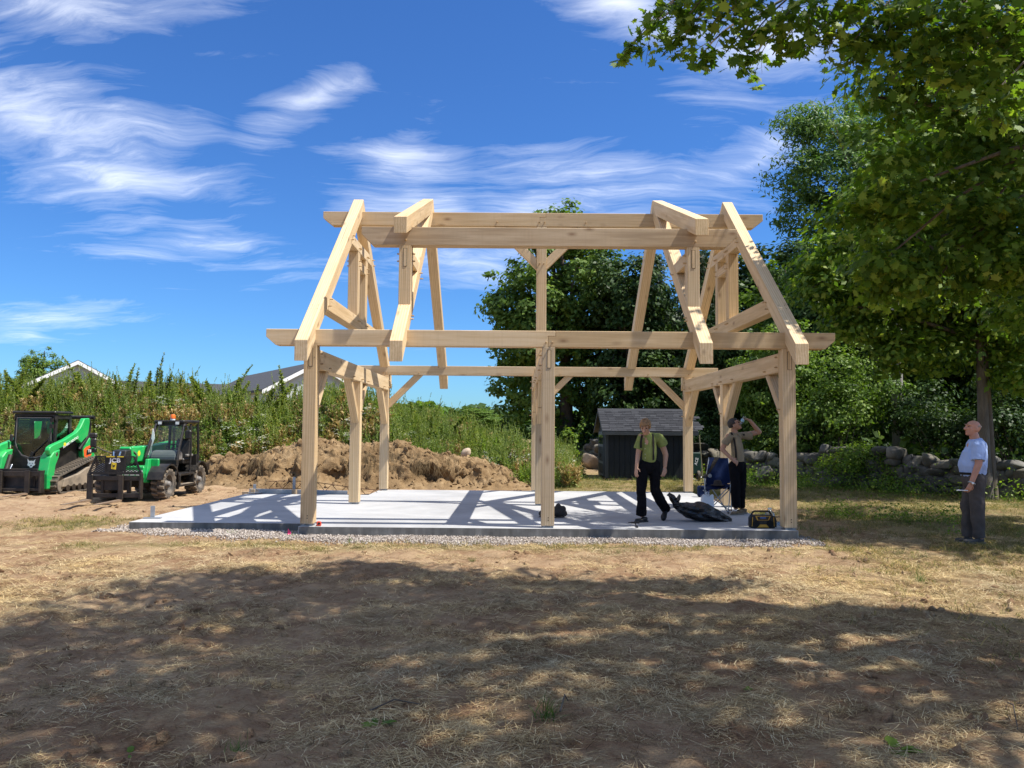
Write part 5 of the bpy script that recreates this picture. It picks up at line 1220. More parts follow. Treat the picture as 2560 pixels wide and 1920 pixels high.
for r_ in range(rows):
    xx = SX0-.125
    while xx < SX1+.10:
        k = rsS.randint(3); w = (.30, .22, .26)[k]
        p = Vector((xx, SY0-.215, ZW+.045))+sl_d*(r_*ex)+nrm_*(.008+.006*rsS.uniform())
        o = link('shingle', shm[k], roof, p-SO); o.rotation_euler = (ang_s, 0, 0); xx += w+.006; ns += 1
sb('ridge_cap', 'roof_shingle', lambda m: m.prism([(YRs-.12, ZRs-.01), (YRs, ZRs+.075), (YRs+.12, ZRs-.01), (YRs, ZRs+.05)], 'x', SX0-.13, SX1+.13), roof)

# ---------------------------------------------------------------- houses beyond the bank
def house(name, label, loc, rz, half, length, ze, zr, wall_z, wins, wing=None):
    root = empty(name, loc, rz, label, 'house')
    MB().prism([(-half, -1), (half, -1), (half, ze), (0, zr-.12), (-half, ze)], 'y', 0, length).build('wall', M['house_siding'], root)
    ov = .45; k = (zr-ze)/half
    rf = MB().prism([(-half-ov, ze-k*ov), (-half-ov, ze-k*ov+.18), (0, zr+.18), (half+ov, ze-k*ov+.18), (half+ov, ze-k*ov), (0, zr)], 'y', -.35, length+.3).build('roof', M['house_roof'], root)
    MB().prism([(-half-ov, ze-k*ov-.16), (-half-ov, ze-k*ov+.12), (0, zr+.12), (half+ov, ze-k*ov+.12), (half+ov, ze-k*ov-.16), (0, zr-.16)], 'y', -.42, -.352).build('rake_trim', M['house_trim'], rf)
    for cx, cz, w, h in wins:
        f = MB().box(cx-w/2-.09, cx+w/2+.09, -.06, -.001, cz-h/2-.09, cz+h/2+.09).build('window', M['house_trim'], root)
        MB().box(cx-w/2, cx+w/2, -.075, -.061, cz-h/2, cz+h/2).build('pane', M['house_glass'], f)
        MB().box(cx-.02, cx+.02, -.09, -.0755, cz-h/2, cz+h/2).build('muntin', M['house_trim'], f)
    if wing: wing(root)
    return root
g = on_y(195, 903, 46)
def left_wing(root):
    w = 17.0; z1 = 5.3-.0
    MB().prism([(1.5, -1), (9.5, -1), (9.5, 3.0), (5.5, 5.0), (1.5, 3.0)], 'x', 3.4, 3.4+w).build('wing_wall', M['house_siding'], root)
    MB().prism([(.9, 2.75), (.9, 2.95), (5.5, 5.25), (10.1, 2.95), (10.1, 2.75), (5.5, 5.05)], 'x', 1.5, 3.7+w).build('wing_roof', M['house_roof'], root)
house('house', 'pale grey house with white trimmed gable half hidden by the weed bank', (g[0], 46, 0), math.radians(30), 3.7, 11, 4.15, g[2]-.1, 4, [(-1.0, 4.3, .8, 1.1), (1.35, 3.6, .8, 1.1)], left_wing)
g = on_y(789, 906, 44)
house('house', 'house with long dark sloping roof and small grey gable beyond the weed bank', (g[0], 44, 0), math.radians(33), 3.4, 20, 4.2, g[2]-.12, 4, [(.6, 3.7, .8, 1.2)])
# ---------------------------------------------------------------- utility pole and wire
g = on_y(2246, 1135, 12.9); pole = empty('utility_pole', (g[0], 12.9, gz0(g[0], 12.9)-.1), 0, 'weathered wooden utility pole standing among the trees behind the wall', 'pole')
MB().tube([(0, 0, 0), (0, 0, 3), (.02, 0, 6.6), (.03, 0, 9.6)], [.19, .175, .16, .13], 14).build('shaft', M['pole_wood'], pole, smooth=True)
MB().box(-.012, .012, -.20, -.165, .2, 4.6).build('ground_conduit', M['steel_dark'], pole)
for z in (2.9, 3.05): MB().box(-.10, -.06, -.20, -.16, z, z+.08).build('tag_plate', M['galvanised'], pole)
MB().box(-.95, .95, -.22, -.14, 8.9, 9.02).build('crossarm', M['pole_wood'], pole)
a = Vector((g[0]-.7, 12.8, 8.9)); b = Vector(on_y(1770, 838, 46)); 
tag(MB().tube([a.lerp(b, t)-Vector((0, 0, 1.2*t*(1-t))) for t in np.linspace(0, 1, 10)], .022, 5).build('utility_wire', M['paint_black']), 'thin black overhead wire sloping down from the wooden pole', 'wire')

# ---------------------------------------------------------------- lettering
def text_mesh(s_, size, mat, bold=0.0, depth=.002):
    cu = bpy.data.curves.new('lettering', 'FONT'); cu.body = s_; cu.size = size; cu.extrude = depth; cu.offset = bold; cu.align_x = 'CENTER'; cu.align_y = 'CENTER'; cu.resolution_u = 3
    o = bpy.data.objects.new('lettering', cu); COL.objects.link(o)
    dg = bpy.context.evaluated_depsgraph_get(); me = bpy.data.meshes.new_from_object(o.evaluated_get(dg)); bpy.data.objects.remove(o); bpy.data.curves.remove(cu)
    me.materials.clear(); me.materials.append(M[mat]); return me
def lettering(s_, size, mat, parent, loc, face='-y', bold=0.0, sx=1.0, name='lettering'):
    o = link(name, text_mesh(s_, size, mat, bold), parent, loc)
    o.rotation_euler = {'-y': (math.pi/2, 0, 0), '+x': (math.pi/2, 0, math.pi/2)}[face]; o.scale = (sx, 1, 1); return o
def badge(poly, parent, mat, loc, face='-y', depth=.004, name='decal'):
    """flat emblem from a 2D outline"""
    m = MB().prism(poly, 'y', -depth, 0) if face == '-y' else MB().prism([(a, b) for a, b in poly], 'x', 0, depth)
    return m.build(name, M[mat], parent, loc)
def circle(r, n=16, cx=0, cy=0): return [(cx+r*math.cos(6.2832*i/n), cy+r*math.sin(6.2832*i/n)) for i in range(n)]
def cogs(r, n=10): return [((r if i % 2 else r*.72)*math.cos(3.1416*i/n), (r if i % 2 else r*.72)*math.sin(3.1416*i/n)) for i in range(2*n)]

# ---------------------------------------------------------------- telehandler
TO = np.array([-5.38, 6.75, float(ground_base(-5.38, 6.75))])
tele = empty('telehandler', TO, 0, 'compact green telehandler with open black cab, orange beacon and pallet forks', 'telehandler')
def part(name, mat, fn, parent, bevel=0.0, smooth=False, loc=(0, 0, 0)):
    m = MB(); fn(m); return m.build(name, M[mat] if isinstance(mat, str) else [M[q] for q in mat], parent, loc, bevel=bevel, smooth=smooth)
def wheel_mesh():
    r = .365; w = .15
    ty = MB().lathe([(.235, -w*.86), (.285, -w), (.318, -w*.97), (.33, -w*.8), (.333, 0), (.33, w*.8), (.318, w*.97), (.285, w), (.235, w*.86), (.235, -w*.86)], axis='x', n=36).mesh('tyre', M['rubber'], smooth=True)
    lug = MB().hexa([(.004, -.034, .318), (.150, -.060, .306), (.150, .012, .306), (.004, .034, .318), (.004, -.028, r), (.146, -.052, r-.016), (.146, .006, r-.016), (.004, .028, r)]).mesh('tread_lug', M['rubber_dusty'], bevel=.005)
    lug2 = MB().hexa([(.002, -.03, .30), (.014, -.03, .30), (.014, .03, .30), (.002, .03, .30), (.002, -.03, .33), (.014, -.022, .33), (.014, .022, .33), (.002, .03, .33)]).mesh('side_lug', M['rubber_dusty'])
    rim = MB().lathe([(0, .015), (.055, .02), (.075, .005), (.10, -.03), (.19, -.035), (.205, .035), (.238, .05), (.242, .03), (.242, -.10), (0, -.10)], axis='x', n=28).mesh('rim', M['rim_grey'], smooth=True)
    hub = MB().lathe([(0, .085), (.05, .08), (.068, .05), (.072, 0), (.0, -.01)], axis='x', n=16).mesh('hub', M['plastic_grey'], smooth=True)
    nut = MB().cyl((0, 0, 0), (.02, 0, 0), .011, n=6).mesh('wheel_nut', M['steel_dark'])
    return ty, lug, rim, hub, nut
TY, LUG, RIM, HUB, NUT = wheel_mesh()
def wheel(parent, x, y, z, side):
    wh = link('wheel', None, parent, (x, y, z)); 
    if side < 0: wh.rotation_euler = (0, 0, math.pi)
    ty = link('tyre', TY, wh)
    n = 15
    for i in range(n):
        for s_ in (0, 1):
            o = link('tread_lug', LUG, wh); a = 6.2832*(i+.5*s_)/n
            o.rotation_euler = (a, 0, 0) if s_ == 0 else Euler((-a, 0, math.pi)).to_matrix().to_euler()
            if s_: o.rotation_euler = (Matrix.Rotation(a, 3, 'X') @ Matrix.Rotation(math.pi, 3, 'Z')).to_euler()
    rm = link('rim', RIM, wh, (.085, 0, 0)); link('hub', HUB, wh, (.08, 0, 0))
    for i in range(8): link('wheel_nut', NUT, wh, (.055, .13*math.cos(i*.785), .13*math.sin(i*.785)))
    return wh
for x, y in ((.63, -.90), (.63, .88), (-.63, -.90), (-.63, .88)): wheel(tele, x, y, .365, 1 if x > 0 else -1)
part('chassis', 'paint_black', lambda m: [m.box(-.40, .42, -1.15, 1.25, .34, .60), m.bar((-.5, -.9, .37), (.5, -.9, .37), .14, .16, (0, 0, 1)), m.bar((-.5, .88, .37), (.5, .88, .37), .14, .16)], tele, .01)
ff = part('front_frame', 'paint_green', lambda m: [m.box(-.36, .36, -1.34, -.62, .52, .78), m.prism([(-1.30, .42), (-.98, .40), (-.96, .60), (-1.02, .95), (-1.22, .95), (-1.30, .62)], 'x', .34, .42), m.prism([(-1.30, .42), (-.98, .40), (-.96, .60), (-1.02, .95), (-1.22, .95), (-1.30, .62)], 'x', -.42, -.34), m.box(.42, .58, -1.10, -1.02, .42, .95)], tele, .012)
part('pivot_boss', 'paint_green', lambda m: m.cyl((.421, -1.12, .66), (.445, -1.12, .66), .06, n=18), ff, 0, True)
part('decal', 'decal_white', lambda m: [m.box(-.16+i*.105, -.08+i*.105, -1.346, -1.3405, .66, .70) for i in range(5)]+[m.box(-.2+i*.13, -.1+i*.13, -1.346, -1.3405, .585, .625) for i in range(4)], ff)
part('decal', 'decal_blue', lambda m: [m.box(-.17+i*.10, -.09+i*.10, -1.346, -1.3405, .535, .565) for i in range(5)], ff)
# boom on the right-hand side of the cab, nose pointing down to the carriage
bm_ = part('boom', 'paint_green', lambda m: [m.prism([(-1.10, .86), (-1.14, 1.20), (.2, 1.235), (1.35, 1.32), (1.42, 1.12), (1.30, .92)], 'x', -.31, -.05), m.box(-.33, -.03, -1.06, -1.00, .84, 1.22), m.box(-.325, -.035, -.55, -.47, .85, 1.225)], tele, .015)
part('boom_nose', 'paint_black', lambda m: [m.prism([(-1.46, .98), (-1.40, 1.14), (-1.141, 1.16), (-1.105, .90), (-1.30, .80)], 'x', -.33, -.02), m.prism([(-1.62, .34), (-1.66, .70), (-1.46, 1.02), (-1.28, .98), (-1.40, .55), (-1.42, .34)], 'x', -.27, -.08)], bm_, .015)
part('tilt_cylinder', 'chrome', lambda m: [m.cyl((-.255, -1.47, 1.12), (-.235, -1.50, .93), .018, n=8), m.cyl((-.10, -1.47, 1.12), (-.14, -1.50, .93), .018, n=8)], bm_, 0, True)
badge([(-.10+a, b) for a, b in cogs(.075)], bm_, 'decal_yellow', (-.05, -.62, 1.06), '+x', .003)
lettering('SUNBELT', .15, 'decal_white', bm_, (-.045, -.10, 1.05), '+x', .003, .95)
part('hose', 'rubber', lambda m: [m.tube([(-.04, -1.02, 1.12), (.02, -1.0, 1.06), (.02, -.98, .95), (-.03, -.95, .88)], .016, 7), m.tube([(-.04, -1.0, 1.08), (.04, -.98, 1.0), (.02, -.96, .90)], .013, 7)], bm_, 0, True)
part('engine_cover', 'paint_green', lambda m: m.prism([(-.55, .55), (-.62, .86), (-.30, 1.00), (.75, 1.05), (1.22, .95), (1.25, .55)], 'x', -.74, -.36), tele, .04)
# cab
cab = part('cab_frame', 'paint_black', lambda m: [
    m.tube([(.03, -.56, .95), (.06, -.42, 1.30), (.09, -.16, 1.76), (.12, .02, 1.79)], .036, 8), m.tube([(.76, -.60, .55), (.76, -.42, 1.20), (.75, -.14, 1.74), (.74, .02, 1.78)], .036, 8),
    m.tube([(.04, .66, .80), (.06, .66, 1.76)], .034, 8), m.tube([(.76, .70, .55), (.76, .70, 1.20), (.75, .66, 1.76)], .034, 8), m.tube([(.76, .22, .50), (.76, .26, 1.2), (.75, .22, 1.76)], .026, 8),
    m.box(.03, .79, -.62, -.50, .78, .90), m.box(.0, .05, -.6, .72, .55, .95), m.box(.05, .76, .60, .70, .55, 1.0), m.bar((.10, -.14, 1.74), (.74, -.14, 1.74), .05, .07)], tele, 0, True)
part('roof', 'paint_black', lambda m: m.prism([(.04, -.20), (.76, -.20), (.80, -.10), (.80, .66), (.74, .74), (.06, .74), (.02, .66), (.02, -.10)], 'z', 1.775, 1.845), tele, .018)
for x in (.20, .62):
    wl = part('work_light', 'paint_black', lambda m: m.box(x-.05, x+.05, -.245, -.201, 1.735, 1.815), tele, .006)
    part('lens', 'lamp_lens', lambda m: m.box(x-.042, x+.042, -.250, -.2455, 1.742, 1.808), wl)
bc = part('beacon', 'orange_lens', lambda m: m.lathe([(0, 1.99), (.045, 1.985), (.060, 1.95), (.062, 1.885), (0, 1.885)], (.38, .05, 0), n=16), tele, 0, True)
part('beacon_base', 'lamp_lens', lambda m: m.lathe([(0, 1.884), (.055, 1.884), (.058, 1.846), (0, 1.846)], (.38, .05, 0), n=16), bc, 0, True)
part('windscreen', 'cab_glass', lambda m: m.add([(.07, -.545, .93), (.73, -.545, .93), (.71, -.165, 1.72), (.10, -.165, 1.72)], [(0, 1, 2, 3)]), tele)
part('sunlit_pillar_trim', 'house_trim', lambda m: m.prism([(.028, .94), (.085, .96), (.10, 1.24), (.155, 1.40), (.150, 1.50), (.115, 1.64), (.10, 1.62), (.07, 1.3)], 'y', -.40, -.39), tele)  # cream strip: sunlight on the inner pillar trim put into the colour
part('rear_window', 'cab_glass', lambda m: m.box(.09, .72, .655, .66, 1.02, 1.72), tele)
part('dashboard', 'plastic_grey', lambda m: m.prism([(-.50, .88), (-.50, 1.00), (-.42, 1.10), (-.20, 1.13), (-.12, 1.06), (-.10, .88)], 'x', .10, .72), tele, .03)
st = part('steering_wheel', 'paint_black', lambda m: m.tube([(.44+.15*math.cos(t), -.04+.13*math.sin(t), 1.20+.06*math.sin(t)) for t in np.linspace(0, 6.2832, 20)], .014, 6), tele, 0, True)
part('steering_column', 'paint_black', lambda m: m.cyl((.44, -.2, 1.0), (.44, -.05, 1.19), .025, n=8), st)
se = part('seat', 'paint_black', lambda m: [m.box(.24, .66, .10, .52, .78, .92)], tele, .03)
part('seat_back', 'paint_black', lambda m: m.prism([(.46, .90), (.60, .90), (.66, 1.32), (.62, 1.40), (.55, 1.38)], 'x', .26, .64), se, .04)
part('armrest', 'plastic_grey', lambda m: m.box(.67, .74, .12, .46, .96, 1.02), se, .015)
part('exhaust', 'paint_black', lambda m: m.tube([(.10, .78, .9), (.10, .80, 1.62), (.11, .80, 1.66)], .03, 10), tele, 0, True)
def arc(cx, cz, r, a0, a1, w0, w1, t, mb):
    a = np.linspace(math.radians(a0), math.radians(a1), 9)
    for p, q in zip(a[:-1], a[1:]):
        P0, P1 = (cx+r*math.cos(p), cz+r*math.sin(p)), (cx+r*math.cos(q), cz+r*math.sin(q)); Q0, Q1 = (cx+(r+t)*math.cos(p), cz+(r+t)*math.sin(p)), (cx+(r+t)*math.cos(q), cz+(r+t)*math.sin(q))
        mb.prism([P0, P1, Q1, Q0], 'x', w0, w1)
for y, a0, a1 in ((-.90, -20, 165), (.88, 10, 150)):
    for s_ in (1, -1): part('fender', 'paint_black', lambda m: arc(y, .37, .43, a0, a1, *sorted((s_*.44, s_*.80)), .035, m), tele)
stp = part('cab_floor', 'paint_black', lambda m: [m.box(.40, .78, -.48, .56, .52, .58), m.box(.55, .80, -.36, .42, .26, .31), m.box(.60, .79, -.40, -.34, .26, .55), m.box(.60, .79, .40, .46, .26, .55)], tele, .008)
part('step_plate', 'undercarriage', lambda m: m.box(.56, .80, -.33, .39, .311, .320), stp)
for pts, c in (([(.74, -.16, 1.70), (.86, -.24, 1.70), (.90, -.26, 1.58)], (.90, -.27, 1.50)), ([(-.42, -.70, .98), (-.80, -.86, 1.12), (-.98, -.90, 1.22)], (-1.02, -.92, 1.30))):
    ma = part('mirror_arm', 'paint_black', lambda m: m.tube(pts, .014, 6), tele, 0, True)
    part('mirror', 'paint_black', lambda m: m.box(c[0]-.075, c[0]+.075, c[1]-.03, c[1]+.03, c[2]-.11, c[2]+.11), ma, .03)
part('mirror', 'paint_black', lambda m: m.box(-1.14, -.95, -.93, -.85, 1.40, 1.53), tele, .03)
part('headlamp', 'paint_black', lambda m: m.box(-1.07, -.96, -.93, -.85, 1.07, 1.18), tele, .02)
# fork carriage
car = part('fork_carriage', 'steel_dark', lambda m: [m.box(-.58, .54, -1.86, -1.79, .50, .60), m.box(-.58, .54, -1.86, -1.79, .13, .22), m.box(-.62, -.575, -1.88, -1.76, .10, .66), m.box(.52, .565, -1.88, -1.76, .10, .66), m.box(-.35, -.29, -1.80, -1.70, .13, .60), m.box(.22, .28, -1.80, -1.70, .13, .60), m.box(-.30, .24, -1.78, -1.66, .28, .56)], tele, .006)
grd = part('load_guard', 'paint_black', lambda m: [m.bar((-.60, -1.84, .66), (.55, -1.84, .66), .05, .05), m.bar((-.45, -1.84, 1.02), (.38, -1.84, 1.02), .04, .035), m.bar((-.60, -1.84, .66), (-.45, -1.84, 1.02), .035, .035), m.bar((.55, -1.84, .66), (.38, -1.84, 1.02), .035, .035), m.bar((-.24, -1.84, .66), (-.24, -1.84, 1.02), .03, .03), m.bar((.19, -1.84, .66), (.19, -1.84, 1.02), .03, .03)], tele)
def mesh_bars(m):
    lo = lambda x: .68; 
    def zmax(x): return 1.0 if -.45 < x < .38 else (.68+.34*(x+.60)/.15 if x <= -.45 else .68+.34*(.55-x)/.17)
    for k in range(-14, 26):
        for sl_ in (.55, -.55):
            x0 = -.6+k*.075; pts = []
            for u in np.linspace(0, 1, 30):
                x = x0+u*.9; z = .68+(u*.9*sl_ if sl_ > 0 else .33+u*.9*sl_)
                if -.60 < x < .55 and .68 <= z <= zmax(x): pts.append((x, z))
            if len(pts) > 1 and (pts[0][0] < -.24 or pts[-1][0] > .19):
                a, b = pts[0], pts[-1]
                m.bar((a[0], -1.845-.004*(sl_ > 0), a[1]), (b[0], -1.845-.004*(sl_ > 0), b[1]), .006, .012)
part('guard_mesh', 'paint_black', mesh_bars, grd)
part('centre_plate', 'paint_black', lambda m: m.box(-.235, .185, -1.85, -1.835, .70, 1.0), grd)
lettering('JCB', .125, 'decal_white', grd, (-.03, -1.853, .935), '-y', .004, 1.25)
badge([(-.055, -.07), (.05, -.085), (.06, .055), (-.045, .075)], grd, 'decal_yellow', (-.055, -1.851, .825))
badge([(-.03, .03), (0, -.005), (.035, .025), (.02, -.03), (-.02, -.04)], grd, 'paint_black', (-.052, -1.8555, .83))
part('decal', 'decal_yellow', lambda m: [m.box(-.22, -.04, -1.865, -1.8605, 1.01, 1.03), m.box(.02, .16, -1.865, -1.8605, 1.01, 1.03)], grd)
for x in (-.53, .135):
    part('fork', ['steel_dark', 'fork_steel'], lambda m: [m.box(x-.05, x+.05, -1.915, -1.865, .09, .62, 0), m.hexa([(x-.05, -2.95, .075), (x+.05, -2.95, .075), (x+.05, -1.9151, .045), (x-.05, -1.9151, .045), (x-.05, -2.95, .085), (x+.05, -2.95, .085), (x+.05, -1.9151, .095), (x-.05, -1.9151, .095)], 1)], car, .005)

# ---------------------------------------------------------------- compact track loader
LO = np.array([-8.75, 8.2, float(ground_base(-8.75, 8.2))])
ldr = empty('track_loader', LO, 0, 'green and black compact track loader with closed cab and pallet forks', 'track loader')
def lp(zx, zy, X=-8.05):
    q = on_x(zx*.15070, 1010+zy*.15070, X)-LO; return (q[1], q[2])
def track_path():
    cs = [(-.98, .245, .205), (.52, .64, .175), (.80, .245, .205)]; pts = []
    def arcp(c, a0, a1, n):
        for a in np.linspace(a0, a1, n): pts.append((c[0]+c[2]*math.cos(a), c[1]+c[2]*math.sin(a)))
    R_ = math.radians
    arcp(cs[0], R_(270), R_(108), 10); arcp(cs[1], R_(108), R_(10), 7); arcp(cs[2], R_(10), R_(-90), 7)
    return pts
TP = track_path(); loop = TP+[TP[0]]
dist = np.r_[0, np.cumsum([math.dist(a, b) for a, b in zip(loop[:-1], loop[1:])])]
def track_at(s_):
    i = min(np.searchsorted(dist, s_, side='right')-1, len(loop)-2); u = (s_-dist[i])/(dist[i+1]-dist[i]); a, b = loop[i], loop[i+1]
    return (a[0]+(b[0]-a[0])*u, a[1]+(b[1]-a[1])*u), math.atan2(b[1]-a[1], b[0]-a[0])
lugm = MB().hexa([(-.175, -.03, .03), (-.01, -.024, .03), (-.01, .03, .03), (-.175, .024, .03), (-.17, -.022, .068), (-.015, -.018, .068), (-.015, .022, .068), (-.17, .018, .068)]).mesh('track_lug', M['rubber_dusty'], bevel=.004)
for sx_ in (1, -1):
    xc = sx_*.69
    def belt(m):
        n = len(TP); V = []
        for off in (0, .035):
            for i, p in enumerate(TP):
                a, b = TP[i-1], TP[(i+1) % n]; t = Vector((b[0]-a[0], b[1]-a[1])).normalized(); nn = Vector((t.y, -t.x)); 
                for x in (xc-.19, xc+.19): V.append((x, p[0]-nn.x*off, p[1]-nn.y*off))
        F = []
        for i in range(n):
            j = (i+1) % n
            F += [(2*i, 2*i+1, 2*j+1, 2*j), (2*n+2*i, 2*n+2*j, 2*n+2*j+1, 2*n+2*i+1), (2*i, 2*j, 2*n+2*j, 2*n+2*i), (2*i+1, 2*n+2*i+1, 2*n+2*j+1, 2*j+1)]
        m.add(V, F)
    tr = part('track', 'rubber', belt, ldr, 0, True)
    nl = 46
    for i in range(nl):
        (py, pz), a = track_at(dist[-1]*(i+.5)/nl); 
        for s_ in (0, 1):
            (py, pz), a = track_at(dist[-1]*((i+.5*s_) % nl)/nl)
            o = link('track_lug', lugm, tr, (xc, py, pz)); o.rotation_euler = (Matrix.Rotation(a+math.pi*0, 3, 'X') @ (Matrix.Rotation(math.pi*s_, 3, 'Z'))).to_euler()
            up = Matrix.Rotation(a, 3, 'X') @ Vector((0, 0, 1))
            mid = Vector((0, -.1, .4)); 
            if up.dot(Vector((0, py, pz))-mid) < 0: o.rotation_euler = (Matrix.Rotation(a+math.pi, 3, 'X') @ Matrix.Rotation(math.pi*s_, 3, 'Z')).to_euler()
    part('track_frame', 'undercarriage', lambda m: [m.prism([(-.92, .16), (.80, .14), (.86, .30), (.62, .36), (.44, .62), (.20, .60), (-.20, .46), (-.85, .36)], 'x', xc-.12, xc+.165), m.box(xc+.10*sx_-.03, xc+.10*sx_+.03, -.8, .75, .10, .24)], tr, .015)
    for y in np.linspace(-.70, .62, 6): part('roller', 'steel_dark', lambda m: m.cyl((xc-.13, y, .125), (xc+.175, y, .125), .085, n=14), tr, 0, True)
    for c in ((-.98, .245, .20), (.80, .245, .20), (.52, .64, .165)): part('idler', 'undercarriage', lambda m: m.cyl((xc-.10, c[0], c[1]), (xc+.12, c[0], c[1]), c[2], n=20), tr, 0, True)
part('chassis', 'paint_black', lambda m: [m.prism([(-.78, .30), (1.02, .30), (1.10, .75), (1.05, 1.28), (.55, 1.34), (-.05, 1.25), (-.05, .95), (-.85, .72)], 'x', -.50, .50)], ldr, .03)
# cab: posts, roof, glass
cabf = part('cab_frame', 'paint_black', lambda m: [
    m.prism([(-.52, 1.98), (.52, 1.98), (.52, 1.80), (.44, 1.92), (-.44, 1.92), (-.52, 1.80)], 'y', -.78, -.66),
    m.bar((-.49, -.74, 1.15), (-.49, -.70, 1.95), .07, .09, (0, 1, 0)), m.bar((.49, -.74, 1.15), (.49, -.70, 1.95), .07, .09, (0, 1, 0)),
    m.bar((-.49, -.04, 1.0), (-.49, -.10, 1.95), .06, .11, (0, 1, 0)), m.bar((.49, -.04, 1.0), (.49, -.10, 1.95), .06, .11, (0, 1, 0)),
    m.box(-.52, -.46, -.78, 0, .86, 1.22), m.box(.46, .52, -.78, 0, .86, 1.22), m.box(.47, .515, -.70, -.05, 1.85, 1.96), m.box(-.515, -.47, -.70, -.05, 1.85, 1.96),
    m.box(-.50, .50, -.06, .0, 1.0, 1.35), m.box(-.50, .50, -.06, .0, 1.80, 1.96), m.prism([(-.80, .55), (-.80, .86), (-.74, .92), (-.62, .9), (-.62, .55)], 'x', -.50, .50)], ldr, .012)
part('roof', 'paint_black', lambda m: m.prism([(-.55, -.84), (.55, -.84), (.57, -.70), (.56, -.05), (.48, .06), (-.48, .06), (-.56, -.05), (-.57, -.70)], 'z', 1.985, 2.055), cabf, .025)
door_out = [(-.44, 1.90), (.44, 1.90), (.455, 1.25), (.40, 1.08), (.28, .94), (.10, .88), (-.10, .88), (-.28, .94), (-.40, 1.08), (-.455, 1.25)]
part('front_door_glass', 'cab_glass', lambda m: m.prism(door_out, 'y', -.805, -.797), cabf)
def ring(m, out, sc, y0, y1):
    n = len(out); cx = 0; cz = 1.4; inn = [(cx+(a-cx)*sc, cz+(b-cz)*sc) for a, b in out]
    for i in range(n):
        j = (i+1) % n; m.prism([out[i], out[j], inn[j], inn[i]], 'y', y0, y1)
part('door_seal', 'plastic_grey', lambda m: ring(m, door_out, .955, -.812, -.806), cabf)
def tri_fill(m):
    m.prism([(-.52, .80), (-.44, 1.20), (-.28, .94), (-.10, .86), (.10, .86), (.28, .94), (.44, 1.20), (.52, .80), (.52, .55), (-.52, .55)], 'y', -.85, -.81)
part('front_panel', 'paint_black', tri_fill, cabf)
for s_ in (1, -1):
    part('side_window', 'cab_glass', lambda m: m.box(s_*.492-.003, s_*.492+.003, -.64, -.12, 1.24, 1.84), cabf)
    def grid(m):
        for y in np.linspace(-.60, -.16, 8): m.box(s_*.478-.003, s_*.478+.003, y-.004, y+.004, 1.24, 1.84)
        for z in np.linspace(1.3, 1.8, 9): m.box(s_*.478-.0025, s_*.478+.0025, -.64, -.12, z-.004, z+.004)
    part('window_guard', 'paint_black', grid, cabf)
sea = part('seat', 'paint_black', lambda m: [m.box(-.25, .25, -.40, -.05, 1.0, 1.15)], ldr, .03)
part('seat_back', 'paint_black', lambda m: m.prism([(-.12, 1.12), (-.02, 1.12), (.0, 1.62), (-.06, 1.66), (-.13, 1.6)], 'x', -.24, .24), sea, .04)
part('green_reflection', 'paint_green', lambda m: m.prism([(.02, 1.50), (.06, 1.46), (.17, 1.47), (.19, 1.84), (.06, 1.84), (.01, 1.72)], 'y', -.30, -.24), sea, .02)  # solid green shape standing in for a reflection in the cab glass
part('wiper', 'paint_black', lambda m: [m.bar((.40, -.825, 1.36), (.02, -.825, .99), .02, .02, (0, 1, 0)), m.bar((.02, -.83, 1.02), (-.02, -.83, .93), .08, .05, (0, 1, 0))], cabf)
part('door_hinge', 'paint_black', lambda m: [m.box(.42, .50, -.86, -.81, z, z+.10) for z in (1.05, 1.20, 1.62, 1.78)]+[m.tube([(.46, -.86, 1.08), (.44, -.90, 1.3), (.47, -.87, 1.55)], .014, 6)], cabf)
mr = part('mirror', 'paint_black', lambda m: [m.box(-.55, -.47, -.90, -.85, 1.28, 1.46)], cabf, .02)
part('decal', 'decal_white', lambda m: m.box(-.66, -.57, -.80, -.79, 1.12, 1.20), cabf)
# emblem: a wild cat's head in white
cat_ = [(-.095, .10), (-.055, .055), (0, .062), (.055, .055), (.10, .10), (.085, .03), (.075, .0), (.10, -.035), (.07, -.04), (.085, -.06), (.045, -.065), (.025, -.105), (-.02, -.11), (-.045, -.07), (-.09, -.06), (-.072, -.04), (-.10, -.03), (-.075, .0), (-.085, .035)]
em = badge(cat_, ldr, 'decal_white', (.0, -.852, .745), name='emblem')
for pl in ([(-.05, .012), (-.012, -.005), (-.045, -.006)], [(.05, .012), (.012, -.005), (.045, -.006)], [(-.022, -.045), (.022, -.045), (.006, -.075), (-.006, -.075)]): badge(pl, em, 'paint_black', (0, -.0045, 0), depth=.002)
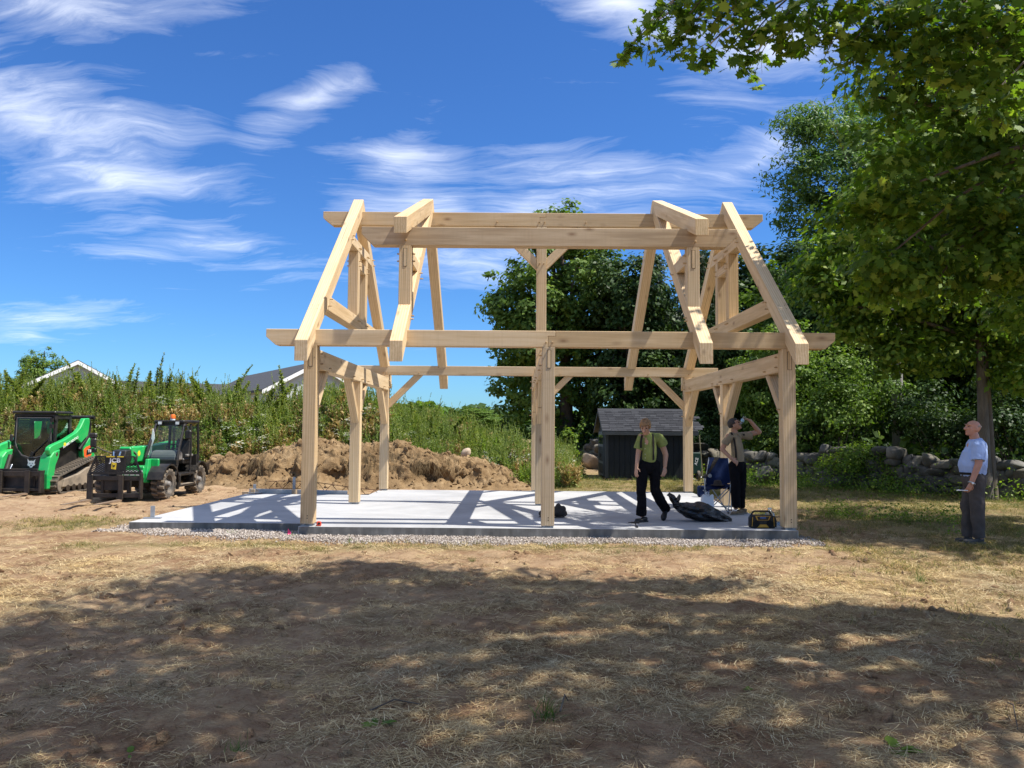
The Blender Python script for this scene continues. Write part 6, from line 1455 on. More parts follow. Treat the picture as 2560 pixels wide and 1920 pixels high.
# lift arms
arm_px = [(830, 720), (880, 680), (1080, 590), (1270, 470), (1330, 400), (1370, 320), (1405, 240), (1490, 235), (1495, 300), (1480, 420), (1460, 530), (1400, 590), (1350, 650), (1290, 590), (1170, 650), (1050, 710), (960, 760), (930, 860), (890, 890), (830, 840), (815, 770)]
arm2d = [lp(*q) for q in arm_px]
for s_ in (1, -1):
    ar = part('lift_arm', 'paint_green', lambda m: [m.prism(arm2d, 'x', *sorted((s_*.58, s_*.70))), m.prism([(-1.12, 1.04), (-.86, 1.10), (-.90, .90), (-1.02, .72), (-1.08, .42), (-1.16, .14), (-1.34, .14), (-1.36, .50), (-1.26, .92)], 'x', *sorted((s_*.46, s_*.72)))], ldr, .018)
    part('arm_pivot', 'chrome', lambda m: m.cyl((s_*.56, -1.0, .98), (s_*.725, -1.0, .98), .05, n=12), ar, 0, True)
    part('lift_cylinder', 'steel_dark', lambda m: [m.cyl((s_*.42, -1.02, .95), (s_*.40, -1.25, .48), .055, n=12)], ldr, 0, True)
    part('cylinder_rod', 'chrome', lambda m: [m.cyl((s_*.35, -1.05, .72), (s_*.35, -1.26, .42), .022, n=10)], ldr, 0, True)
    part('rear_link', 'paint_black', lambda m: m.tube([(s_*.62, *lp(1500, 200)), (s_*.62, *lp(1535, 330)), (s_*.62, *lp(1510, 520)), (s_*.62, *lp(1440, 640)), (s_*.60, *lp(1380, 760))], .055, 8), ldr, 0, True)
    tw = part('rear_upright', 'paint_green', lambda m: m.prism([lp(*q) for q in [(1520, 545), (1570, 560), (1600, 900), (1560, 1040), (1480, 1020), (1440, 960), (1410, 860), (1405, 690), (1460, 640)]], 'x', *sorted((s_*.50, s_*.66))), ldr, .015)
    if s_ > 0:
        part('stripe', 'decal_orange', lambda m: m.prism([lp(*q) for q in [(1540, 672), (1540, 840), (1450, 940), (1418, 860), (1412, 760), (1450, 715)]], 'x', .6605, .664), tw)
        part('name_plate', 'paint_black', lambda m: m.prism([lp(*q) for q in [(1540, 705), (1540, 820), (1455, 850), (1460, 770)]], 'x', .6645, .667), tw)
        c = lp(1500, 782); lettering('T76', .105, 'decal_white', tw, (.6675, c[0]+.02, c[1]), '+x', .002)
        c = lp(1076, 668); badge([(c[0]+a*1.2, c[1]+b) for a, b in circle(.045)], ar, 'decal_yellow', (.7005, 0, 0), '+x', .003)
        c = lp(1175, 630); l_ = lettering('SUNBELT RENTALS', .085, 'decal_white', ar, (.701, c[0], c[1]), '+x', .001); l_.rotation_euler = (math.pi/2-.0, -.42, math.pi/2)
        l_.rotation_euler = (Matrix.Rotation(math.pi/2, 3, 'Z') @ Matrix.Rotation(math.pi/2, 3, 'X') @ Matrix.Rotation(.36, 3, 'Z')).to_euler()
    part('side_panel', 'paint_black', lambda m: m.prism([(-.78, .48), (.35, .70), (.60, 1.10), (.20, 1.30), (-.75, .95)], 'x', *sorted((s_*.50, s_*.53))), ldr, .01)
part('cross_tube', 'paint_black', lambda m: m.cyl((-.66, .80, 1.92), (.66, .80, 1.92), .05, n=12), ldr, 0, True)
# quick-attach, carriage and forks
lc = part('fork_carriage', 'steel_dark', lambda m: [m.box(-.66, .64, -1.50, -1.42, .46, .58), m.box(-.66, .64, -1.50, -1.42, .10, .17), m.box(-.70, -.655, -1.52, -1.32, .06, .60), m.box(.60, .645, -1.52, -1.32, .06, .60), m.box(-.55, .52, -1.45, -1.40, .58, .64), m.box(-.36, -.30, -1.42, -1.34, .17, .46), m.box(.40, .46, -1.42, -1.34, .17, .46)], ldr, .006)
part('cross_beam', 'paint_green', lambda m: m.cyl((-.46, -1.25, .36), (.46, -1.25, .36), .085, n=14), lc, 0, True)
part('bob_plate', 'steel_dark', lambda m: m.prism([(-1.40, .10), (-1.30, .12), (-1.30, .55), (-1.36, .60)], 'x', -.56, .56), lc)
for x in (-.33, .335):
    part('fork', ['steel_dark', 'fork_steel'], lambda m: [m.box(x-.055, x+.055, -1.56, -1.505, .06, .60, 0), m.hexa([(x-.05, -2.60, .045), (x+.05, -2.60, .045), (x+.05, -1.5601, .02), (x-.05, -1.5601, .02), (x-.05, -2.60, .056), (x+.05, -2.60, .056), (x+.05, -1.5601, .068), (x-.05, -1.5601, .068)], 1)], lc, .005)

# ---------------------------------------------------------------- people
def V3(p): return Vector(tuple(map(float, p)))
def capsule(mb, p0, p1, r0, r1, n=14, flat0=False, flat1=False, squash=1.0):
    p0, p1 = V3(p0), V3(p1); d = p1-p0; L = d.length; d = d.normalized() if L > 1e-6 else Vector((0, 0, 1))
    pts, rad = [], []
    if not flat0:
        for a in (80, 60, 35, 12): pts.append(p0-d*r0*math.sin(math.radians(a))); rad.append(r0*math.cos(math.radians(a)))
    for t in (0, .33, .66, 1): pts.append(p0+d*L*t); rad.append(r0+(r1-r0)*t)
    if not flat1:
        for a in (12, 35, 60, 80): pts.append(p1+d*r1*math.sin(math.radians(a))); rad.append(r1*math.cos(math.radians(a)))
    mb.tube(pts, rad, n, flat=squash)
def chain(mb, pts, rads, **kw):
    for a, b, ra, rb in zip(pts[:-1], pts[1:], rads[:-1], rads[1:]): capsule(mb, a, b, ra, rb, **kw)
def ell(mb, c, r, R=None, n=20, m=14):
    t = MB().sphere((0, 0, 0), r, n, m); R = R or Matrix.Identity(3); c = V3(c)
    mb.add([tuple(c+R @ Vector(p)) for p in t.v], t.f)
def fuse(mb, name, mats, parent, origin, voxel=.0075, sm=6, fold=0.0, fscale=(9, 9, 4), seed=0):
    me = bpy.data.meshes.new(name); me.from_pydata([tuple(V3(p)-V3(origin)) for p in mb.v], [], mb.f); me.update()
    bm = bmesh.new(); bm.from_mesh(me); bmesh.ops.recalc_face_normals(bm, faces=bm.faces); bm.to_mesh(me); bm.free()
    o = bpy.data.objects.new(name, me); COL.objects.link(o)
    r = o.modifiers.new('r', 'REMESH'); r.mode = 'VOXEL'; r.voxel_size = voxel; r.use_smooth_shade = True
    s_ = o.modifiers.new('s', 'SMOOTH'); s_.factor = .5; s_.iterations = sm
    dg = bpy.context.evaluated_depsgraph_get(); out = bpy.data.meshes.new_from_object(o.evaluated_get(dg)); bpy.data.objects.remove(o)
    if fold:
        n = len(out.vertices); co = np.zeros(n*3, np.float32); nn = np.zeros(n*3, np.float32); out.vertices.foreach_get('co', co); out.vertex_normals.foreach_get('vector', nn)
        co = co.reshape(-1, 3); nn = nn.reshape(-1, 3); w = fbm(co[:, 0]*fscale[0]+seed, co[:, 1]*fscale[1], co[:, 2]*fscale[2], octv=3, seed=seed)-.5
        ridg = .5-np.abs(fbm(co[:, 0]*fscale[0]*.8+co[:, 2]*fscale[2]*.7+9, co[:, 1]*fscale[1], co[:, 2]*fscale[2]*.9, octv=3, seed=seed+3)-.5)*2
        co += nn*(fold*(w*1.6+ridg*.7-.3))[:, None]; out.vertices.foreach_set('co', co.ravel())
    out.name = name; out.materials.clear()
    for m_ in mats: out.materials.append(M[m_])
    out.polygons.foreach_set('use_smooth', np.ones(len(out.polygons), bool)); out.update()
    ob = link(name, out, parent)
    return ob
def bvh_of(ob): return BVHTree.FromPolygons([tuple(v.co+ob.parent.location) for v in ob.data.vertices], [tuple(p.vertices) for p in ob.data.polygons])
def frame3(f, u):
    f = V3(f).normalized(); u = V3(u); s_ = f.cross(u).normalized(); u = s_.cross(f)
    return Matrix((s_, f, u)).transposed()          # columns: side, forward, up
def head_shapes(mb, c, R, k=1.0):
    c = V3(c); P = lambda x, y, z: c+R @ Vector((x*k, y*k, z*k))
    ell(mb, P(0, -.012, .025), (.074*k, .093*k, .088*k), R); ell(mb, P(0, .018, -.02), (.064*k, .072*k, .085*k), R)
    ell(mb, P(0, .040, -.062), (.045*k, .048*k, .046*k), R); ell(mb, P(0, .068, -.090), (.022*k, .022*k, .018*k), R)
    capsule(mb, P(0, .090, .018), P(0, .112, -.024), .011*k, .017*k, 10); ell(mb, P(.014, .098, -.026), (.010*k, .010*k, .009*k), R, 10, 8); ell(mb, P(-.014, .098, -.026), (.010*k, .010*k, .009*k), R, 10, 8)
    for s_ in (1, -1):
        ell(mb, P(.076*s_, -.012, -.008), (.012*k, .022*k, .034*k), R, 12, 10); capsule(mb, P(.012*s_, .088, .036), P(.048*s_, .074, .040), .011*k, .010*k, 10); ell(mb, P(.040*s_, .066, -.010), (.022*k, .020*k, .018*k), R, 12, 10)
    capsule(mb, P(-.020, .082, -.062), P(.020, .082, -.062), .0085*k, .0085*k, 10)
def head_parts(root, o, c, R, hair, k=1.0, style='bowl', brow='hair_dark', squint=False):
    o = V3(o); c = V3(c)-o; P = lambda x, y, z: c+R @ Vector((x*k, y*k, z*k))
    for s_ in (1, -1):
        m = MB(); ell(m, P(.031*s_, .0815, .014), (.013*k, .008*k, .0055*k), R, 10, 8); m.build('eye', M['eye_dark'], root, smooth=True)
        m = MB(); m.tube([P(.014*s_, .099, .040), P(.032*s_, .097, .046), P(.052*s_, .082, .041)], .0045*k, 6); m.build('eyebrow', M[brow], root, smooth=True)
    m = MB(); m.tube([P(-.024, .082, -.064), P(0, .0915, -.062), P(.024, .082, -.064)], [.003*k, .0045*k, .003*k], 6); m.build('mouth', M['lip'], root, smooth=True)
    n, mm = 44, 30; V = []; F = []; rs = np.random.RandomState(int(k*1000)+len(style))
    for i in range(mm+1):
        a = math.pi*i/mm-math.pi/2
        for j in range(n):
            t = 2*math.pi*j/n; d = Vector((math.cos(a)*math.sin(t), math.cos(a)*math.cos(t), math.sin(a)))   # t=0 forward
            fwd = d.y
            if style == 'bowl': line = .30 if fwd > .55 else (-.42 if fwd > -.1 else -.62); line += (.28 if fwd > .55 else .12)*(math.sin(t*17)*.15+rs.uniform(-.5, .5)*.35)
            elif style == 'short': line = .50 if fwd > .45 else (.08 if fwd > .0 else -.45)
            else: line = 2.0 if fwd > -.15 else .05        # thin fringe round a bald head
            top = .35 if style == 'fringe' else 9
            on = d.z > line and d.z < top
            thick = {'bowl': 1.15, 'short': 1.10, 'fringe': 1.03}[style]*(1+.018*math.sin(t*23+a*3)+.012*rs.uniform(-1, 1)); e = thick if on else .90
            V.append(tuple(P(0, -.012, .022)+R @ Vector((d.x*.079*e*k, d.y*.098*e*k, d.z*.094*e*k))))
    for i in range(mm):
        for j in range(n): F.append((i*n+j, i*n+(j+1) % n, (i+1)*n+(j+1) % n, (i+1)*n+j))
    return MB().add(V, F).build('hair', M[hair], root, smooth=True)
def hand_shapes(mb, w, d, nrm, curl=.5, thumb=1, k=1.0):
    """w wrist, d pointing along the hand, nrm out of the back of the hand, thumb +1/-1 side"""
    d = V3(d).normalized(); nrm = V3(nrm); sd = d.cross(nrm).normalized(); nrm = sd.cross(d); w = V3(w)
    pal = w+d*.052*k
    for s_ in (-.024, -.008, .008, .024): capsule(mb, w+sd*s_*.7*k, w+d*.088*k+sd*s_*1.15*k, .013*k, .0115*k, 8)
    for i, (s_, L) in enumerate(((-.031, .062), (-.0105, .072), (.0105, .078), (.031, .070))):
        a = w+d*.088*k+sd*s_*k; ax = d.copy(); r = .0088*k
        for seg_, f in enumerate((.45, .32, .23)):
            ang = curl*(.5+.45*seg_); ax = (ax*math.cos(ang)-nrm*math.sin(ang)).normalized() if seg_ or curl > .7 else (ax*math.cos(curl*.4)-nrm*math.sin(curl*.4)).normalized()
            b = a+ax*L*f*k; capsule(mb, a, b, r, r*.92, 8); a = b; r *= .93
    t0 = w+d*.025*k+sd*thumb*.026*k; t1 = t0+(d*.55+sd*thumb*.75-nrm*.25).normalized()*.042*k; t2 = t1+(d*.9+sd*thumb*.25-nrm*.35).normalized()*.034*k
    capsule(mb, t0, t1, .0125*k, .0105*k, 8); capsule(mb, t1, t2, .0105*k, .0085*k, 8)
def shoe_mesh(mb, heel, toe, w=.05, h=.07, up=(0, 0, 1)):
    heel, toe = V3(heel), V3(toe); d = (toe-heel); L = d.length; d.normalize(); u = V3(up); sd = d.cross(u).normalized(); u = sd.cross(d)
    P = lambda a, b, c: heel+d*a*L+sd*b+u*c
    capsule(mb, P(.12, 0, h*.62), P(.30, 0, h*.62), w*.72, w*.76, 12); capsule(mb, P(.12, 0, w*.55), P(.88, 0, w*.50), w*.62, w*.66, 12)
    capsule(mb, P(.55, .012, w*.45), P(.86, .008, w*.42), w*.62, w*.55, 12); capsule(mb, P(.55, -.012, w*.45), P(.86, -.008, w*.42), w*.62, w*.55, 12)
def sole_mesh(mb, heel, toe, w=.05, up=(0, 0, 1)):
    heel, toe = V3(heel), V3(toe); d = (toe-heel); L = d.length; d.normalize(); u = V3(up); sd = d.cross(u).normalized(); u = sd.cross(d)
    out = [(-.03, .55), (.0, .8), (.25, .82), (.5, .85), (.72, 1.0), (.9, .85), (1.03, .4), (1.03, -.4), (.9, -.85), (.72, -1.0), (.5, -.85), (.25, -.82), (0, -.8), (-.03, -.55)]
    n = len(out); V = [heel+d*a*L+sd*b*w+u*c for c in (-.004, .018) for a, b in out]
    mb.add(V, [tuple(range(n)), tuple(range(n, 2*n))]+[(i, (i+1) % n, n+(i+1) % n, n+i) for i in range(n)])
def ribbon(bvh, origin, pts_px, width, off, name, mat, parent, back=True):
    front = []
    for px, py in pts_px:
        h = bvh.ray_cast(Vector(CAM), V3(ray(px, py)))
        if h[0]: front.append((h[0], h[1]))
    path = list(front)
    if back:
        for p, n_ in reversed(front):
            h = bvh.ray_cast(p+Vector((0, 1.2, 0)), Vector((0, -1, 0)))
            if h[0] and h[0].y > p.y+.02: path.append((h[0], h[1]))
    V = []
    for i, (p, n_) in enumerate(path):
        a = path[max(i-1, 0)][0]; b = path[min(i+1, len(path)-1)][0]; t = (b-a).normalized(); sd = t.cross(n_).normalized()
        for s_, o_ in ((-1, off), (1, off), (1, off-.006), (-1, off-.006)): V.append(p+sd*width/2*s_+n_*o_-V3(origin))
    F = [(4*i+a, 4*i+(a+1) % 4, 4*i+4+(a+1) % 4, 4*i+4+a) for i in range(len(path)-1) for a in range(4)]
    return MB().add(V, F).build(name, M[mat], parent)
def ring_tube(c, R, rx, ry, rad, n=22, a0=0., a1=6.2832):
    return [V3(c)+R @ Vector((rx*math.sin(t), ry*math.cos(t), 0)) for t in np.linspace(a0, a1, n)]
def person(label, origin):
    return empty('person', tuple(origin), 0, label, 'person')

# -- the young man in the green shirt, walking and looking down
YG = .95
def G(zx, zy, dy=0.0): return on_y(1540+.20796*zx, 1020+.20796*zy, YG+dy)
o_ = np.array([G(310, 1340)[0], YG, SLAB_Z]); root = person('young man in green shirt and black suspenders walking across the slab, head bowed', o_)
hc = G(352, 222, -.14); Rh = frame3((-.28, -.80, -.52), (-.12, -.50, .86))
b = MB(); head_shapes(b, hc, Rh, 1.06); chain(b, [G(362, 285, -.07), G(388, 350, -.01)], [.056, .062])
chest = [G(395, 400, -.02), G(402, 520, .0), G(400, 640, .01)]
chain(b, chest, [.13, .125, .12], squash=.75); chain(b, [G(310, 345, -.03), G(520, 360, .03)], [.06, .06])
chain(b, [G(300, 345, -.03), G(268, 545, -.02), G(248, 705, -.10)], [.055, .043, .030]); hand_shapes(b, G(246, 712, -.10), G(240, 800, -.14)-G(246, 712, -.10), (-.8, -.5, .1), .55, -1, 1.08)
chain(b, [G(528, 360, .03), G(597, 560, .06), G(588, 700, .02)], [.058, .046, .032]); hand_shapes(b, G(587, 708, .02), G(575, 800, -.02)-G(587, 708, .02), (.55, -.75, .1), .45, -1, 1.12)
legL = [G(335, 690, .0), G(303, 985, -.03), G(312, 1285, .03)]; legR = [G(462, 690, .04), G(468, 985, .0), G(598, 1215, .36)]
chain(b, legL, [.08, .06, .045]); chain(b, legR, [.08, .06, .045])
fuse(b, 'body', ['skin_fair'], root, o_, .0072, 4); head_parts(root, o_, hc, Rh, 'hair_blond', 1.06, 'bowl', 'hair_blond')
s_ = MB(); chain(s_, [G(395, 385, -.02), G(405, 500, .0), G(404, 560, .0), G(400, 622, .01)], [.142, .158, .160, .150], squash=.74, n=20); chain(s_, [G(318, 350, -.03), G(400, 345, -.01), G(512, 362, .03)], [.072, .085, .076])
for pts, r in (([G(305, 352, -.03), G(280, 430, -.025), G(262, 492, -.02)], [.075, .078, .080]), ([G(520, 362, .03), G(548, 410, .04), G(566, 452, .05)], [.082, .086, .088])):
    capsule(s_, pts[0], pts[1], r[0], r[1], 16); capsule(s_, pts[1], pts[2], r[1], r[2], 16, flat1=True)
sh = fuse(s_, 'shirt', ['cloth_green'], root, o_, .008, 3, .027, (10, 10, 5), 3)
t_ = MB(); ell(t_, G(398, 680, .02), (.165, .125, .13)); chain(t_, [G(398, 632, .01), G(398, 690, .02)], [.158, .160], squash=.78, n=20, flat0=True)
for L_, rr in ((legL, [.105, .083, .092]), (legR, [.105, .088, .085])):
    capsule(t_, L_[0], L_[1], rr[0], rr[1], 18); capsule(t_, L_[1], L_[2], rr[1], rr[2], 18, flat1=True)
fuse(t_, 'trousers', ['cloth_black'], root, o_, .008, 3, .026, (7, 7, 5), 5)
bv = bvh_of(sh); Z = lambda zx, zy: (1540+.20796*zx, 1020+.20796*zy)
ribbon(bv, o_, [Z(446, 625), Z(447, 560), Z(448, 480), Z(447, 400), Z(442, 340), Z(436, 318)], .036, .012, 'suspender', 'strap', root)
ribbon(bv, o_, [Z(300, 620), Z(298, 560), Z(297, 480), Z(300, 400), Z(310, 345), Z(316, 330)], .036, .012, 'suspender', 'strap', root)
for zy in (430, 490, 555, 600):
    h = bv.ray_cast(Vector(CAM), V3(ray(*Z(352, zy))))
    if h[0]: m = MB(); m.cyl(h[0]-V3(o_), h[0]+h[1]*.004-V3(o_), .006, n=8); m.build('button', M['decal_white'], root)
Rc = frame3((-.1, -.9, -.35), (-.05, -.3, .95)); cc = V3(G(384, 338, -.02))-V3(o_)
m = MB(); m.tube(ring_tube(cc, Rc, .076, .078, 0, 22), .017, 8, flat=1.0); cl_ = m.build('collar', M['cloth_green'], root, smooth=True)
for sg in (-1, 1):
    q = lambda x, y, z: tuple(cc+Rc @ Vector((x, y, z)))
    MB().add([q(.010*sg, .088, -.005), q(.07*sg, .055, .012), q(.095*sg, .070, -.045), q(.045*sg, .102, -.060)], [(0, 1, 2, 3)]).build('collar_flap', M['cloth_green'], cl_)
for hl, to, up in ((G(372, 1322, .02), G(232, 1335, -.10), (0, 0, 1)), (G(598, 1215, .40), G(562, 1318, .18), (.15, -.85, .45))):
    hl, to = np.array(hl), np.array(to)
    if up == (0, 0, 1): hl[2] = to[2] = SLAB_Z+.006
    else: to[2] = SLAB_Z+.012
    m = MB(); shoe_mesh(m, hl, to, .052, .075, up); so = fuse(m, 'shoe', ['shoe_black'], root, o_, .008, 3); m = MB(); sole_mesh(m, V3(hl)-V3(o_), V3(to)-V3(o_), .050, up); m.build('sole', M['shoe_black'], so)

# -- the young man drinking from a bottle beside the camp chair
YK = 2.22
def K(zx, zy, dy=0.0): return on_y(1540+.20796*zx, 1020+.20796*zy, YK+dy)
o_ = np.array([K(1450, 1250)[0], YK, SLAB_Z]); root = person('young man in tan shirt and suspenders drinking from a bottle beside the camp chair', o_)
hc = K(1428, 200, -.02); Rh = frame3((.80, -.42, .38), (-.38, -.05, .92))
b = MB(); head_shapes(b, hc, Rh, 1.05); chain(b, [K(1420, 262, .0), K(1432, 330, .01)], [.056, .062])
chain(b, [K(1450, 400), K(1455, 520), K(1462, 640)], [.12, .115, .11], squash=.75); chain(b, [K(1355, 345, -.03), K(1560, 322, .03)], [.058, .058])
chain(b, [K(1350, 350, -.03), K(1277, 498, -.02), K(1392, 612, -.16)], [.055, .043, .031]); hand_shapes(b, K(1394, 615, -.16), K(1470, 668, -.17)-K(1394, 615, -.16), (-.3, -.75, .55), .9, -1, 1.08)
wr = K(1612, 152, -.10); gr_ = K(1512, 150, -.15)
chain(b, [K(1558, 325, .03), K(1722, 288, .0), wr], [.056, .046, .031]); hand_shapes(b, wr, K(1530, 116, -.14)-wr, (.25, .1, .95), .95, -1, 1.08)
legL = [K(1420, 700, -.01), K(1435, 950, -.03), K(1440, 1195, .0)]; legR = [K(1508, 700, .03), K(1508, 950, .03), K(1505, 1190, .14)]
chain(b, legL, [.08, .06, .045]); chain(b, legR, [.08, .06, .045])
fuse(b, 'body', ['skin_tan'], root, o_, .0072, 4); head_parts(root, o_, hc, Rh, 'hair_dark', 1.05, 'short')
s_ = MB(); chain(s_, [K(1448, 395), K(1456, 500), K(1462, 560), K(1464, 628)], [.135, .148, .145, .132], squash=.74, n=20); chain(s_, [K(1362, 350, -.03), K(1450, 335, 0), K(1548, 328, .03)], [.072, .083, .074])
for pts, r in (([K(1358, 355, -.03), K(1325, 400, -.03), K(1302, 438, -.025)], [.075, .077, .079]), ([K(1545, 330, .03), K(1590, 335, .02), K(1632, 328, .015)], [.078, .080, .082])):
    capsule(s_, pts[0], pts[1], r[0], r[1], 16); capsule(s_, pts[1], pts[2], r[1], r[2], 16, flat1=True)
sh = fuse(s_, 'shirt', ['cloth_khaki'], root, o_, .008, 3, .027, (10, 10, 5), 9)
t_ = MB(); ell(t_, K(1463, 690, .01), (.155, .12, .13)); chain(t_, [K(1463, 640), K(1463, 700)], [.150, .152], squash=.78, n=20, flat0=True)
for L_, rr in ((legL, [.105, .090, .083]), (legR, [.10, .085, .080])):
    capsule(t_, L_[0], L_[1], rr[0], rr[1], 18); capsule(t_, L_[1], L_[2], rr[1], rr[2], 18, flat1=True)
tr = fuse(t_, 'trousers', ['cloth_black'], root, o_, .008, 3, .026, (7, 7, 5), 11)
bv = bvh_of(sh)
ribbon(bv, o_, [Z(1446, 615), Z(1444, 540), Z(1436, 460), Z(1420, 380), Z(1395, 318), Z(1380, 300)], .034, .012, 'suspender', 'strap', root)
ribbon(bv, o_, [Z(1553, 605), Z(1553, 540), Z(1552, 460), Z(1546, 390), Z(1538, 330), Z(1532, 312)], .034, .012, 'suspender', 'strap', root)
Rc = frame3((.3, -.9, .1), (-.1, .0, 1)); cc = V3(K(1430, 318, 0))-V3(o_)
m = MB(); m.tube(ring_tube(cc, Rc, .073, .075, 0, 22), .016, 8); cl_ = m.build('collar', M['cloth_khaki'], root, smooth=True)
for sg in (-1, 1):
    q = lambda x, y, z: tuple(cc+Rc @ Vector((x, y, z)))
    MB().add([q(.008*sg, .088, .0), q(.07*sg, .055, .012), q(.098*sg, .070, -.05), q(.04*sg, .105, -.062)], [(0, 1, 2, 3)]).build('collar_flap', M['cloth_khaki'], cl_)
for hl, to, mt in ((K(1520, 1262, .04), K(1388, 1275, -.12), 'leather_boot'), (K(1560, 1240, .22), K(1478, 1245, .10), 'leather_boot')):
    hl, to = np.array(hl), np.array(to); hl[2] = to[2] = SLAB_Z+.008
    m = MB(); shoe_mesh(m, hl, to, .054, .085); so = fuse(m, 'shoe', [mt], root, o_, .008, 3); m = MB(); sole_mesh(m, V3(hl)-V3(o_), V3(to)-V3(o_), .053); m.build('sole', M['shoe_sole'], so)
# the bottle at his lips
mouth = V3(K(1486, 208, -.08)); base_ = V3(K(1540, 120, -.16)); ax_ = (base_-mouth).normalized(); base_ = mouth+ax_*.20
rt = empty('water_bottle', tuple(mouth), 0, 'small clear plastic water bottle held to the drinking man\'s lips', 'bottle'); Rb = ax_.to_track_quat('Z', 'Y').to_matrix()
m = MB().lathe([(.011, 0), (.012, .022), (.014, .028), (.030, .075), (.031, .10), (.029, .13), (.031, .19), (.026, .20), (0, .197)], n=16); m.v = [tuple(Rb @ Vector(p)) for p in m.v]; m.build('bottle_body', M['clear_plastic'], rt, smooth=True)
m = MB().lathe([(.0318, .10), (.0318, .15)], n=16); m.v = [tuple(Rb @ Vector(p)) for p in m.v]; m.build('label_band', M['label_blue'], rt, smooth=True)

# -- the older man in the pale blue shirt, looking up at the frame
g_ = on_z(2425, 1358, -.135); YO = float(g_[1])
def O(zx, zy, dy=0.0): return on_y(2000+.3014*zx, 900+.3014*zy, YO+dy)
GZm = float(ground_z(g_[0], g_[1])); o_ = np.array([O(1430, 1500)[0], YO, GZm]); root = person('bald older man in light blue shirt and grey trousers looking up at the frame', o_)
hc = O(1432, 568, 0); Rh = frame3((-1, -.06, .16), (.16, 0, 1))
b = MB(); head_shapes(b, hc, Rh, 1.08); ell(b, V3(hc)+Rh @ Vector((0, -.01, .045)), (.078, .098, .075), Rh); chain(b, [O(1442, 625), O(1462, 700)], [.066, .075])
chain(b, [O(1450, 720), O(1440, 830), O(1438, 940)], [.125, .14, .135], squash=.9); chain(b, [O(1475, 715, -.16), O(1475, 715, .16)], [.06, .06])
chain(b, [O(1478, 715, -.17), O(1482, 860, -.23), O(1425, 1012, -.25)], [.06, .050, .036]); hand_shapes(b, O(1423, 1018, -.25), O(1385, 1100, -.25)-O(1423, 1018, -.25), (.2, -.98, 0), .75, -1, 1.12)
chain(b, [O(1470, 715, .17), O(1460, 860, .23), O(1400, 1000, .20)], [.06, .048, .035]); hand_shapes(b, O(1398, 1005, .20), O(1365, 1075, .18)-O(1398, 1005, .20), (.2, .98, 0), .75, 1, 1.1)
legL = [O(1455, 985, -.09), O(1468, 1220, -.10), O(1490, 1478, -.10)]; legR = [O(1420, 985, .09), O(1390, 1220, .10), O(1392, 1465, .12)]
chain(b, legL, [.085, .065, .05]); chain(b, legR, [.085, .065, .05])
fuse(b, 'body', ['skin_red'], root, o_, .0072, 4); head_parts(root, o_, hc, Rh, 'hair_grey', 1.08, 'fringe', 'hair_grey')
s_ = MB(); chain(s_, [O(1462, 725), O(1448, 800), O(1438, 870), O(1440, 935)], [.155, .19, .205, .185], n=22, squash=.92); chain(s_, [O(1478, 715, -.17), O(1474, 700, 0), O(1478, 715, .17)], [.095, .10, .095])
for dy in (-1, 1):
    pts = [O(1480, 718, .17*dy), O(1483, 780, .20*dy), O(1480, 838, .225*dy)]; capsule(s_, pts[0], pts[1], .094, .096, 16); capsule(s_, pts[1], pts[2], .094, .098, 16, flat1=True)
sh = fuse(s_, 'shirt', ['cloth_blue'], root, o_, .008, 3, .027, (9, 9, 5), 21)
t_ = MB(); chain(t_, [O(1440, 945), O(1440, 990), O(1448, 1020)], [.182, .182, .165], n=22, squash=.9, flat0=True)
for L_, rr in ((legL, [.118, .100, .088]), (legR, [.115, .095, .085])):
    capsule(t_, L_[0], L_[1], rr[0], rr[1], 18); capsule(t_, L_[1], L_[2], rr[1], rr[2], 18, flat1=True)
fuse(t_, 'trousers', ['cloth_grey'], root, o_, .008, 3, .027, (7, 7, 5), 23)
bel = V3(O(1440, 941))-V3(o_); n = 28
MB().add([tuple(bel+Vector((.188*math.cos(t), .172*math.sin(t), dz))) for dz in (-.018, .018) for t in np.linspace(0, 6.2832, n, endpoint=False)], [(i, (i+1) % n, n+(i+1) % n, n+i) for i in range(n)]).build('belt', M['strap'], root, smooth=True)
m = MB(); Rc = frame3((-1, 0, -.25), (-.2, 0, 1)); m.tube(ring_tube(V3(O(1452, 668))-V3(o_), Rc, .082, .084, 0, 22), .020, 8); m.build('collar', M['cloth_blue'], root, smooth=True)
m = MB(); w0, w1 = V3(O(1440, 985, -.245)), V3(O(1420, 1030, -.25)); Rw = frame3((w1-w0).cross(Vector((0, 1, 0))), (w1-w0)); m.tube(ring_tube(w0.lerp(w1, .8)-V3(o_), Rw, .042, .042, 0, 18), .012, 8); wt = m.build('watch', M['galvanised'], root, smooth=True)
MB().sphere(tuple(w0.lerp(w1, .8)+Vector((-.012, -.050, 0))-V3(o_)), (.016, .008, .018), 12, 8).build('watch_face', M['decal_white'], wt, smooth=True)
for hl, to in ((O(1525, 1500, -.10), O(1352, 1510, -.16)), (O(1425, 1480, .12), O(1290, 1480, .06))):
    hl, to = np.array(hl), np.array(to); hl[2] = to[2] = max(float(ground_z(hl[0], hl[1])), float(ground_z(to[0], to[1])))+.008
    m = MB(); shoe_mesh(m, hl, to, .056, .075); so = fuse(m, 'shoe', ['shoe_grey'], root, o_, .008, 3); m = MB(); sole_mesh(m, V3(hl)-V3(o_), V3(to)-V3(o_), .055); m.build('sole', M['shoe_sole'], so)
# rolled sheet held in his hand
pa, pb = V3(O(1392, 1083, -.25)), V3(O(1298, 1080, -.24))
tag(MB().tube([pa, pb], .008, 8).build('paper_roll', M['paper_white']), 'thin white rolled paper held by the man in the blue shirt', 'paper')

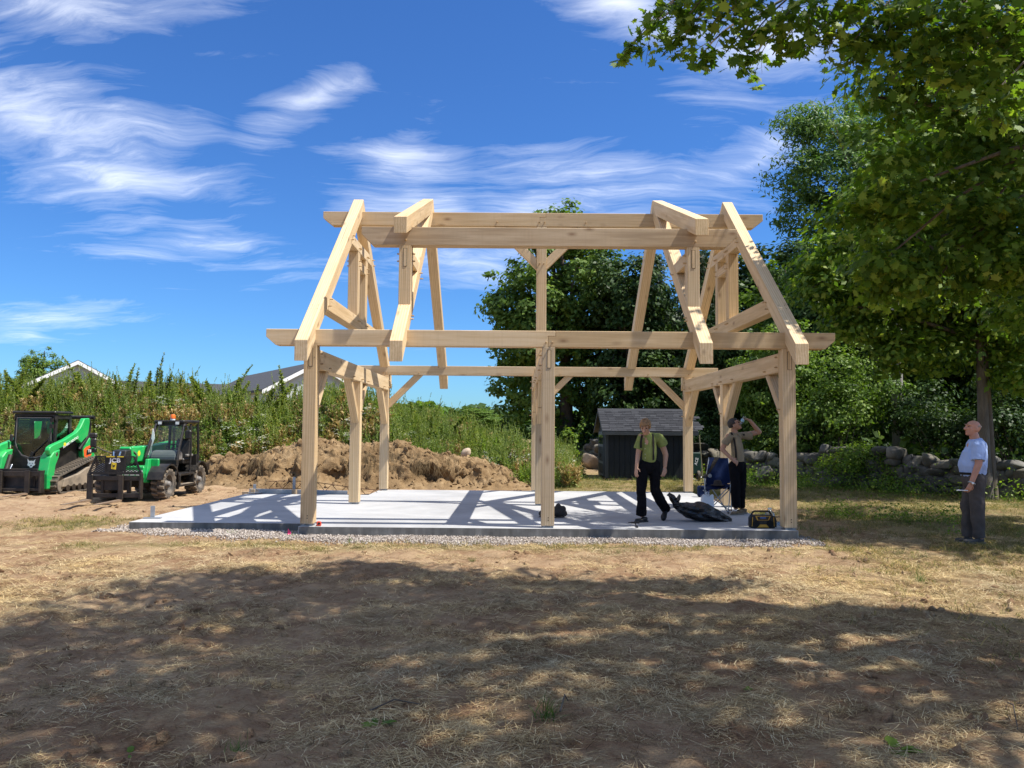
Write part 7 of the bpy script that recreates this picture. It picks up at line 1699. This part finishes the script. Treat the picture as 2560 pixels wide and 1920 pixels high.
# ---------------------------------------------------------------- things on and around the slab
SZ = SLAB_Z
def zs(zx, zy): return 1540+.20796*zx, 1020+.20796*zy
# black refuse sack with twisted neck
sx = lambda zx, zy, dy=0: on_y(*zs(zx, zy), 1.15+dy)
m = MB()
ctr = [(1390, 1372, .028), (1330, 1345, .055), (1230, 1300, .105), (1100, 1270, .145), (960, 1245, .150), (850, 1220, .125), (770, 1195, .085), (715, 1178, .050), (685, 1160, .036)]
P = []
for zx, zy, r in ctr:
    p = sx(zx, zy); p[2] = max(p[2], SZ+r*.80) if zx > 760 else p[2]; P.append(p)
sack_r = [c[2] for c in ctr]
rs = np.random.RandomState(2); n = 40; V = []; F = []
pts = []; rad = []
for i in range(len(P)-1):
    for t in np.linspace(0, 1, 6, endpoint=False): pts.append(P[i]+(P[i+1]-P[i])*t); rad.append(sack_r[i]+(sack_r[i+1]-sack_r[i])*t)
pts.append(P[-1]); rad.append(sack_r[-1])
for i, (p, r) in enumerate(zip(pts, rad)):
    u = i/len(pts)
    for j in range(n):
        t = 6.2832*j/n; pleat = (.22*sstep(.5, .9, u))*math.sin(t*9+u*3)+.10*math.sin(t*5+u*14)+.34*(float(fbm(u*11+math.cos(t)*2.2, math.sin(t)*2.2+3, seed=4))-.5)*2
        rr = r*(1+pleat); x, y, z = p[0]+.12*rr*math.cos(t), p[1]+rr*1.35*math.cos(t), p[2]+rr*.95*math.sin(t)
        V.append((x, y, max(z, SZ+.003+.002*math.sin(j))))
for i in range(len(pts)-1):
    for j in range(n): F.append((i*n+j, i*n+(j+1) % n, (i+1)*n+(j+1) % n, (i+1)*n+j))
F.append(tuple(range(n)))
o0 = np.array([sx(1000, 1300)[0], 1.15, SZ]); sack = empty('refuse_sack', o0, 0, 'black plastic refuse sack lying on the slab with its neck tied', 'refuse sack')
MB().add([tuple(np.array(v)-o0) for v in V], F).build('sack_body', M['bag_plastic'], sack, smooth=True)
for fl in ([(690, 1165), (655, 1110), (632, 1060), (612, 1052), (650, 1018), (700, 1045), (735, 1085), (745, 1140), (725, 1180)], [(715, 1175), (735, 1100), (765, 1035), (792, 1060), (790, 1105), (762, 1140), (740, 1185)]):
    poly = [sx(a, b) for a, b in fl]; dy = .03 if fl[0][0] == 690 else .07
    c = sum(poly)/len(poly); V = [tuple(q-o0+np.array([0, dy+.04*math.sin(i*2.1), 0])) for i, q in enumerate(poly)]+[tuple(c-o0+np.array([0, dy-.05, 0]))]+[tuple(q-o0+np.array([0, dy+.012+.04*math.sin(i*2.1), 0])) for i, q in enumerate(poly)]; k = len(poly)
    MB().add(V, [(i, (i+1) % k, k) for i in range(k)]+[(k+1+i, k+1+(i+1) % k, (i+1) % k, i) for i in range(k)]+[tuple(k+1+i for i in range(k))]).build('sack_neck', M['bag_plastic'], sack)
# white paper carrier
c = on_y(*zs(1098, 1150), 2.05); c[2] = SZ; bag = empty('carrier_bag', c, 0, 'crumpled white paper carrier bag standing in front of the camp chair', 'bag')
w, hgt = .23, .36
rs = np.random.RandomState(6); V = []; nz, nn = 10, 28
for i in range(nz+1):
    u = i/nz
    for j in range(nn):
        t = 6.2832*j/nn; k = (abs(math.cos(t))**4+abs(math.sin(t))**4)**-.25; cr = 1+.05*(float(fbm(math.cos(t)*3+u*2, math.sin(t)*3, u*4, seed=9))-.5)*4*(.3+u)
        V.append((w/2*k*math.cos(t)*cr*(1.02-.06*u), w*.34*k*math.sin(t)*cr*(1-.35*u), hgt*u+(.03*math.sin(t*5)*u*u)))
F = [(i*nn+j, i*nn+(j+1) % nn, (i+1)*nn+(j+1) % nn, (i+1)*nn+j) for i in range(nz) for j in range(nn)]+[tuple(range(nn-1, -1, -1))]
MB().add(V, F).build('bag_body', M['paper_white'], bag, smooth=True)
for dy in (-.025, .025): MB().tube([(-.03, dy, hgt-.01), (-.02, dy, hgt+.06), (.02, dy, hgt+.065), (.03, dy, hgt-.01)], .004, 6).build('handle', M['paper_white'], bag, smooth=True)
# folding camp chair
YC = 2.75
def Cc(zx, zy, dy=0): return on_y(*zs(zx, zy), YC+dy)
co = np.array([Cc(1230, 1190)[0], YC, SZ]); chair = empty('camp_chair', co, 0, 'dark blue folding camp chair with crossed steel legs on the slab', 'chair')
L_ = lambda q: tuple(np.array(q)-co)
back = [Cc(1118, 592, .22), Cc(1345, 600, .22), Cc(1385, 900, .02), Cc(1075, 950, .02)]
def cloth_panel(quad, nx, ny, sag, thick=.012):
    q = [np.array(L_(p)) for p in quad]; nrm = np.cross(q[1]-q[0], q[3]-q[0]); nrm /= np.linalg.norm(nrm); V = []
    for off in (0, thick):
        for i in range(ny+1):
            for j in range(nx+1):
                u, v = j/nx, i/ny; p = (q[0]*(1-u)+q[1]*u)*(1-v)+(q[3]*(1-u)+q[2]*u)*v; V.append(p+nrm*(off+sag*math.sin(math.pi*u)*math.sin(math.pi*min(1, v*1.0+.1))+.006*math.sin(u*23+v*9)))
    a = (nx+1)*(ny+1); F = []
    for i in range(ny):
        for j in range(nx):
            k = i*(nx+1)+j; F += [(k, k+1, k+nx+2, k+nx+1), (a+k+nx+1, a+k+nx+2, a+k+1, a+k)]
    return V, F
V, F = cloth_panel(back, 10, 10, .05); bk = MB().add(V, F).build('backrest', M['chair_blue'], chair, smooth=True)
seat = [Cc(1075, 945, .05), Cc(1390, 900, .05), Cc(1400, 950, -.38), Cc(1030, 985, -.38)]
for p in seat: p[2] = max(min(p[2], .50), .38)
V, F = cloth_panel(seat, 10, 8, -.05); MB().add(V, F).build('seat', M['chair_blue'], chair, smooth=True)
stripe = [Cc(1185, 600, .205), Cc(1240, 600, .205), Cc(1125, 790, .10), Cc(1100, 780, .10)]; V, F = cloth_panel(stripe, 3, 8, 0, .004); MB().add(V, F).build('shoulder_strap', M['strap'], bk)
MB().lathe([(0, 0), (.035, 0), (.037, .01), (0, .012)], L_(Cc(1130, 815, .0)), axis='y', n=16).build('cup_ring', M['galvanised'], bk, smooth=True)
fb = [(Cc(1050, 990, -.40), Cc(1360, 1215, .10)), (Cc(1385, 960, -.40), Cc(1120, 1170, .10)), (Cc(1160, 980, -.40), Cc(1350, 1215, -.40)), (Cc(1340, 960, -.40), Cc(1170, 1140, -.40)), (Cc(1062, 840, -.35), Cc(1085, 1180, -.40)), (Cc(1385, 820, -.35), Cc(1350, 1220, -.40)), (Cc(1390, 860, .05), Cc(1385, 1190, .10)), (Cc(1080, 900, .05), Cc(1080, 1170, .12)), (Cc(1118, 595, .23), Cc(1065, 960, .04)), (Cc(1345, 602, .23), Cc(1392, 930, .04))]
for a, b in fb:
    a, b = np.array(a), np.array(b); 
    if b[2] < .15: b[2] = SZ+.02
    MB().tube([L_(a), L_(b)], .010, 8).build('leg_tube', M['galvanised'], chair, smooth=True)
    if b[2] < .15: MB().sphere(L_(b), (.018, .018, .018), 8, 6).build('rubber_foot', M['rubber'], chair, smooth=True)
for a, b in ((Cc(1062, 835, -.36), Cc(1085, 800, .05)), (Cc(1388, 815, -.36), Cc(1392, 800, .05))): MB().bar(L_(a), L_(b), .07, .02).build('armrest', M['strap'], chair)
# cap and jacket left on the seat
q = np.array(Cc(1270, 925, -.16)); q[2] = .43
m = MB(); rs = np.random.RandomState(3)
for i in range(11): ell(m, (q[0]+rs.normal(0, .09), q[1]+rs.normal(0, .06), q[2]+abs(rs.normal(.02, .02))), (rs.uniform(.06, .10), rs.uniform(.05, .08), rs.uniform(.02, .04)), Euler((rs.normal(0, .3), rs.normal(0, .3), rs.uniform(0, 3))).to_matrix(), 12, 8)
jk = fuse(m, 'folded_jacket', ['cloth_black'], None, q, .010, 3, .012); jk.location = tuple(q); tag(jk, 'crumpled black jacket lying on the seat of the camp chair', 'jacket')
q2 = q+np.array([-.09, -.06, .075]); hat = empty('felt_hat', q2, 0, 'dark brown hat resting on the jacket on the camp chair', 'hat')
MB().lathe([(0, .085), (.05, .08), (.072, .05), (.078, .0), (.13, -.012), (.128, -.018), (0, -.016)], n=24).build('crown', M['bag_leather'], hat, smooth=True)
# dark blue soft bag on the ground left of the chair
q = on_z(*zs(1062, 1075), SZ); 
cb = empty('cooler_bag', (q[0], q[1]+.1, SZ), 0, 'dark navy soft bag standing behind the white carrier bag', 'bag')
MB().box(-.13, .13, -.09, .09, .0, .27).build('bag_body', M['chair_blue'], cb, bevel=.03, seg=2) if False else part('bag_body', 'chair_blue', lambda m: m.box(-.13, .13, -.09, .09, .004, .26), cb, .03)
part('bag_strap', 'strap', lambda m: m.tube([(-.10, -.095, .20), (-.06, -.10, .32), (.06, -.10, .32), (.10, -.095, .20)], .010, 6), cb, 0, True)
# jobsite radio
q = on_z(*zs(1770, 1448), SZ); radio = empty('jobsite_radio', q, 0, 'black and yellow jobsite radio at the front edge of the slab', 'radio')
R1 = part('housing', 'paint_black', lambda m: m.prism([(-.195, .02), (-.18, .0), (.19, .0), (.205, .02), (.20, .17), (.165, .205), (-.155, .205), (-.19, .17)], 'y', 0.02, .16), radio, .012)
part('front_panel', 'radio_yellow', lambda m: [m.prism([(-.09, .125), (.095, .125), (.125, .195), (-.12, .195)], 'y', .008, .0195), m.prism([(-.09, .012), (.10, .012), (.06, .06), (-.05, .06)], 'y', .010, .0195), m.prism([(-.175, .03), (-.165, .03), (-.155, .17), (-.165, .18)], 'y', .010, .0195), m.prism([(.175, .03), (.185, .03), (.178, .18), (.168, .17)], 'y', .010, .0195)], R1, .003)
part('screen_bezel', 'paint_black', lambda m: m.prism([(-.075, .133), (.08, .133), (.10, .185), (-.095, .185)], 'y', .003, .0078), R1)
part('screen', 'screen_blue', lambda m: m.box(-.045, .045, .0005, .0028, .155, .180), R1)
for x in (-.105, .115): part('speaker_grille', 'black_void', lambda m: m.lathe([(0, .004), (.052, .004), (.056, .0195)], (x, 0, .075), axis='y', n=20), R1, 0, True)
part('handle', 'paint_black', lambda m: m.tube([(-.17, .09, .19), (-.13, .09, .255), (-.11, .09, .262), (.11, .09, .262), (.13, .09, .255), (.17, .09, .19)], .014, 8), radio, 0, True)
for x in (-.198, .208): part('roll_bar', 'paint_black', lambda m: m.tube([(x, .03, .02), (x, .02, .10), (x*.92, .03, .19)], .014, 8), radio, 0, True)
# big water bottle behind the radio
q = on_z(*zs(1850, 1330), SZ); q = np.array([on_y(*zs(1848, 1300), .42)[0], .42, SZ]); jug = empty('water_jug', q, 0, 'large clear plastic water jug behind the radio', 'bottle')
MB().lathe([(.0, .004), (.075, .004), (.08, .02), (.08, .10), (.077, .115), (.08, .13), (.08, .19), (.06, .235), (.028, .265), (.026, .285), (.0, .287)], n=22).build('jug_body', M['clear_plastic'], jug, smooth=True)
MB().lathe([(.0815, .075), (.0815, .165)], n=22).build('label_band', M['label_blue'], jug, smooth=True); MB().lathe([(0, .305), (.028, .303), (.03, .287), (0, .2875)], n=14).build('cap', M['decal_white'], jug, smooth=True)
# crumpled film at the foot of the right post
q = on_z(*zs(1945, 1415), SZ); rs = np.random.RandomState(5); pv = [(rs.normal(0, .045), rs.normal(0, .03), abs(rs.normal(.03, .025))) for _ in range(26)]
tag(MB().add(pv, [tuple(rs.choice(26, 3, replace=False)) for _ in range(34)]).build('plastic_wrap', M['clear_plastic'], None, q), 'crumpled clear plastic wrap between the radio and the corner post', 'plastic wrap')
# framing hammer lying head up
q = on_z(*zs(255, 1440), SZ); hm = empty('hammer', q, 0, 'dark framing hammer lying on the slab before the man in green', 'hammer')
part('handle', 'paint_black', lambda m: m.tube([(.0, -.02, .014), (.004, .16, .016), (.006, .30, .035)], [.017, .013, .012], 8), hm, 0, True)
part('head', 'steel_dark', lambda m: [m.tube([(-.055, .30, .05), (.03, .30, .055)], .016, 10), m.tube([(.03, .30, .055), (.062, .30, .055), (.07, .30, .055)], [.014, .020, .020], 10), m.hexa([(-.11, .28, .05), (-.05, .285, .038), (-.05, .315, .038), (-.11, .32, .05), (-.11, .28, .056), (-.05, .285, .064), (-.05, .315, .064), (-.11, .32, .056)])], hm)
hm.scale = (1, .8, 1)
# leather tool pouch behind the middle post
q = on_z(1380, 1297, SZ); q[1] += .25; m = MB(); rs = np.random.RandomState(9)
for dx, dz, rx_, rz_ in ((-.16, .06, .07, .06), (-.10, .05, .09, .05), (.0, .07, .12, .07), (.10, .10, .11, .09), (.17, .11, .07, .10), (.22, .06, .06, .05), (.12, .19, .05, .05)):
    ell(m, (q[0]+dx, q[1]+rs.normal(0, .04), SZ+dz), (rx_, .09, rz_), Euler((rs.normal(0, .2), rs.normal(0, .4), 0)).to_matrix(), 12, 8)
tpb = empty('tool_pouch', q, 0, 'dark brown leather tool pouch and belt heaped behind the middle front post', 'tool pouch')
fuse(m, 'pouch', ['bag_leather'], tpb, q, .010, 2, .016, (12, 12, 10))
part('belt', 'bag_leather', lambda m: m.tube([(-.22, -.1, .02), (-.05, -.16, .015), (.15, -.14, .02), (.27, -.05, .05)], .018, 6, flat=.4), tpb, 0, True)
# red tape measure at the left post
q = on_z(796, 1312, SZ); q = np.array([.29, .02, SZ]); tm = empty('tape_measure', q, .3, 'small red tape measure at the foot of a front post', 'tape measure')
part('case', 'tape_red', lambda m: m.prism([(-.035, .004), (.035, .004), (.04, .03), (.03, .075), (-.02, .08), (-.038, .05)], 'y', -.022, .022), tm, .008)
part('clip', 'paint_black', lambda m: [m.prism(circle(.02, 14, .0, .042), 'y', -.026, -.0225), m.box(-.045, -.033, -.012, .012, .004, .016)], tm)
# pink marker flag in the gravel
g_ = on_z(718, 1338, -.14); zg = float(ground_z(g_[0], g_[1])); fl = empty('marker_flag', (g_[0], g_[1], zg), 0, 'small pink marker flag standing in the gravel at the slab corner', 'flag')
part('wire', 'steel_dark', lambda m: m.tube([(0, 0, 0), (.01, 0, .12)], .003, 5), fl); part('flag', 'flag_pink', lambda m: m.add([(.01, 0, .12), (.03, -.02, .10), (.055, .01, .06), (.05, 0, .0), (.015, -.015, .02), (.005, 0, .05)], [(0, 1, 5), (1, 2, 5), (2, 3, 5), (3, 4, 5)]), fl)
# green weed sprigs beside it
for k, (px, py, lab) in enumerate(((728, 1342, 'small green weed growing beside the pink marker flag'), (575, 1338, 'small grass sprout in the gravel before the slab wing'), (878, 1352, 'short green sprout at the gravel edge'))):
    g_ = on_z(px, py, -.15); o = link('gravel_weed', tuft(300+k, 'green_grass', 22, .05, .13, .007, (.3, 1.3), .03), None, (g_[0], g_[1], float(ground_z(g_[0], g_[1])))); tag(o, lab, 'weed')
# steel angle anchors left on the wing of the slab
for px, py, rz, lab in ((362, 1296, .15, 'steel angle bracket at the slab wing corner next to the grass patch'), (616, 1233, .1, 'steel angle bracket at the slab wing corner next to the formwork')):
    q = on_z(px, py, SZ); q[0] = max(q[0], -2.7); br = empty('angle_bracket', q, rz, lab, 'bracket')
    part('upright', 'galvanised', lambda m: m.box(-.035, .035, -.006, .006, .004, .21), br, .003); part('base', 'galvanised', lambda m: m.box(-.14, .14, -.05, .05, .003, .018), br, .003)
# formwork boards and bent mesh reinforcement behind the slab
a, b = on_y(632, 1222, 6.35), on_y(872, 1227, 6.20); z0 = float(ground_z(-1.5, 6.2))
fbd = empty('formwork', ((a[0]+b[0])/2, 6.2, z0), 0, 'grey formwork board with wooden stakes lying behind the slab wing', 'formwork'); fo = Vector(fbd.location)
def fpart(name, mat, fn): m = MB(); fn(m); m.v = [tuple(Vector(p)-fo) for p in m.v]; return m.build(name, M[mat], fbd, bevel=.004)
fpart('board', 'galvanised', lambda m: m.bar((a[0], 6.12, .015), (b[0], 6.05, -.01), .05, .12))
for px in (632, 735): q = on_y(px, 1222, 6.0); fpart('stake', 'rough_lumber', lambda m: m.box(q[0]-.05, q[0]+.05, 5.98, 6.07, z0, .075))
fpart('stake', 'rough_lumber', lambda m: m.box(on_y(612, 1222, 6.2)[0]-.05, on_y(612, 1222, 6.2)[0]+.16, 6.16, 6.25, z0, .0))
fpart('stake', 'galvanised', lambda m: m.box(on_y(735, 1205, 6.6)[0]-.035, on_y(735, 1205, 6.6)[0]+.035, 6.6, 6.63, z0, .32))
def truss(m):
    x0, x1 = on_y(672, 1210, 6.8)[0], on_y(960, 1225, 6.8)[0]; n = 16
    f = lambda t, up: (x0+(x1-x0)*t, 6.8-.3*t, (.20 if up else .02)-.12*t+.05*math.sin(t*5))
    m.tube([f(t, 1) for t in np.linspace(0, 1, 12)], .009, 5); m.tube([f(t, 0) for t in np.linspace(0, 1, 12)], .009, 5)
    for i in range(n): m.tube([f(i/n, i % 2), f((i+1)/n, (i+1) % 2)], .007, 4)
rbm = MB(); truss(rbm); tag(rbm.build('rebar_truss', M['rebar']), 'rusty bent rebar truss lying between the slab and the earth heap', 'rebar')
# wheelbarrow tipped against the shed side with tools
q = on_z(1748, 1208, -.18); wb = empty('wheelbarrow', (q[0]+.05, q[1]+.5, float(ground_z(q[0], q[1]+.5))), 0, 'dark green wheelbarrow stood on end beside the shed', 'wheelbarrow')
part('tray', 'barrow_green', lambda m: m.hexa([(-.22, .0, .25), (.12, .0, .25), (.12, .22, .28), (-.22, .22, .28), (-.24, -.05, .95), (.14, -.05, .95), (.14, .30, .90), (-.24, .30, .90)]), wb, .02)
lettering('ACE', .13, 'decal_white', wb, (-.03, -.062, .66), '-y', .002).rotation_euler = (math.pi/2, -1.35, 0)
part('wheel', 'rubber', lambda m: m.lathe([(.08, -.04), (.17, -.045), (.185, 0), (.17, .045), (.08, .04), (.08, -.04)], (.05, .05, .185), axis='x', n=22), wb, 0, True)
for x in (-.24, .16): part('handle', 'handle_wood', lambda m: m.tube([(x, .05, .12), (x-.02, .10, 1.0), (x-.05, .12, 1.45)], .02, 8), wb, 0, True)
part('frame', 'galvanised', lambda m: m.tube([(-.2, .0, .15), (-.05, -.1, .03), (.15, 0.0, .15)], .014, 6), wb, 0, True)
q = on_z(1758, 1214, -.18); rk = empty('rake', (q[0], q[1]+.2, float(ground_z(q[0], q[1]))), 0, 'long handled rake leaning next to the wheelbarrow', 'rake')
part('shaft', 'handle_wood', lambda m: m.tube([(.05, 0, .03), (-.02, .18, 1.55)], .014, 7), rk, 0, True); part('rake_head', 'steel_dark', lambda m: [m.box(-.16, .22, -.02, .02, .03, .06)]+[m.box(-.15+i*.05, -.14+i*.05, -.10, -.02, .03, .045) for i in range(8)], rk)
